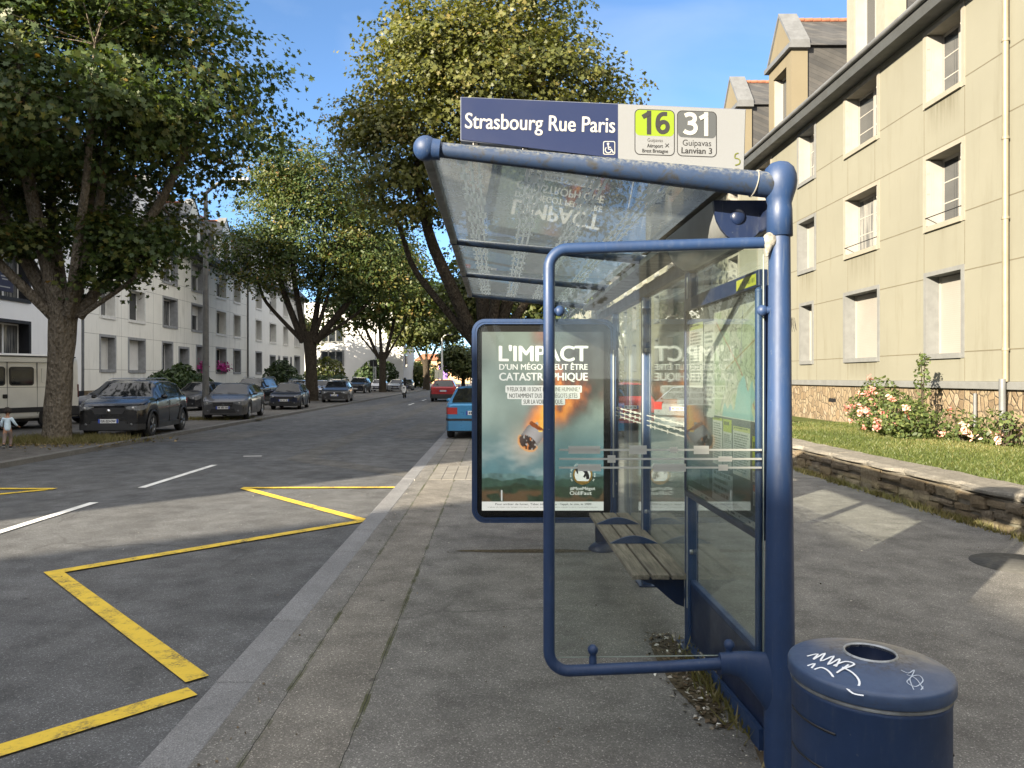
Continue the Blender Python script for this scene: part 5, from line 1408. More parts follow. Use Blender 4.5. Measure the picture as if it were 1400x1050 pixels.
mb = MB(); mb.cbox(.98, 1.10, YA + .05, YA + .13, .06, .29, .01); mb.lathe([(.13, 0), (.13, .02), (.10, .05), (.06, .075), (.0, .078)], (1.04, YA + .06, 0), 28); A(mb, 'foot', M_BLUE_DARK)

# ================================================================ THE LITTER BIN
BXc, BYc, BH = 1.055, 2.045, .872
bn = thing('litter_bin', 'blue round metal litter bin with white graffiti scrawled on its lid', 'litter bin', (BXc, BYc, 0))
mb = MB(); mb.lathe([(.200, .02), (.202, .05), (.202, BH - .068), (.204, BH - .065), (.204, BH - .052), (.19, BH - .05)], (0, 0, 0), 64); mb.build('body', M_BLUE, bn)
for a0, a1, z in ((-118, -60, .665), (-118, -60, .52), (-118, -60, .375), (-192, -140, .735), (-192, -138, .63), (-192, -138, .525), (-30, 20, .665), (-30, 20, .52)):
    pts = [(.2015*math.cos(R(a0 + (a1-a0)*k/16)), .2015*math.sin(R(a0 + (a1-a0)*k/16)), z) for k in range(17)]; mb = MB(); mb.tube(pts, .0038, 6); mb.build('slot', M_BLACKPL, bn)
mb = MB(); mb.lathe([(.2065, BH - .052), (.2065, BH - .043), (.197, BH - .042)], (0, 0, 0), 64); mb.build('rim_band', simple('scuffed_band', (.16, .17, .175), .55, .4, .5, 14), bn)
HX, HY = .022, .035
lid = []
n = 72
prof = [(.210, BH - .040), (.2125, BH - .036), (.2125, BH - .010), (.2105, BH - .004), (.205, BH - .0005), (.197, BH + .001), (.155, BH + .008), (.10, BH + .0145), (.066, BH + .0165)]
rings = []
for r, z in prof:
    w = (r - .066)/(.2125 - .066) if r < .198 else 1.0; w = max(0, min(1, w)); rings.append([((1-w)*HX + r*math.cos(2*math.pi*k/n), (1-w)*HY + r*math.sin(2*math.pi*k/n), z) for k in range(n)])
def lid_mat(name):
    t = NT(name); v = t.coord(); s = t.sep(v); n1 = t.noise(v, 9, 7, .7, .4); n2 = t.noise(v, 75, 4, .75)
    blue = t.ramp(n1, [(.3, (.028, .052, .115)), (.7, (.045, .078, .155))])
    r2 = t.math('ADD', t.math('POWER', t.math('SUBTRACT', s[0], .10), 2.0), t.math('POWER', t.math('SUBTRACT', s[1], .12), 2.0))
    g = t.math('MULTIPLY', t.ramp(r2, [(.006, 1.0), (.045, 0.0)]), t.ramp(n1, [(.3, .25), (.65, 1.0)]))
    c = t.mix(t.math('MULTIPLY', g, .9), blue, (.20, .185, .155))
    rh = t.math('ADD', t.math('POWER', t.math('SUBTRACT', s[0], HX), 2.0), t.math('POWER', t.math('SUBTRACT', s[1], HY), 2.0))
    d = t.math('MULTIPLY', t.ramp(rh, [(.006, 1.0), (.022, 0.0)]), t.ramp(n2, [(.45, 0.0), (.62, 1.0)]))
    c = t.mix(d, c, (.025, .022, .02))
    c = t.mix(t.math('MULTIPLY', t.ramp(n2, [(.62, 0.0), (.7, 1.0)]), .5), c, (.05, .045, .04))
    t.col(c); t.rough(t.ramp(n1, [(.3, .5), (.7, .32)])); t.bump(n2, .06, .002); MATS[name] = t.m; return t.m
mb = MB(); mb.loft(rings, cap=False); lidob = mb.build('lid', lid_mat('stained_lid'), bn, fix=True)
mb = MB(); mb.lathe([(.0655, BH + .010), (.0655, BH + .020), (.070, BH + .0215), (.072, BH + .016)], (HX, HY, 0), 40, cap=False); mb.build('opening_rim', simple('worn_steel_rim', (.34, .36, .38), .45, .5, .4, 25), lidob)
mb = MB(); mb.lathe([(.0655, BH + .017), (.0655, BH - .10), (.0, BH - .10)], (HX, HY, 0), 40, cap=False); mb.build('opening_throat', M_BLUE_DARK, lidob)
def lidz(x, y):
    rr = math.hypot(x - HX*.5, y - HY*.5); return BH + .0185 - max(0, (rr - .066))*.125 - max(0, rr - .17)*.10
lp = lambda a, b: (a, b, lidz(a, b) + .0025)
def tags(strokes, w, mat):
    mb = MB()
    for q_, s_ in enumerate(strokes): scrawl(mb, smooth2(s_), w, lambda a, b: (a, b, lidz(a, b) + .0025 + .0006*q_), (0, 0, 2e-5))
    return mb.build('graffiti', mat, lidob)
M_SPRAY = flat('white_marker', (.75, .78, .82))
def GR(pts):
    out = []
    for px, py in pts:
        dd = 990*(EYE - BH - .014)/(py - 516); out.append(((px - 677)*dd/990 - BXc, dd - BYc))
    return out
tags([GR([(1104, 894), (1118, 893), (1112, 899), (1128, 893), (1122, 902), (1140, 898), (1132, 907), (1148, 902), (1143, 910)]), GR([(1100, 905), (1114, 904), (1107, 910), (1122, 909), (1133, 914), (1139, 921), (1126, 919)]),
      GR([(1140, 909), (1156, 906), (1168, 910), (1152, 914), (1144, 917), (1160, 910)]), GR([(1152, 912), (1166, 919), (1175, 928), (1170, 933), (1156, 930), (1166, 937), (1180, 940)])], .0056, M_SPRAY)
tags([GR([(1232, 917), (1242, 920), (1250, 916), (1246, 924), (1240, 930), (1252, 934), (1262, 928), (1256, 922), (1244, 926), (1250, 938), (1254, 942), (1262, 934)]), GR([(1240, 922), (1252, 926), (1262, 936)])], .0026, flat('thin_marker', (.4, .46, .55)))

# ================================================================ TREES
def limbset(h0, r0, spec, lean=(0, 0)):
    """trunk to the fork at h0, then limbs given as (dx, dy, dz, r) end points with a sag control"""
    tr = [(0, 0, -.1), (lean[0]*.1, lean[1]*.1, .25), (lean[0]*.4, lean[1]*.4, h0*.5), (lean[0]*.8, lean[1]*.8, h0*.85), (lean[0], lean[1], h0)]
    out = [(tr, [r0*1.40, r0*1.12, r0*.97, r0*1.12, r0*1.42])]
    for dx, dy, z, r, ox, oy in spec:
        a = Vector((lean[0] + ox*.5, lean[1] + oy*.5, h0 - .75)); b = Vector((lean[0] + dx, lean[1] + dy, z)); m = a.lerp(b, .45) + Vector((ox, oy, .35))
        q = a.lerp(b, .75) + Vector((ox*.4, oy*.4, .3)) + Vector((random.uniform(-.25, .25), random.uniform(-.25, .25), 0))
        out.append(([a, m, q, b], [r, r*.75, r*.5, r*.25]))
    return out
TG = 'street trees along the road'
# left foreground maple
make_tree('maple_tree', 'nearest big maple on the left with a mottled trunk forking above the parked van', (-11.62, 19.2, 0),
    limbset(4.05, .30, [(-3.2, .2, 10.0, .19, -.5, 0), (-1.0, -.6, 11.5, .20, -.25, -.2), (.4, 1.0, 11.5, .16, .1, .3), (1.4, -.4, 8.6, .15, .35, -.1), (3.6, .3, 9.2, .16, .6, .1), (2.0, -2.2, 9.5, .12, .4, -.4), (-2.4, 2.6, 10, .18, -.3, .4), (2.3, -.6, 4.75, .07, .9, -.15), (-2.6, -1.6, 7.0, .14, -.5, -.3)], (.22, 0)),
    [(-.2, 0, 10.2, 5.0, 4.8, 3.6), (-2.8, -.6, 9.0, 3.4, 3.6, 3.2), (3.2, .3, 9.4, 2.8, 3.2, 2.5), (1.2, -1.6, 8.0, 3.3, 2.4, 1.2), (-2.8, 1.4, 6.6, 3.2, 2.0, 1.3), (0, 2.2, 6.2, 3.0, 1.6, 1.2), (.5, 0, 13, 4.0, 4.0, 2.0), (-5, -1, 11, 2.5, 3, 3)],
    1500, 46, .145, (M_BARK, M_LEAF_L), TG, .50, LOBED, 150, .26,
    extra=([(1.9, -.5, 4.7, .75, .5, .32), (2.4, -.6, 5.1, .7, .5, .3), (1.3, -.4, 4.3, .4, .4, .3), (-.6, -.9, 5.3, 1.1, .4, .3), (-2.2, -1.1, 5.3, 1.3, .6, .4), (3.0, -.3, 5.5, .6, .5, .35), (1.6, -.7, 5.6, .9, .5, .35)], 135))
# maple on the right behind the shelter, sunlit and turning
make_tree('maple_tree', 'tall sunlit maple with yellowing leaves rising behind the bus shelter', (-.3, 27, 0),
    limbset(3.6, .52, [(-2.6, -.6, 10.5, .26, -.7, -.1), (-.6, .4, 13.5, .27, -.1, .1), (2.2, .3, 12.0, .24, .5, .1), (.8, -1.4, 11.5, .20, .2, -.4), (-4.0, .4, 8.5, .16, -.8, .1), (3.6, -.5, 9.2, .17, .7, 0), (-1.2, 2, 12.5, .18, -.1, .5)], (0, 0)),
    [(-.2, 0, 11.6, 4.4, 4.2, 4.2), (-3.0, -.4, 9.6, 2.6, 2.8, 2.6), (2.5, -.2, 12.3, 2.5, 2.6, 2.2), (-1.5, -.8, 13.2, 2.6, 2.6, 2.2), (1.0, -.6, 14.6, 3.0, 2.8, 1.6), (4.6, -.2, 12.0, 1.3, 1.4, 1.2), (-4.8, -.3, 11.2, 1.1, 1.2, .8), (-2.6, -.8, 14.2, 1.8, 1.6, 1.2), (2.4, .4, 8.6, 2.8, 2.6, 1.8)],
    1250, 44, .15, (M_BARKD, M_LEAF_R), TG, .44, LOBED, 150, .3, tint_off=-.02)
# second tree on the left
make_tree('maple_tree', 'dark spreading maple leaning over the second row of parked cars', (-13.3, 52.6, 0),
    limbset(5.0, .40, [(-2.2, 0, 13, .26, -.9, 0), (-.8, -.8, 14, .24, -.5, -.2), (.8, .6, 13.5, .24, .3, .2), (4.6, -.4, 10.6, .27, .9, -.1), (-4.8, .4, 10, .16, -.9, 0), (2.6, -1.5, 13, .16, .6, -.3), (5.8, .5, 8.8, .13, 1.0, 0)], (-.2, 0)),
    [(.3, 0, 12.6, 5.8, 5.4, 5.0), (-3.9, -.5, 10.4, 2.9, 3.0, 2.6), (4.4, 0, 11.2, 3.6, 3.2, 3.2), (1, -1, 15.4, 4.6, 4, 3.0), (6.2, 0, 9.0, 2.2, 2.4, 1.5), (-2, -1.5, 16.6, 2.6, 3, 2.2), (3.5, -1, 8.6, 2.6, 2.2, 1.2)],
    1350, 40, .21, (M_BARKD, M_LEAF_L), TG, .72, OVAL, 110, .32, tint_off=.05)
make_tree('maple_tree', 'slender forked maple beside the scooter before the white gable', (-12.9, 83, 0),
    limbset(4.6, .36, [(-2.4, 0, 12, .2, -.9, 0), (-.4, .2, 13, .2, -.2, .1), (1.6, 0, 12.5, .22, .5, 0), (3.4, -.4, 11, .14, .7, 0), (-4, .4, 9.5, .12, -.8, 0)], (0, 0)),
    [(0, 0, 12.4, 6.0, 4.6, 4.2), (-4, 0, 10, 3.2, 3, 2.6), (4.2, 0, 10.8, 3.2, 3, 2.6), (0, 0, 16, 4, 3.6, 2.6), (6, 0, 11.5, 2.6, 2.4, 2)],
    560, 24, .46, (M_BARKD, M_LEAF_L), TG, .95, KITE, 60, .35, tint_off=.1)
make_tree('maple_tree', 'small round maple at the bend beyond the red car', (-9.6, 101, 0),
    limbset(4.2, .42, [(-2.2, 0, 8.5, .2, -.5, 0), (0, .2, 10, .2, 0, .1), (2.0, 0, 8.8, .2, .5, 0)], (0, 0)),
    [(0, 0, 9.6, 4.4, 4, 3.4), (-2.8, 0, 8.2, 2.4, 2.4, 1.7), (2.6, 0, 8.2, 2.4, 2.4, 1.6), (0, 0, 12.6, 3.2, 3, 2.2), (3.8, 0, 11.2, 2.4, 2.4, 2.2)],
    420, 24, .5, (M_BARKD, M_LEAF_F), TG, .9, KITE, 40, .35)
make_tree('maple_tree', 'far small tree right of the white lamp post', (-5.2, 118, 0),
    limbset(2.4, .3, [(-1.4, 0, 5, .15, -.4, 0), (1.4, 0, 5, .15, .4, 0)], (0, 0)),
    [(0, 0, 4.6, 3.6, 3.4, 2.6), (-1.5, 0, 5.4, 2.2, 2.2, 1.6), (1.8, 0, 3.6, 1.8, 1.8, 1.4)], 260, 22, .5, (M_BARKD, M_LEAF_F), TG, .8, KITE, 20, .4, tint_off=-.05)
make_tree('maple_tree', 'leafy maple further along the pavement behind the advertising panel', (1.0, 62, 0),
    limbset(3.8, .42, [(-2.2, 0, 9.5, .2, -.6, 0), (.2, 0, 11, .2, 0, .1), (2.4, 0, 9.8, .2, .6, 0)], (0, 0)),
    [(0, 0, 10.6, 5.2, 4.6, 4.2), (-3.2, 0, 8.6, 2.6, 2.6, 2.2), (3.2, 0, 8.8, 2.6, 2.6, 2.2)], 520, 26, .4, (M_BARKD, M_LEAF_F), TG, .85, KITE, 50, .35)
make_tree('maple_tree', 'half hidden tree standing in front of the white gable on the far left', (-28.6, 93, 0),
    limbset(4.0, .4, [(-2.2, 0, 9.5, .2, -.6, 0), (.2, 0, 11, .2, 0, .1), (2.4, 0, 9.8, .2, .6, 0)], (0, 0)),
    [(0, 0, 8.6, 4.8, 4, 3.6), (3.0, 0, 7.4, 2.6, 2.6, 2.2)], 300, 22, .5, (M_BARKD, M_LEAF_F), TG, .95, KITE, 40, .35)
for x_, y_, lab in ((.9, -13, 'maple on the pavement behind the viewer'), (-11.6, -33, 'maple across the road far behind the viewer'), (.7, -30, 'second maple on the pavement behind the viewer')):
    make_tree('maple_tree', lab, (x_, y_, 0), limbset(3.8, .42, [(-2.2, 0, 9.5, .2, -.6, 0), (.2, 0, 11, .2, 0, .1), (2.4, 0, 9.8, .2, .6, 0)], (0, 0)),
        [(0, 0, 9.6, 4.6, 4.6, 4.2), (-2.6, 0, 8.0, 2.6, 2.6, 2.2), (2.6, 0, 8.2, 2.6, 2.6, 2.2)], 300, 26, .42, (M_BARKD, M_LEAF_F), TG, .85, KITE, 30, .35)
# tufts and bare earth at the feet of the trees
for cx, cy, rx, ry, s in ((-11.3, 19.4, 1.7, 1.1, 2), (-11.6, 29.4, 1.9, 1.1, 3), (-12.9, 52.4, 2.2, 1.3, 4), (-12.8, 82.6, 1.6, 1.2, 5)):
    ragged('tree_pit', cx, cy, rx, ry, .005, M_EARTH, amp=.18, seed=s)
def tuft():
    a = random.uniform(0, 6.28); r = .5 + abs(random.gauss(0, .5)); return (-11.35 + r*1.25*math.cos(a), 19.1 + r*.8*math.sin(a))
blades('tree_foot_grass', 5200, tuft, .15, M_DRYGRASS, .0)
blades('lamp_foot_grass', 1400, lambda: (random.gauss(-11.5, .7), random.gauss(29.3, .5)), .09, M_DRYGRASS, .0)
scatter('fallen_leaves', lambda: (random.gauss(-10.9, 1.0), random.gauss(18.6, .8), .02), 420, .09, leaf_mat('fallen_leaf', [(0, (.10, .07, .03)), (1, (.30, .22, .11))], .2))

# ================================================================ SHRUBS, HEDGES, ROSES
bush('hedge_bush', 'glossy dark laurel bush in front of the grey cream building', 'bush', [(-18.6, 42.0, 1.05, 1.3, 2.6, 1.15), (-18.6, 44.2, .95, 1.2, 2.2, 1.1), (-18.4, 40.2, .8, 1.0, 1.4, .9), (-18.5, 42.8, 1.9, .6, 1.2, .6)], 5200, .24, M_HEDGE, None, OVAL, (-18.6, 42, 0), 6)
bush('hedge_bush', 'tan flowering hydrangea bush beside the grey door', 'bush', [(-19.2, 47.6, .75, .9, 1.1, .75)], 1300, .18, leaf_mat('dry_flower_heads', [(0, (.05, .06, .025)), (.5, (.16, .11, .06)), (1, (.34, .25, .17))], .2), None, OVAL, (-19.2, 47.6, 0))
bush('hedge', 'clipped low hedge under the window with magenta flowers', 'hedge', [(-18.8, 54.5, .6, .8, 3.4, .75), (-18.8, 57.5, .75, .8, 2.2, .85)], 3600, .16, M_HEDGE, None, OVAL, (-18.8, 55, 0))
bush('hedge_bush', 'rounded bush by the downpipe between the two left buildings', 'bush', [(-18.2, 61.5, 1.4, 1.6, 1.8, 1.5), (-18.2, 61.5, 2.2, 1.0, 1.2, 1.0)], 2600, .24, M_HEDGE, None, OVAL, (-18.2, 61.5, 0))
bush('hedge', 'long dark hedge in front of the doors of the paler building', 'hedge', [(-18.0, 68, .9, .8, 5, 1.0), (-18.0, 76, .9, .8, 5.4, 1.05), (-18, 84, 1.0, .8, 4, 1.1)], 4200, .24, M_HEDGE, None, OVAL, (-18, 74, 0))
bush('hedge_bush', 'round sunlit bush under the window of the white gable', 'bush', [(-22.3, 96, 2.2, 2.3, 2, 2.2), (-23.8, 96, 1.6, 1.6, 1.6, 1.5)], 2200, .42, M_LEAF_F, None, KITE, (-22.3, 96, 0))
bush('hedge_bush', 'wide dark bush at the foot of the white gable by the forked maple', 'bush', [(-15.6, 97, 2.1, 2.6, 2, 2.1), (-17.2, 97, 1.6, 1.8, 2, 1.6)], 2400, .42, M_HEDGE, None, KITE, (-15.6, 97, 0))
bush('hedge_bush', 'broad bush beyond the scooter at the bend of the road', 'bush', [(-14.6, 118, 2.3, 3.0, 2, 2.3), (-17.5, 118, 2.6, 3, 2.4, 2.4), (-12.6, 118, 1.8, 2.2, 2, 1.9)], 3000, .46, M_LEAF_F, None, KITE, (-14.6, 118, 0))
bush('hedge_bush', 'lighter bush in front of the distant ochre building', 'bush', [(-15.0, 150, 2.6, 3.6, 3, 2.6)], 1000, .6, M_LEAF_F, None, KITE, (-15, 150, 0))
far = bush('far_wood', None, None, [(-60, 330, 6, 60, 8, 7), (40, 340, 6, 60, 8, 7), (130, 300, 6, 50, 8, 8), (-150, 300, 6, 60, 8, 8)], 7000, 1.9, M_LEAF_F, None, KITE, (0, 330, 0))
for ch in list(far.children):
    ch.parent = None; ch.matrix_world = far.matrix_world.copy(); ch.location = (0, 330, 0)
    if ch.name.startswith('stems'): bpy.data.objects.remove(ch)
    else: ch.name = 'far_wood'; tag(ch, kind='stuff')
bpy.data.objects.remove(far)

def roses(label, ells, n, nf, base):
    r = bush('rose_bush', label, 'rose bush', ells, n, .085, M_ROSE, None, OVAL, base, 10)
    P_ = []; 
    for _ in range(nf):
        e = random.choice(ells[:3]); d = Vector((-abs(random.gauss(0, 1)) - .2, random.gauss(0, 1) - .5, random.gauss(0, .8))).normalized()
        P_.append((e[0]-base[0] + d.x*e[3]*1.0, e[1]-base[1] + d.y*e[4], max(.15, e[2]-base[2] + d.z*e[5])))
    c = np.repeat(np.array(P_), 16, 0) + rng.normal(size=(nf*16, 3))*.035
    tint = np.repeat(rng.random(nf), 16) + rng.normal(size=nf*16)*.15
    leaves('blossoms', c, rng.normal(size=(nf*16, 3)) + np.array([-.5, -.5, .6]), .06*(.6 + rng.random(nf*16)), tint, M_PETAL, r, OVAL)
    return r
roses('full rose bush with pink blooms in the lawn against the stone plinth', [(8.8, 16.4, .92, .7, 1.1, .52), (8.7, 15.5, .80, .65, .85, .42), (8.8, 16.6, 1.30, .4, .5, .42), (8.6, 15.0, .66, .5, .5, .3)], 3000, 26, (8.7, 15.8, .4))
roses('thin rose with a few blooms right of the full rose bush', [(9.3, 14.6, .7, .35, .5, .4), (9.3, 14.2, .62, .3, .5, .3)], 420, 6, (9.3, 14.4, .4))
roses('straggly rose beside the grey drainpipe foot', [(9.4, 13.6, .72, .3, .45, .36), (9.4, 13.2, .75, .3, .35, .35)], 300, 2, (9.4, 13.3, .4))
r_ = bush('rose_bush', 'single tall leggy rose shoot standing above the bush before the ground floor window', 'rose bush', [(9.2, 15.6, 1.55, .16, .18, .55), (9.2, 15.55, 2.05, .12, .16, .16)], 190, .085, M_ROSE, None, OVAL, (9.2, 15.6, .4), 4)
# sill flowers across the road
for y, w, lab in ((55.5, .9, 'larger box of magenta flowers on the ground floor sill by the lamp post'), (51.5, .5, 'smaller box of magenta flowers on the sill next to the grey door')):
    fb_ = thing('flower_box', lab, 'flower box', (LX + .12, y, 2.1))
    MB().cbox(-.1, .1, -w, w, 0, .18, .02).build('planter', M_BLACKPL, fb_)
    N = int(420*w); p = rng.normal(size=(N, 3))*np.array([.14, w*.5, .15]) + np.array([.03, 0, .33])
    leaves('flowers', p, rng.normal(size=(N, 3)) + np.array([.6, -.3, .5]), .15*(.5 + rng.random(N)), rng.random(N), M_MAGENTA, fb_, OVAL)

# ================================================================ LAMP POSTS AND SIGNS
def lamp_post(label, x, y, h, r, mat, arm, rz_=0):
    t = thing('street_lamp', label, 'street lamp', (x, y, 0), rz_, 'street lamps')
    mb = MB(); mb.tube([(0, 0, -.05), (0, 0, 1.2), (0, 0, h*.6), (0, 0, h)], [r*1.25, r*1.2, r, r*.7], 14); mb.build('pole', mat, t)
    mb = MB(); mb.tube([(0, 0, h - .05), (arm*.4, 0, h + .35), (arm, 0, h + .5)], [r*.6, r*.5, r*.45], 10); mb.build('arm', mat, t)
    mb = MB(); mb.cbox(arm - .1, arm + .6, -.14, .14, h + .44, h + .58, .04); l_ = mb.build('lamp_head', M_STEEL, t)
    MB().cbox(arm, arm + .5, -.1, .1, h + .425, h + .438, .004).build('lens', simple('lamp_lens', (.5, .5, .48), .2), l_)
    MB().box(-r*1.27, -r*1.2, -.06, .06, .5, .95).build('door', M_STEEL, t)
M_LAMP = simple('grey_lamp_post', (.15, .15, .145), .6, .2, .2, 6)
lamp_post('tall grey lamp post between the parked cars on the left', -11.75, 29.4, 9.2, .11, M_LAMP, 1.2)
lamp_post('thin lamp post standing before the white gable', -15.2, 92, 8.0, .09, M_STEEL, 1.0)
lamp_post('white lamp post beyond the red car', -7.2, 98, 7.0, .13, simple('white_post', (.6, .6, .57), .5), .8)
sp = thing('traffic_sign', 'pale square sign on a post behind the red car', 'sign', (-7.6, 97, 0))
mb = MB(); mb.tube([(0, 0, 0), (0, 0, 2.4)], .05, 8); mb.build('post', M_STEEL, sp)
MB().cbox(-.5, .5, -.04, .0, 1.5, 2.7, .02).build('plate', simple('pale_sign', (.66, .62, .48), .5), sp)
sp = thing('traffic_sign', 'small black square sign on a post before the white gable', 'sign', (-14.8, 88, 0))
mb = MB(); mb.tube([(0, 0, 0), (0, 0, 3.7)], .05, 8); mb.build('post', M_STEEL, sp)
MB().cbox(-.45, .45, -.04, .0, 3.0, 3.8, .02).build('plate', M_BLACKPL, sp)

# ================================================================ VEHICLES
def car_paint(name, c, metal=.35, rough=.3, dirty=1.0):
    if name in MATS: return MATS[name]
    t = NT(name); n = t.noise(t.coord(), 2.2, 5); d = t.noise(t.coord((1, 1, 2)), 7, 5, .7); z = t.sep(t.coord())[2]
    dust = t.math('MULTIPLY', t.ramp(z, [(.25, .16*dirty), (.62, .02*dirty)]), t.ramp(d, [(.3, .3), (.7, 1.0)]))
    t.col(t.mix(dust, t.ramp(n, [(.3, tuple(x*.94 for x in c)), (.7, tuple(min(1, x*1.06) for x in c))]), (.16, .145, .125)))
    t.p.inputs['Metallic'].default_value = metal; t.rough(t.ramp(d, [(.3, rough*.8), (.7, rough*1.4)]))
    t.p.inputs['Coat Weight'].default_value = .5; t.p.inputs['Coat Roughness'].default_value = .05; MATS[name] = t.m; return t.m
def carglass(name, c=(.012, .014, .016)):
    t = NT(name); n = t.noise(t.coord(), 2, 3); t.col(t.ramp(n, [(.3, tuple(x*.6 for x in c)), (.7, tuple(x*1.6 for x in c))])); t.rough(.05); t.spec(.45); MATS[name] = t.m; return t.m
M_CGLASS = carglass('car_glass')
M_TYRE = simple('tyre_rubber', (.018, .018, .019), .85, vary=.3, scale=12)
M_RIM = simple('alloy_rim', (.42, .42, .42), .35, .75, .15); M_RIMD = simple('dark_alloy_rim', (.16, .165, .17), .35, .7, .15)
M_TRIM = simple('car_black_trim', (.02, .02, .021), .6, vary=.2)
M_LAMPG = simple('headlamp_glass', (.22, .23, .24), .10, .2, .35, 22); M_TAIL = simple('tail_lamp_red', (.40, .018, .014), .2, vary=.2)
M_PLATE = simple('number_plate', (.72, .72, .70), .4, vary=.03); M_PLATEB = simple('plate_blue_band', (.02, .06, .35), .4)
M_CHROME = simple('chrome', (.62, .62, .62), .15, .95, .05)

def prof(pts):
    xs = [p[0] for p in pts]; zs = [p[1] for p in pts]
    return lambda s: float(np.interp(s, xs, zs))

def car(name, label, cat, x, y, deg, paint, L=4.05, W=1.74, H=1.46, r=.31, fo=.80, ro=.66, hood=.74, cowl=(1.12, .98), rf=(1.75, 0), rr=.75, rb=(.16, .98), belt=(.90, .98),
        tail=.86, rails=None, trim=False, rim=None, z=0.0, group='cars parked along the road', plate=True, text=None, bpil=.47, low=.20, tailz=(.70, .92), emblem=None, hl=(.55, .15), bars=None, visible='all', flush=False, clad=None):
    """L W H overall, r wheel radius, fo/ro overhangs, cowl/rf distances back from the nose, rr/rb distances ahead of the tail"""
    root = thing(name, label, cat, (x, y, z), R(deg), group)
    rim = rim or M_RIM; hw = W/2
    top = prof([(0, tail), (.03, tail + .04), (rb[0], rb[1]), (rr, H - .05), (rr + .45, H - .008), (L*.5, H), (L - rf[0] - .3, H - .02), (L - rf[0], H - .05), (L - cowl[0], cowl[1]), (L - cowl[0]*.55, (cowl[1] + hood)/2 + .045), (L - .22, hood + .03), (L - .06, hood - .05), (L, hood - .14)])
    bl = prof([(0, belt[1]), (L*.3, belt[1]), (L - cowl[0], belt[0]), (L, belt[0])])
    def wid(s):
        f = np.clip((s - (L - .62))/.62, 0, 1); b = np.clip((.45 - s)/.45, 0, 1); return hw*(1 - .17*f**2.4 - .10*b**2.2)
    ax = (ro, L - fo); Ra = r + .055
    def lowz(s):
        zz = low + .03*np.clip((s - L + .35)/.35, 0, 1) + .05*np.clip((.3 - s)/.3, 0, 1)
        for a in ax:
            if abs(s - a) < Ra: zz = max(zz, r + math.sqrt(Ra*Ra - (s - a)**2)*.98)
        return zz
    st = sorted(set(np.round(np.concatenate([np.linspace(0, L, 58), np.array([rb[0], rr, rr + .45, L - rf[0], L - cowl[0], .03, .08, L - .06, L - .03, L - .12]), np.linspace(rb[0], rr, 5),
        np.concatenate([a + Ra*np.array([-1.0, -.97, -.9, -.75, -.5, -.25, 0, .25, .5, .75, .9, .97, 1.0]) for a in ax])]), 4)))
    rows = []
    for s in st:
        zt = top(s); zb = min(bl(s), zt - .035); w = wid(s); zl = min(lowz(s), zb - .10); gh = zt - zb; g = float(np.clip((gh - .05)/.33, 0, 1))
        wb = w*.965; wr = w*.90*(1 - g) + hw*.735*g; ze = zt - .05*g - .012; z1 = zl + .09*(zb - zl)/.6
        rows.append([(w*.935, zl), (w*.985, z1), (w, z1 + (zb - z1)*.45), (w*.992, z1 + (zb - z1)*.86), (wb, zb), (wb + (wr - wb)*.07, zb + (ze - zb)*.07), (wb + (wr - wb)*.90, zb + (ze - zb)*.90), (wr, ze), (wr - .075, zt - .016*g - .004), (wr*.5, zt - .002), (0, zt)])
    nR = 11; N = 2*nR - 1
    V = []
    for s, rw in zip(st, rows):
        V += [(xx, s - L/2, zz) for xx, zz in rw] + [(-xx, s - L/2, zz) for xx, zz in rw[:-1][::-1]]
    parts = {'body': [], 'windscreen': [], 'rear_window': [], 'sl1': [], 'sl2': [], 'sr1': [], 'sr2': [], 'sl3': [], 'sr3': []}
    sB = L*bpil; sF = L - cowl[0] - .10; sR = rr + .02; sC = max(ro + .28, rr + .12)
    for i in range(len(st) - 1):
        sm = (st[i] + st[i+1])/2; gh = top(sm) - bl(sm)
        for j in range(N - 1):
            jj = j if j < nR - 1 else N - 2 - j; left = j >= nR - 1; key = 'body'
            if jj >= 8:
                if L - rf[0] < sm < L - cowl[0] - .02: key = 'windscreen'
                elif rb[0] + .03 < sm < rr - .02: key = 'rear_window'
            elif jj == 5 and gh > .10 and sm < sF:
                sd = 'l' if left else 'r'
                if sm > sB + .045: key = 's%s1' % sd
                elif sC + .05 < sm < sB - .045: key = 's%s2' % sd
                elif sR - .12 < sm < sC - .03 and gh > .2: key = 's%s3' % sd
            a = i*N + j; parts[key].append((a, a + 1, a + N + 1, a + N))
    for e_, rev_ in ((0, True), (len(st) - 1, False)): parts['body'].append([e_*N + k for k in range(N)][::-1 if rev_ else 1])
    for key, fs in parts.items():
        if not fs: continue
        used = sorted({q for f in fs for q in f}); mp = {q: k for k, q in enumerate(used)}
        mb = MB(); mb.add([V[q] for q in used], [[mp[q] for q in f] for f in fs], 0, True)
        nm = 'side_window' if key[0] == 's' else key
        o = mb.build(nm, paint if key == 'body' else M_CGLASS, root)
        for p in o.data.polygons:
            if len(p.vertices) > 8: p.use_smooth = False
    def outline(z0, z1, s0, s1, off, xin=0.0, end=None):
        """shell strip that follows the plan outline from s0 to s1 at both sides, closing across the nose or tail"""
        ss = np.linspace(s0, s1, 9)
        return [(wid(s) + off, s - L/2) for s in ss]
    lo = r*.55 + .03
    mb = MB(); mb.box(-hw*.78, hw*.78, -L/2 + .12, L/2 - .15, lo, .62)
    for a in ax: mb.box(-hw*.93, hw*.93, a - L/2 - Ra*.9, a - L/2 + Ra*.9, r*.9, min(r + Ra, .68))
    mb.build('underbody', M_BLACKPL, root)
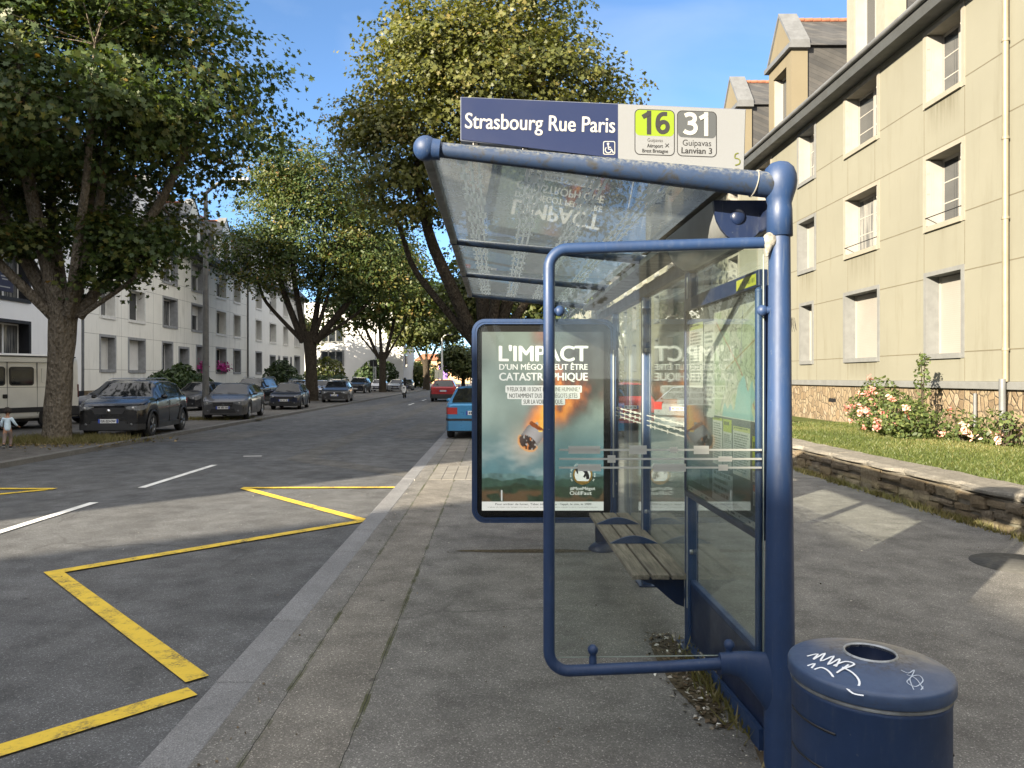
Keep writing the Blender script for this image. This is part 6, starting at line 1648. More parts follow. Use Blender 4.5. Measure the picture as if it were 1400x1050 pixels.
    # wheels
    for a in ax:
        for sd in (-1, 1):
            xo = sd*(hw - .015); wt = .20
            w_ = bpy.data.objects.new('wheel', None); w_.empty_display_size = .1; link(w_, root); w_.location = (xo, a - L/2, r)
            mb = MB(); mb.lathe([(r*.64, -sd*.0), (r*.70, sd*.0), (r*.93, -sd*.004), (r*.985, -sd*.03), (r, -sd*.06), (r, -sd*(wt - .05)), (r*.96, -sd*(wt - .01)), (r*.64, -sd*wt)], n=28, axis='x', cap=False); mb.build('tyre', M_TYRE, w_)
            mb = MB(); mb.lathe([(r*.66, -sd*.004), (r*.62, -sd*.02), (r*.60, -sd*.06)], n=28, axis='x', cap=False); mb.lathe([(r*.15, -sd*.012), (.0, -sd*.008)], n=12, axis='x')
            for k in range(5):
                th = 2*math.pi*k/5 + a
                for dth in (-.12, .12):
                    p = Vector((-sd*.016, math.cos(th)*r*.12, math.sin(th)*r*.12)); q = Vector((-sd*.016, math.cos(th + dth)*r*.63, math.sin(th + dth)*r*.63)); mb.tube([p, q], [r*.075, r*.06], 5)
            mb.build('rim', rim, w_)
            mb = MB(); mb.lathe([(r*.62, -sd*.055), (.0, -sd*.05)], n=20, axis='x'); mb.build('brake', M_TRIM, w_)
    # lamps that wrap round the corners: shallow towards the badge, deeper at the corner, swept back along the wing
    zh1 = hood - .045; zh0 = zh1 - hl[1]
    for sd in (-1, 1):
        xi = hw*(1 - hl[0]); front = [(xi, L/2 + .012, .42, .80), (hw*.5*(xi/hw + .83), L/2 + .010, .16, .95), (wid(L) - .01, L/2 + .004, .02, 1.0)]
        wing = [(wid(s_) + .007, s_ - L/2, a_, b_) for s_, a_, b_ in ((L - .06, .0, 1.02), (L - .14, .06, 1.06), (L - .24, .22, 1.12), (L - .34, .50, 1.18), (L - .42, .86, 1.22))]
        pts = front + wing; mb = MB(); n_ = len(pts); vs = []
        for px, py, a_, b_ in pts: vs += [(sd*px, py, zh0 + a_*hl[1]), (sd*px, py, zh0 + b_*hl[1])]
        for px, py, a_, b_ in pts: vs += [(sd*(px - .05), py - .06, zh0 + a_*hl[1]), (sd*(px - .05), py - .06, zh0 + b_*hl[1])]
        fs = [(2*k, 2*k+2, 2*k+3, 2*k+1) for k in range(n_-1)] + [(2*k+1, 2*k+3, 2*n_+2*k+3, 2*n_+2*k+1) for k in range(n_-1)] + [(2*k, 2*n_+2*k, 2*n_+2*k+2, 2*k+2) for k in range(n_-1)]
        fs += [(0, 1, 2*n_+1, 2*n_), (2*n_-2, 4*n_-2, 4*n_-1, 2*n_-1)]
        mb.add(vs, fs); hd_ = mb.build('headlight', M_LAMPG, root)
        mb = MB(); mb.lathe([(.0, .0), (.048, .0), (.042, .010), (.0, .014)], (sd*hw*.70, L/2 + .008, zh0 + hl[1]*.5), 14, axis='y'); mb.build('lens', M_RIM, hd_)
        mb = MB(); mb.lathe([(.0, .0), (.036, .0), (.032, .010), (.0, .012)], (sd*hw*.66, L/2 + .012, low + .16), 12, axis='y'); mb.build('fog_lamp', M_RIMD, root)
        o = outline(0, 0, 0, .24, .006); pl = [(sd*px, py) for px, py in o][::-1] + [(sd*(wid(0) + .003), -L/2 - .012), (sd*hw*.60, -L/2 - .012), (sd*hw*.60, -L/2 + .1), (sd*hw*.7, -L/2 + .22)]
        mb = MB(); mb.prism(pl, tailz[0], tailz[1], 'xy'); mb.build('tail_light', M_TAIL, root)
        mb = MB(); ym = L/2 - cowl[0] - .42; mb.sphere((sd*(hw + .075), ym, belt[0] + .085), .085, 12, 8, sc=(1.15, .75, .8)); mb.tube([(sd*(hw*.93), ym + .02, belt[0] + .03), (sd*(hw + .05), ym, belt[0] + .06)], .025, 6); mb.build('wing_mirror', paint, root)
        for sh_ in (sB - .02, sC + .10):
            mb = MB(); mb.cbox(min(sd*(hw - .005), sd*(hw + .022)), max(sd*(hw - .005), sd*(hw + .022)), sh_ - L/2, sh_ - L/2 + .17, belt[0] - .11, belt[0] - .08, .006); mb.build('door_handle', paint, root)
        mb = MB()
        for sv in (sB, sF + .06, sC - .02):
            mb.box(min(sd*(hw*.97), sd*(hw + .0025)), max(sd*(hw*.97), sd*(hw + .0025)), sv - L/2 - .004, sv - L/2 + .004, low + .12, belt[0] - .04)
        mb.build('door_seam', M_BLACKPL, root)
        if rails:
            mb = MB(); xr = sd*hw*.70; mb.tube([(xr, rr + .05 - L/2, H - .03), (xr, rr + .25 - L/2, H + .045), (xr, L - rf[0] - .35 - L/2, H + .04), (xr, L - rf[0] - .15 - L/2, H - .02)], .018, 8); mb.build('roof_rail', rails, root)
        if trim or clad:
            mb = MB()
            o = [(wid(s) + .008, s - L/2) for s in np.linspace(ax[0] + Ra, ax[1] - Ra, 6)]
            mb.prism([(sd*px, py) for px, py in o] + [(sd*hw*.8, o[-1][1]), (sd*hw*.8, o[0][1])], low - .01, low + .13, 'xy')
            for a in ax:
                pts = [(sd*(hw + .004), a - L/2 + (Ra + .02)*math.cos(R(t)), r + (Ra + .02)*math.sin(R(t))) for t in range(-10, 191, 10)]; mb.tube(pts, .03, 6)
            mb.build('wheel_arch_trim', M_TRIM, root)
    def band(nm, z0, z1, front, mat, depth=.28, off=.008):
        if front: o = [(wid(s) + off, s - L/2) for s in np.linspace(L - depth, L, 8)]; e_ = L/2 + .014
        else: o = [(wid(s) + off, s - L/2) for s in np.linspace(depth, 0, 8)]; e_ = -L/2 - .014
        pl = o + [(o[-1][0] - .03, e_), (-o[-1][0] + .03, e_)] + [(-px, py) for px, py in o[::-1]]
        mb = MB(); mb.prism(pl, z0, z1, 'xy'); return mb.build(nm, mat, root)
    band('front_bumper', low + .01, low + .17, True, M_TRIM if trim or clad else paint); band('rear_bumper', low + .03, low + (.24 if trim or clad else .16), False, M_TRIM if trim or clad else paint)
    band('rear_bumper_strip', .50, .56, False, M_TRIM, .3, .010)
    mb = MB(); mb.prism([(-hw*(1 - hl[0])*1.02, hood - .095), (hw*(1 - hl[0])*1.02, hood - .095), (hw*.40, hood - .27), (-hw*.40, hood - .27)], L/2 - .05, L/2 + .016); gr = mb.build('grille', M_TRIM, root)
    mb = MB(); mb.prism([(-hw*.50, low + .25), (hw*.50, low + .25), (hw*.58, low + .08), (-hw*.58, low + .08)], L/2 - .05, L/2 + .019); mb.build('lower_grille', M_TRIM, root)
    if bars:
        mb = MB(); mb.cbox(-hw*.40, hw*.40, L/2 + .0, L/2 + .024, hood - .20, hood - .185, .004); mb.build('grille_bar', M_CHROME, gr)
    if emblem:
        mb = MB(); mb.lathe([(.0, .0), (.062, .0), (.05, .014), (.0, .018)], (0, L/2 + .016, hood - .185), 16, axis='y') if emblem == 'round' else mb.prism([(0, hood - .10), (.06, hood - .19), (0, hood - .28), (-.06, hood - .19)], L/2 + .016, L/2 + .03)
        mb.build('emblem', M_CHROME, root)
    for fr in ((1, 0) if plate else ()):
        ye = L/2 + .030 if fr else -L/2 - .020; zp = .44 if fr else (tailz[0] - .02 if tailz[0] < .8 else .74)
        sgy = 1 if fr else -1
        mb = MB(); mb.box(-.26, .26, min(ye - sgy*.02, ye), max(ye - sgy*.02, ye), zp, zp + .11); p_ = mb.build('number_plate', M_PLATE, root)
        for xb in (-.26, .21): mb = MB(); mb.box(xb, xb + .05, min(ye, ye + sgy*.002), max(ye, ye + sgy*.002), zp + .001, zp + .109); mb.build('plate_band', M_PLATEB, p_)
        if text and fr:
            M = Matrix.Translation((.19, ye + .003, zp + .022)) @ Matrix.Rotation(R(180), 4, 'Z') @ Matrix.Rotation(R(90), 4, 'X')
            lettering(text, M, p_, M_INK, .38, .066, .03)
        else:
            mb = MB(); kx_ = -.18
            for w_ in (.035, .035, .02, .03, .03, .03, .02, .035, .035):
                if w_ > .025: mb.box(kx_, kx_ + w_*.8, min(ye, ye + sgy*.002), max(ye, ye + sgy*.002), zp + .025, zp + .085)
                kx_ += w_ + .012
            mb.build('plate_characters', M_INK, p_)
    # interior shapes are not modelled behind the dark glass; rear wiper and front wipers
    mb = MB()
    for sd in (-.35, .25): mb.tube([(sd, L/2 - cowl[0] + .02, cowl[1] + .02), (sd + .42, L/2 - cowl[0] - .06, cowl[1] + .06)], .010, 5)
    mb.build('wiper', M_BLACKPL, root)
    return root

K_BLACK = car_paint('black_paint', (.004, .0045, .006), .0, .2, .25); K_NAVY = car_paint('navy_paint', (.012, .018, .042), .4); K_GREY = car_paint('grey_paint', (.085, .085, .088), .6)
K_DGREY = car_paint('dark_grey_paint', (.05, .048, .048), .5); K_DARK = car_paint('anthracite_paint', (.022, .024, .030), .5); K_SILV = car_paint('silver_paint', (.36, .38, .40), .7)
K_WHITE = car_paint('white_paint', (.62, .62, .62), 0); K_RED = car_paint('deep_red_paint', (.30, .008, .012), .3); K_RED2 = car_paint('bright_red_paint', (.52, .022, .025), .1); K_BLUE = car_paint('sky_blue_paint', (.045, .22, .42), .5)
hatch = dict(L=4.06, W=1.74, H=1.45)
car('parked_car', 'black crossover car nearest on the left, parked beside the big maple', 'car', -10.72, 21.7, 186.5, K_BLACK, L=4.14, W=1.78, H=1.58, r=.335, hood=.95, cowl=(1.05, 1.12), rf=(1.72, 0), rr=.62, rb=(.14, 1.10), belt=(1.04, 1.10), tail=.98, clad=True, text='GX-223-DW', emblem='round', hl=(.50, .13), tailz=(.86, 1.02), rim=M_RIMD, low=.24)
car('parked_car', 'dark navy estate with silver roof rails behind the black crossover', 'car', -14.5, 28.4, 167, K_NAVY, L=4.5, W=1.82, H=1.60, r=.32, hood=.80, cowl=(1.15, 1.02), rf=(1.95, 0), rr=.55, rb=(.2, 1.0), belt=(.94, 1.02), rails=M_RIM, hl=(.5, .16))
car('parked_car', 'medium grey hatchback behind the lamp post', 'car', -10.92, 30.4, 187, K_GREY, **hatch, hood=.80, cowl=(1.0, 1.0), rf=(1.72, 0), rr=.62, belt=(.94, 1.04), emblem='diamond', bars=True, hl=(.55, .17), low=.21)
car('parked_car', 'dark hatchback half hidden by the lamp post in the back row', 'car', -15.5, 38.2, 175, K_DARK, **hatch, hood=.78, emblem='round', hl=(.52, .18), bars=True)
car('parked_car', 'tall black off-road car behind the grey hatchback', 'car', -14.7, 44.4, 178, K_BLACK, L=4.5, W=1.84, H=1.66, r=.35, hood=.95, cowl=(1.15, 1.15), rf=(1.8, 0), rr=.5, rb=(.15, 1.1), belt=(1.07, 1.1), tail=1.0, rails=M_RIM, tailz=(.85, 1.05), low=.26)
car('parked_car', 'old angular navy hatchback in the front row', 'car', -11.15, 39.4, 186, K_NAVY, L=3.75, W=1.60, H=1.40, r=.28, hood=.78, cowl=(.98, .92), rf=(1.5, 0), rr=.5, rb=(.16, .92), belt=(.86, .90), trim=True, hl=(.34, .12))
car('parked_car', 'silver estate just showing over the navy hatchback', 'car', -14.5, 53.6, 178, K_SILV, L=4.5, W=1.8, H=1.5, rr=.5, rails=M_RIM)
car('parked_car', 'dark brown grey hatchback just past the second maple', 'car', -10.95, 50.4, 186, K_DGREY, L=4.35, W=1.80, H=1.47, hood=.80, cowl=(1.05, 1.0), rf=(1.8, 0), rr=.7, hl=(.5, .17), emblem='round')
car('parked_car', 'grey car mostly hidden by the second maple trunk', 'car', -14.6, 61.5, 180, K_SILV, **hatch)
car('parked_car', 'anthracite estate roof behind the brown grey hatchback', 'car', -14.6, 66.5, 178, K_DARK, L=4.4, W=1.8, H=1.52, rr=.5, rails=M_RIM)
car('parked_car', 'dark off-road car alone in the forecourt before the white gable', 'car', -14.7, 78.5, 180, K_DARK, L=4.6, W=1.86, H=1.68, r=.36, hood=.98, cowl=(1.15, 1.16), rf=(1.8, 0), rr=.5, rb=(.15, 1.1), belt=(1.08, 1.12), tail=1.0, tailz=(.85, 1.05), rails=M_RIM, bars=True, low=.27)
car('parked_car', 'white car behind the dark off-road car', 'car', -14.1, 88, 180, K_WHITE, **hatch)
car('parked_car', 'silver saloon parked beyond the forked maple', 'car', -11.9, 87.6, 182, K_SILV, L=4.5, W=1.78, H=1.44, hood=.80, cowl=(1.1, .98), rf=(1.85, 0), rr=1.25, rb=(.62, 1.04), tail=.95)
car('parked_car', 'grey hatchback close behind the silver saloon', 'car', -11.7, 96, 182, K_GREY, **hatch)
car('parked_car', 'white car seen side on at the far bend', 'car', -13.6, 128, 96, K_WHITE, L=4.3, W=1.78, H=1.5)
car('car', 'red off-road car driving away in the right hand lane', 'car', -3.75, 54.4, 0, K_RED, L=4.5, W=1.86, H=1.58, r=.35, hood=.95, cowl=(1.1, 1.12), rf=(1.8, 0), rr=.72, rb=(.16, 1.10), belt=(1.03, 1.10), tail=1.0, clad=True, tailz=(.86, 1.02), low=.25, z=-.08, group='cars on the road')
bc = car('parked_car', 'sky blue hatchback parked by the kerb just left of the advertising panel', 'car', -.50, 21.6, -1, K_BLUE, L=3.84, W=1.66, H=1.43, r=.29, hood=.78, cowl=(.98, .95), rf=(1.62, 0), rr=.72, rb=(.12, .98), belt=(.90, .96), tail=.92, tailz=(.68, .86), trim=False)
car('parked_car', 'bright red hatchback on the pavement seen through the shelter glass', 'car', 4.30, 25.0, 0, K_RED2, L=3.9, W=1.68, H=1.52, hood=.85, cowl=(1.0, 1.02), rf=(1.6, 0), rr=.42, rb=(.08, 1.0), belt=(.98, 1.0), tail=.94, tailz=(.70, .98))
car('parked_car', 'silver hatchback standing askew beyond the low wall', 'car', 6.75, 22.9, -42, K_SILV, **hatch, tailz=(.72, .95))

# ---------------------------------------------------------------- the van
van = thing('parked_van', 'long cream high roofed van parked across the far pavement behind the maple trunk', 'van', (-16.4, 22.8, 0), R(152))
M_VAN = car_paint('cream_van_paint', (.74, .72, .64), 0, .4)
VL, VW, VH = 5.5, 2.02, 2.46
topv = prof([(0, VH - .12), (.08, VH - .03), (.4, VH), (VL - 1.9, VH), (VL - 1.55, VH - .10), (VL - .85, 1.36), (VL - .2, 1.08), (VL, .92)])
mb = MB(); rings = []
ss = sorted(set([0, .03, .08, .2, .4, 1.0, 1.4, 2.0, 2.6, 3.0, VL - 1.9, VL - 1.7, VL - 1.55, VL - 1.2, VL - .85, VL - .5, VL - .2, VL - .06, VL]))
for s in ss:
    f = np.clip((s - VL + .5)/.5, 0, 1); b = np.clip((.12 - s)/.12, 0, 1); w = VW/2*(1 - .12*f**2 - .05*b); zt = topv(s); zb = .36
    half = [(w*.95, zb), (w*.985, zb + .08), (w, zb + .25), (w, min(1.2, zt*.75)), (w*.985, min(1.5, zt*.86)), (w*.95, zt - .20), (w*.92, zt - .08), (w*.86, zt - .02), (w*.5, zt), (0, zt + .005)]
    rings.append([(x_, s - VL/2, z_) for x_, z_ in half] + [(-x_, s - VL/2, z_) for x_, z_ in half[:-1][::-1]])
mb.loft(rings); mb.build('body', M_VAN, van)
def vbox(nm, mat, y0, y1, z0, z1, sd=1, t0=.0, t1=.012, c=.03, parent=None):
    xa, xb = sorted((sd*(VW/2 + t0 - .03), sd*(VW/2 + t1))); mb = MB(); o = rrect(y0, y1, z0, z1, c, 5); mb.prism(o, xa, xb, 'yz'); return mb.build(nm, mat, parent or van)
for sd in (-1, 1):
    for y0, y1 in ((-1.25, -.50), (-.38, .42)):
        w_ = vbox('side_window', M_BLACKPL, y0, y1, 1.42, 2.02, sd, 0, -.004, .09); vbox('pane', M_CGLASS, y0 + .045, y1 - .045, 1.465, 1.975, sd, 0, -.0005, .07, w_)
    vbox('rub_strip', M_TRIM, -VL/2 + .1, -.47, .56, .72, sd, 0, .018); vbox('rub_strip', M_TRIM, -.42, 1.30, .56, .72, sd, 0, .018)
    mb = MB()
    for y_ in (-1.36, -.445, .50, 1.33): mb.box(min(sd*(VW/2 - .03), sd*(VW/2 + .002)), max(sd*(VW/2 - .03), sd*(VW/2 + .002)), y_, y_ + .012, .5, 2.16)
    for z_ in (1.36, 2.16): mb.box(min(sd*(VW/2 - .05), sd*(VW/2 - .006)), max(sd*(VW/2 - .05), sd*(VW/2 - .006)), -2.5, 1.3, z_, z_ + .012)
    mb.build('door_seam', simple('van_seam', (.12, .115, .10), .8), van)
    vbox('recessed_panel', M_VAN, -2.35, -1.5, 1.5, 2.0, sd, 0, .003, .06)
    vbox('door_handle', M_BLACKPL, -.44, -.30, 1.02, 1.15, sd, 0, .02, .02)
    mb = MB(); mb.cbox(min(sd*(VW/2 - .11), sd*(VW/2 - .03)), max(sd*(VW/2 - .11), sd*(VW/2 - .03)), -VL/2 - .012, -VL/2 + .06, 1.0, 1.45, .02); mb.build('tail_light', simple('dull_tail_lamp', (.10, .02, .016), .4), van)
    mb = MB(); mb.cbox(min(sd*VW*.28, sd*VW*.44), max(sd*VW*.28, sd*VW*.44), VL/2 - .2, VL/2 + .01, .72, .94, .03); mb.build('headlight', M_LAMPG, van)
    mb = MB(); mb.cbox(min(sd*(VW/2 + .02), sd*(VW/2 + .22)), max(sd*(VW/2 + .02), sd*(VW/2 + .22)), 1.45, 1.55, 1.35, 1.75, .03); mb.build('wing_mirror', M_BLACKPL, van)
    for a in (.95 - VL/2, VL/2 - .95):
        w_ = bpy.data.objects.new('wheel', None); link(w_, van); w_.location = (sd*(VW/2 - .01), a, .34)
        mb = MB(); mb.lathe([(.2, 0), (.32, -sd*.004), (.345, -sd*.05), (.345, -sd*.18), (.2, -sd*.22)], n=28, axis='x', cap=False); mb.build('tyre', M_TYRE, w_)
        mb = MB(); mb.lathe([(.21, -sd*.01), (.12, -sd*.03), (.0, -sd*.015)], n=20, axis='x'); mb.build('rim', M_STEEL, w_)
        mb = MB(); mb.lathe([(.40, .004*sd), (.0, .0035*sd)], (sd*(VW/2 + .001), a, .42), 28, axis='x'); mb.build('wheel_arch', M_BLACKPL, van)
mb = MB(); mb.cbox(-VW/2 - .01, VW/2 + .01, -VL/2 - .10, -VL/2 + .45, .38, .72, .05); mb.build('rear_bumper', M_TRIM, van)
mb = MB(); mb.cbox(-VW*.46, VW*.46, VL/2 - .2, VL/2 + .06, .38, .68, .05); mb.build('front_bumper', M_TRIM, van)
mb = MB(); mb.prism([(VL/2 - 1.50, VH - .14), (VL/2 - .88, 1.42), (VL/2 - .86, 1.46), (VL/2 - 1.47, VH - .10)], -.82, .82, 'yz'); mb.build('windscreen', M_CGLASS, van)
mb = MB(); mb.box(-VW*.42, VW*.42, -VL/2 + .2, VL/2 - .2, .26, .5); mb.build('underbody', M_BLACKPL, van)
mb = MB(); mb.tube([(VW/2*.94, -VL/2 + .1, VH - .10), (VW/2*.94, VL/2 - 1.7, VH - .10)], .022, 6); mb.tube([(-VW/2*.94, -VL/2 + .1, VH - .10), (-VW/2*.94, VL/2 - 1.7, VH - .10)], .022, 6); mb.build('roof_drip_rail', M_TRIM, van)

# ================================================================ PEOPLE
def skin_mesh(name, verts, edges, radii, mat, parent, sub=2, root=0):
    me = bpy.data.meshes.new(name); me.from_pydata(verts, edges, []); o = bpy.data.objects.new(name, me); COL.objects.link(o)
    md = o.modifiers.new('skin', 'SKIN'); md.use_smooth_shade = True
    sv = me.skin_vertices[0].data
    for i, r_ in enumerate(radii): sv[i].radius = (r_, r_) if not hasattr(r_, '__len__') else r_; sv[i].use_root = (i == root)
    sb = o.modifiers.new('sub', 'SUBSURF'); sb.levels = sub; sb.render_levels = sub
    dg = bpy.context.evaluated_depsgraph_get(); dg.update()
    m2 = bpy.data.meshes.new_from_object(o.evaluated_get(dg)); m2.name = name
    bpy.data.objects.remove(o); bpy.data.meshes.remove(me)
    m2.materials.clear(); m2.materials.append(mat)
    for p in m2.polygons: p.use_smooth = True
    return link(bpy.data.objects.new(name, m2), parent)
class Sk:
    def __init__(s): s.v = []; s.e = []; s.r = []
    def p(s, co, r, prev=None):
        s.v.append(tuple(co)); s.r.append(r); i = len(s.v) - 1
        if prev is not None: s.e.append((prev, i))
        return i
    def chain(s, prev, pts): 
        for co, r in pts: prev = s.p(co, r, prev)
        return prev
    def build(s, name, mat, parent, sub=2, root=0): return skin_mesh(name, s.v, s.e, s.r, mat, parent, sub, root)
M_SKIN = simple('skin', (.32, .17, .10), .55, vary=.08); M_HAIR = simple('dark_curly_hair', (.018, .012, .009), .7, vary=.4, scale=30, bump=.8)
def hand(sk, wrist, d, side, k):
    """palm and five curled fingers from a wrist vertex; d points along the hand"""
    d = Vector(d).normalized(); w = Vector(sk.v[wrist]); sdv = Vector(side).normalized(); nrm = d.cross(sdv)
    palm = sk.p(w + d*.045*k, .020*k, wrist)
    for j, (o, ln) in enumerate(((-.024, .050), (-.008, .060), (.008, .056), (.023, .042))):
        a = w + d*.075*k + sdv*o*k; b = a + (d*.75 + nrm*.35).normalized()*ln*.55*k; c = b + (d*.35 + nrm*.75).normalized()*ln*.45*k
        sk.chain(palm, [(a, .0085*k), (b, .0078*k), (c, .0065*k)])
    a = w + d*.035*k - sdv*.030*k; sk.chain(palm, [(a, .0095*k), (a + (d*.6 - sdv*.5 + nrm*.3).normalized()*.038*k, .008*k)])
# the child walking on the far pavement
ch = thing('person', 'small child in a pale blue jacket and brown trousers walking on the far pavement', 'child', (-11.45, 17.0, 0), R(28))
b = Sk(); pel = b.p((0, 0, .46), .060); chst = b.chain(pel, [((0, .01, .56), .058), ((0, .015, .66), .062), ((0, .01, .735), .045)]); nk = b.chain(chst, [((0, .01, .775), .028), ((0, .02, .82), .050), ((0, .022, .88), .066), ((0, .018, .935), .052)])
armR = b.chain(chst, [((.075, .005, .715), .030), ((.125, -.01, .63), .024), ((.165, .04, .555), .019), ((.20, .085, .525), .014)]); hand(b, armR, (.5, .8, -.3), (.6, -.4, .3), .62)
armL = b.chain(chst, [((-.075, .005, .715), .030), ((-.115, .02, .62), .024), ((-.12, .07, .53), .019), ((-.115, .11, .50), .014)]); hand(b, armL, (0, .8, -.5), (-.8, 0, .2), .62)
fR = b.chain(pel, [((.05, .01, .42), .050), ((.055, .075, .25), .036), ((.055, .03, .08), .024), ((.055, .03, .045), .022)]); b.chain(fR, [((.06, .09, .03), .022)])
fL = b.chain(pel, [((-.05, -.01, .42), .050), ((-.055, -.03, .25), .036), ((-.055, -.16, .13), .024), ((-.055, -.18, .10), .022)]); b.chain(fL, [((-.055, -.13, .05), .022)])
b.build('body', M_SKIN, ch)
MB().sphere((0, .085, .875), .014, 8, 6, sc=(.8, 1.2, 1)).build('nose', M_SKIN, ch)
mb = MB(); mb.sphere((-.025, .077, .893), .008, 8, 6); mb.sphere((.025, .077, .893), .008, 8, 6); mb.build('eyes', M_INK, ch)
mb = MB(); mb.sphere((-.068, .02, .875), .014, 8, 6, sc=(.6, 1, 1.3)); mb.sphere((.068, .02, .875), .014, 8, 6, sc=(.6, 1, 1.3)); mb.build('ears', M_SKIN, ch)
MB().cbox(-.018, .018, .078, .086, .846, .852, .002).build('mouth', simple('lips', (.3, .09, .08), .5), ch)
mb = MB()
for _ in range(90):
    d = Vector((random.gauss(0, 1), random.gauss(-.35, .8), random.gauss(.55, .7))).normalized()
    if d.y > .6 and d.z < .35: continue
    mb.sphere((d.x*.070, .012 + d.y*.072, .90 + d.z*.068), random.uniform(.016, .026), 7, 5)
mb.build('hair', M_HAIR, ch)
j = Sk(); p0 = j.p((0, 0, .41), .084); c0 = j.chain(p0, [((0, .0, .50), .076), ((0, .01, .58), .072), ((0, .015, .67), .074), ((0, .01, .745), .050)])
j.chain(c0, [((.08, .005, .715), .040), ((.128, -.01, .63), .034), ((.162, .036, .562), .028), ((.188, .07, .535), .022)]); j.chain(c0, [((-.08, .005, .715), .040), ((-.118, .02, .62), .034), ((-.121, .066, .54), .028), ((-.117, .095, .515), .022)])
j.build('jacket', simple('pale_blue_cloth', (.50, .62, .70), .85, vary=.1, scale=18, bump=.5), ch)
t_ = Sk(); p0 = t_.p((0, 0, .44), .052); t_.chain(p0, [((.046, .01, .40), .050), ((.055, .078, .25), .043), ((.055, .034, .11), .034), ((.055, .03, .085), .034)]); t_.chain(p0, [((-.046, -.01, .40), .050), ((-.055, -.03, .25), .043), ((-.055, -.14, .15), .034), ((-.055, -.155, .135), .034)])
t_.build('trousers', simple('brown_cloth', (.17, .13, .115), .9, vary=.12, scale=18, bump=.4), ch)
for sx, y_, z_, tilt in ((.056, .055, .0, 0), (-.055, -.155, .045, 1)):
    mb = MB(); dz = (lambda q: z_ + (.055*max(0, -(q - .0))*12*.15 if tilt else 0))
    rings = []
    for q, w, h in ((-.055, .018, .05), (-.04, .030, .075), (-.01, .031, .075), (.02, .031, .055), (.05, .030, .042), (.07, .018, .03)):
        zz = z_ + (-.35*q if tilt else 0); rings.append([(sx + w*math.cos(2*math.pi*k/12), y_ + q, max(zz + .004, zz + h*.5 + h*.5*math.sin(2*math.pi*k/12))) for k in range(12)])
    mb.loft(rings); s_ = mb.build('shoe', M_BLACKPL, ch)
    mb = MB(); rings2 = []
    for q, w in ((-.06, .018), (-.045, .033), (.0, .034), (.05, .032), (.074, .016)):
        zz = z_ + (-.35*q if tilt else 0); rings2.append([(sx - w, y_ + q, zz), (sx + w, y_ + q, zz), (sx + w, y_ + q, zz + .016), (sx - w, y_ + q, zz + .016)])
    mb.loft(rings2, sm=False); mb.build('sole', M_WINK, s_)

# scooter and rider coming towards us
sc_ = thing('motor_scooter', 'white fronted motor scooter riding towards us in the left lane', 'scooter', (-7.75, 62, -.08), R(180))
for nm, y_ in (('wheel', .62), ('wheel', -.62)):
    w_ = bpy.data.objects.new(nm, None); link(w_, sc_); w_.location = (0, y_, .25)
    mb = MB(); mb.lathe([(.16, -.05), (.23, -.05), (.25, -.02), (.25, .02), (.23, .05), (.16, .05)], n=24, axis='x', cap=False); mb.build('tyre', M_TYRE, w_)
    mb = MB(); mb.lathe([(.165, -.03), (.0, -.04)], n=18, axis='x'); mb.lathe([(.165, .03), (.0, .04)], n=18, axis='x'); mb.build('rim', M_RIM, w_)
M_SCW = car_paint('scooter_white', (.6, .6, .6), 0)
mb = MB(); mb.loft([[(w*math.cos(2*math.pi*k/16), y_ + .05*math.sin(2*math.pi*k/16), z_) for k in range(16)] for w, y_, z_ in ((.06, .66, .42), (.15, .62, .52), (.21, .52, .72), (.17, .46, .95), (.10, .42, 1.05))]); mb.build('front_shield', M_SCW, sc_)
mb = MB(); mb.loft([[(w*math.cos(2*math.pi*k/16), y_, z_ + h*math.sin(2*math.pi*k/16)) for k in range(16)] for w, y_, z_, h in ((.05, -.85, .68, .05), (.14, -.65, .62, .14), (.16, -.3, .55, .17), (.15, -.1, .45, .12), (.17, .1, .32, .05), (.17, .45, .32, .05))]); mb.build('scooter_body', K_DARK, sc_)
mb = MB(); mb.cbox(-.14, .14, -.75, -.08, .76, .84, .03); mb.build('saddle', M_BLACKPL, sc_)
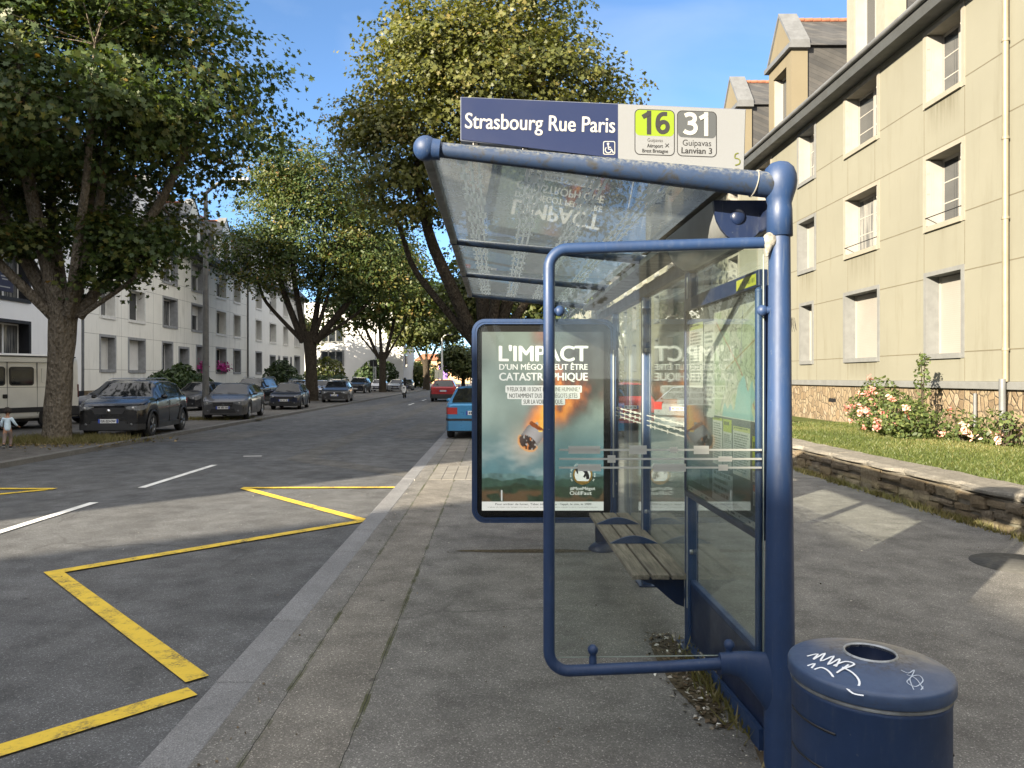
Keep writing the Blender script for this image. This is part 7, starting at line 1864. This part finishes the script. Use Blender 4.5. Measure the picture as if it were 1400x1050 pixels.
mb = MB(); mb.tube([(-.36, .36, 1.06), (-.2, .40, 1.05), (0, .42, 1.04), (.2, .40, 1.05), (.36, .36, 1.06)], .018, 8); mb.build('handlebar', M_BLACKPL, sc_)
mb = MB(); mb.sphere((0, .55, .90), .085, 14, 10, sc=(1.1, .6, 1)); mb.build('headlight', M_LAMPG, sc_)
for sd in (-1, 1):
    mb = MB(); mb.tube([(sd*.28, .37, 1.06), (sd*.34, .36, 1.25)], .008, 6); mb.sphere((sd*.35, .36, 1.28), .05, 10, 8, sc=(1.2, .4, .8)); mb.build('mirror', M_BLACKPL, sc_)
rd = thing('person', 'motor scooter rider in dark jacket and helmet facing us', 'rider', (-7.75, 62, -.08), R(180))
b = Sk(); pel = b.p((0, -.25, .90), .125); chst = b.chain(pel, [((0, -.24, 1.05), .125), ((0, -.2, 1.22), .135), ((0, -.17, 1.38), .10)]); b.chain(chst, [((0, -.15, 1.46), .055), ((0, -.11, 1.54), .085), ((0, -.10, 1.63), .095), ((0, -.11, 1.70), .07)])
for sd in (-1, 1):
    e_ = b.chain(chst, [((sd*.17, -.17, 1.36), .065), ((sd*.29, -.02, 1.18), .05), ((sd*.31, .22, 1.10), .04), ((sd*.30, .33, 1.085), .03)]); hand(b, e_, (0, .8, -.4), (sd*.9, 0, .1), 1.0)
    f_ = b.chain(pel, [((sd*.11, -.18, .88), .095), ((sd*.17, .22, .80), .07), ((sd*.15, .16, .45), .05), ((sd*.15, .16, .40), .045)]); b.chain(f_, [((sd*.15, .28, .37), .04)])
b.build('body', simple('dark_riding_clothes', (.018, .018, .022), .8, vary=.2, scale=14, bump=.4), rd)
mb = MB(); mb.sphere((0, -.10, 1.62), .135, 18, 12, sc=(.95, 1.1, 1.08)); h_ = mb.build('helmet', K_BLACK, rd)
mb = MB(); mb.loft([[(.118*math.sin(a), -.10 + .152*math.cos(a), z_) for a in [R(-62 + 124*k/10) for k in range(11)]] for z_ in (1.57, 1.62, 1.68)], cap=False, closed=False); mb.build('visor', M_CGLASS, h_)
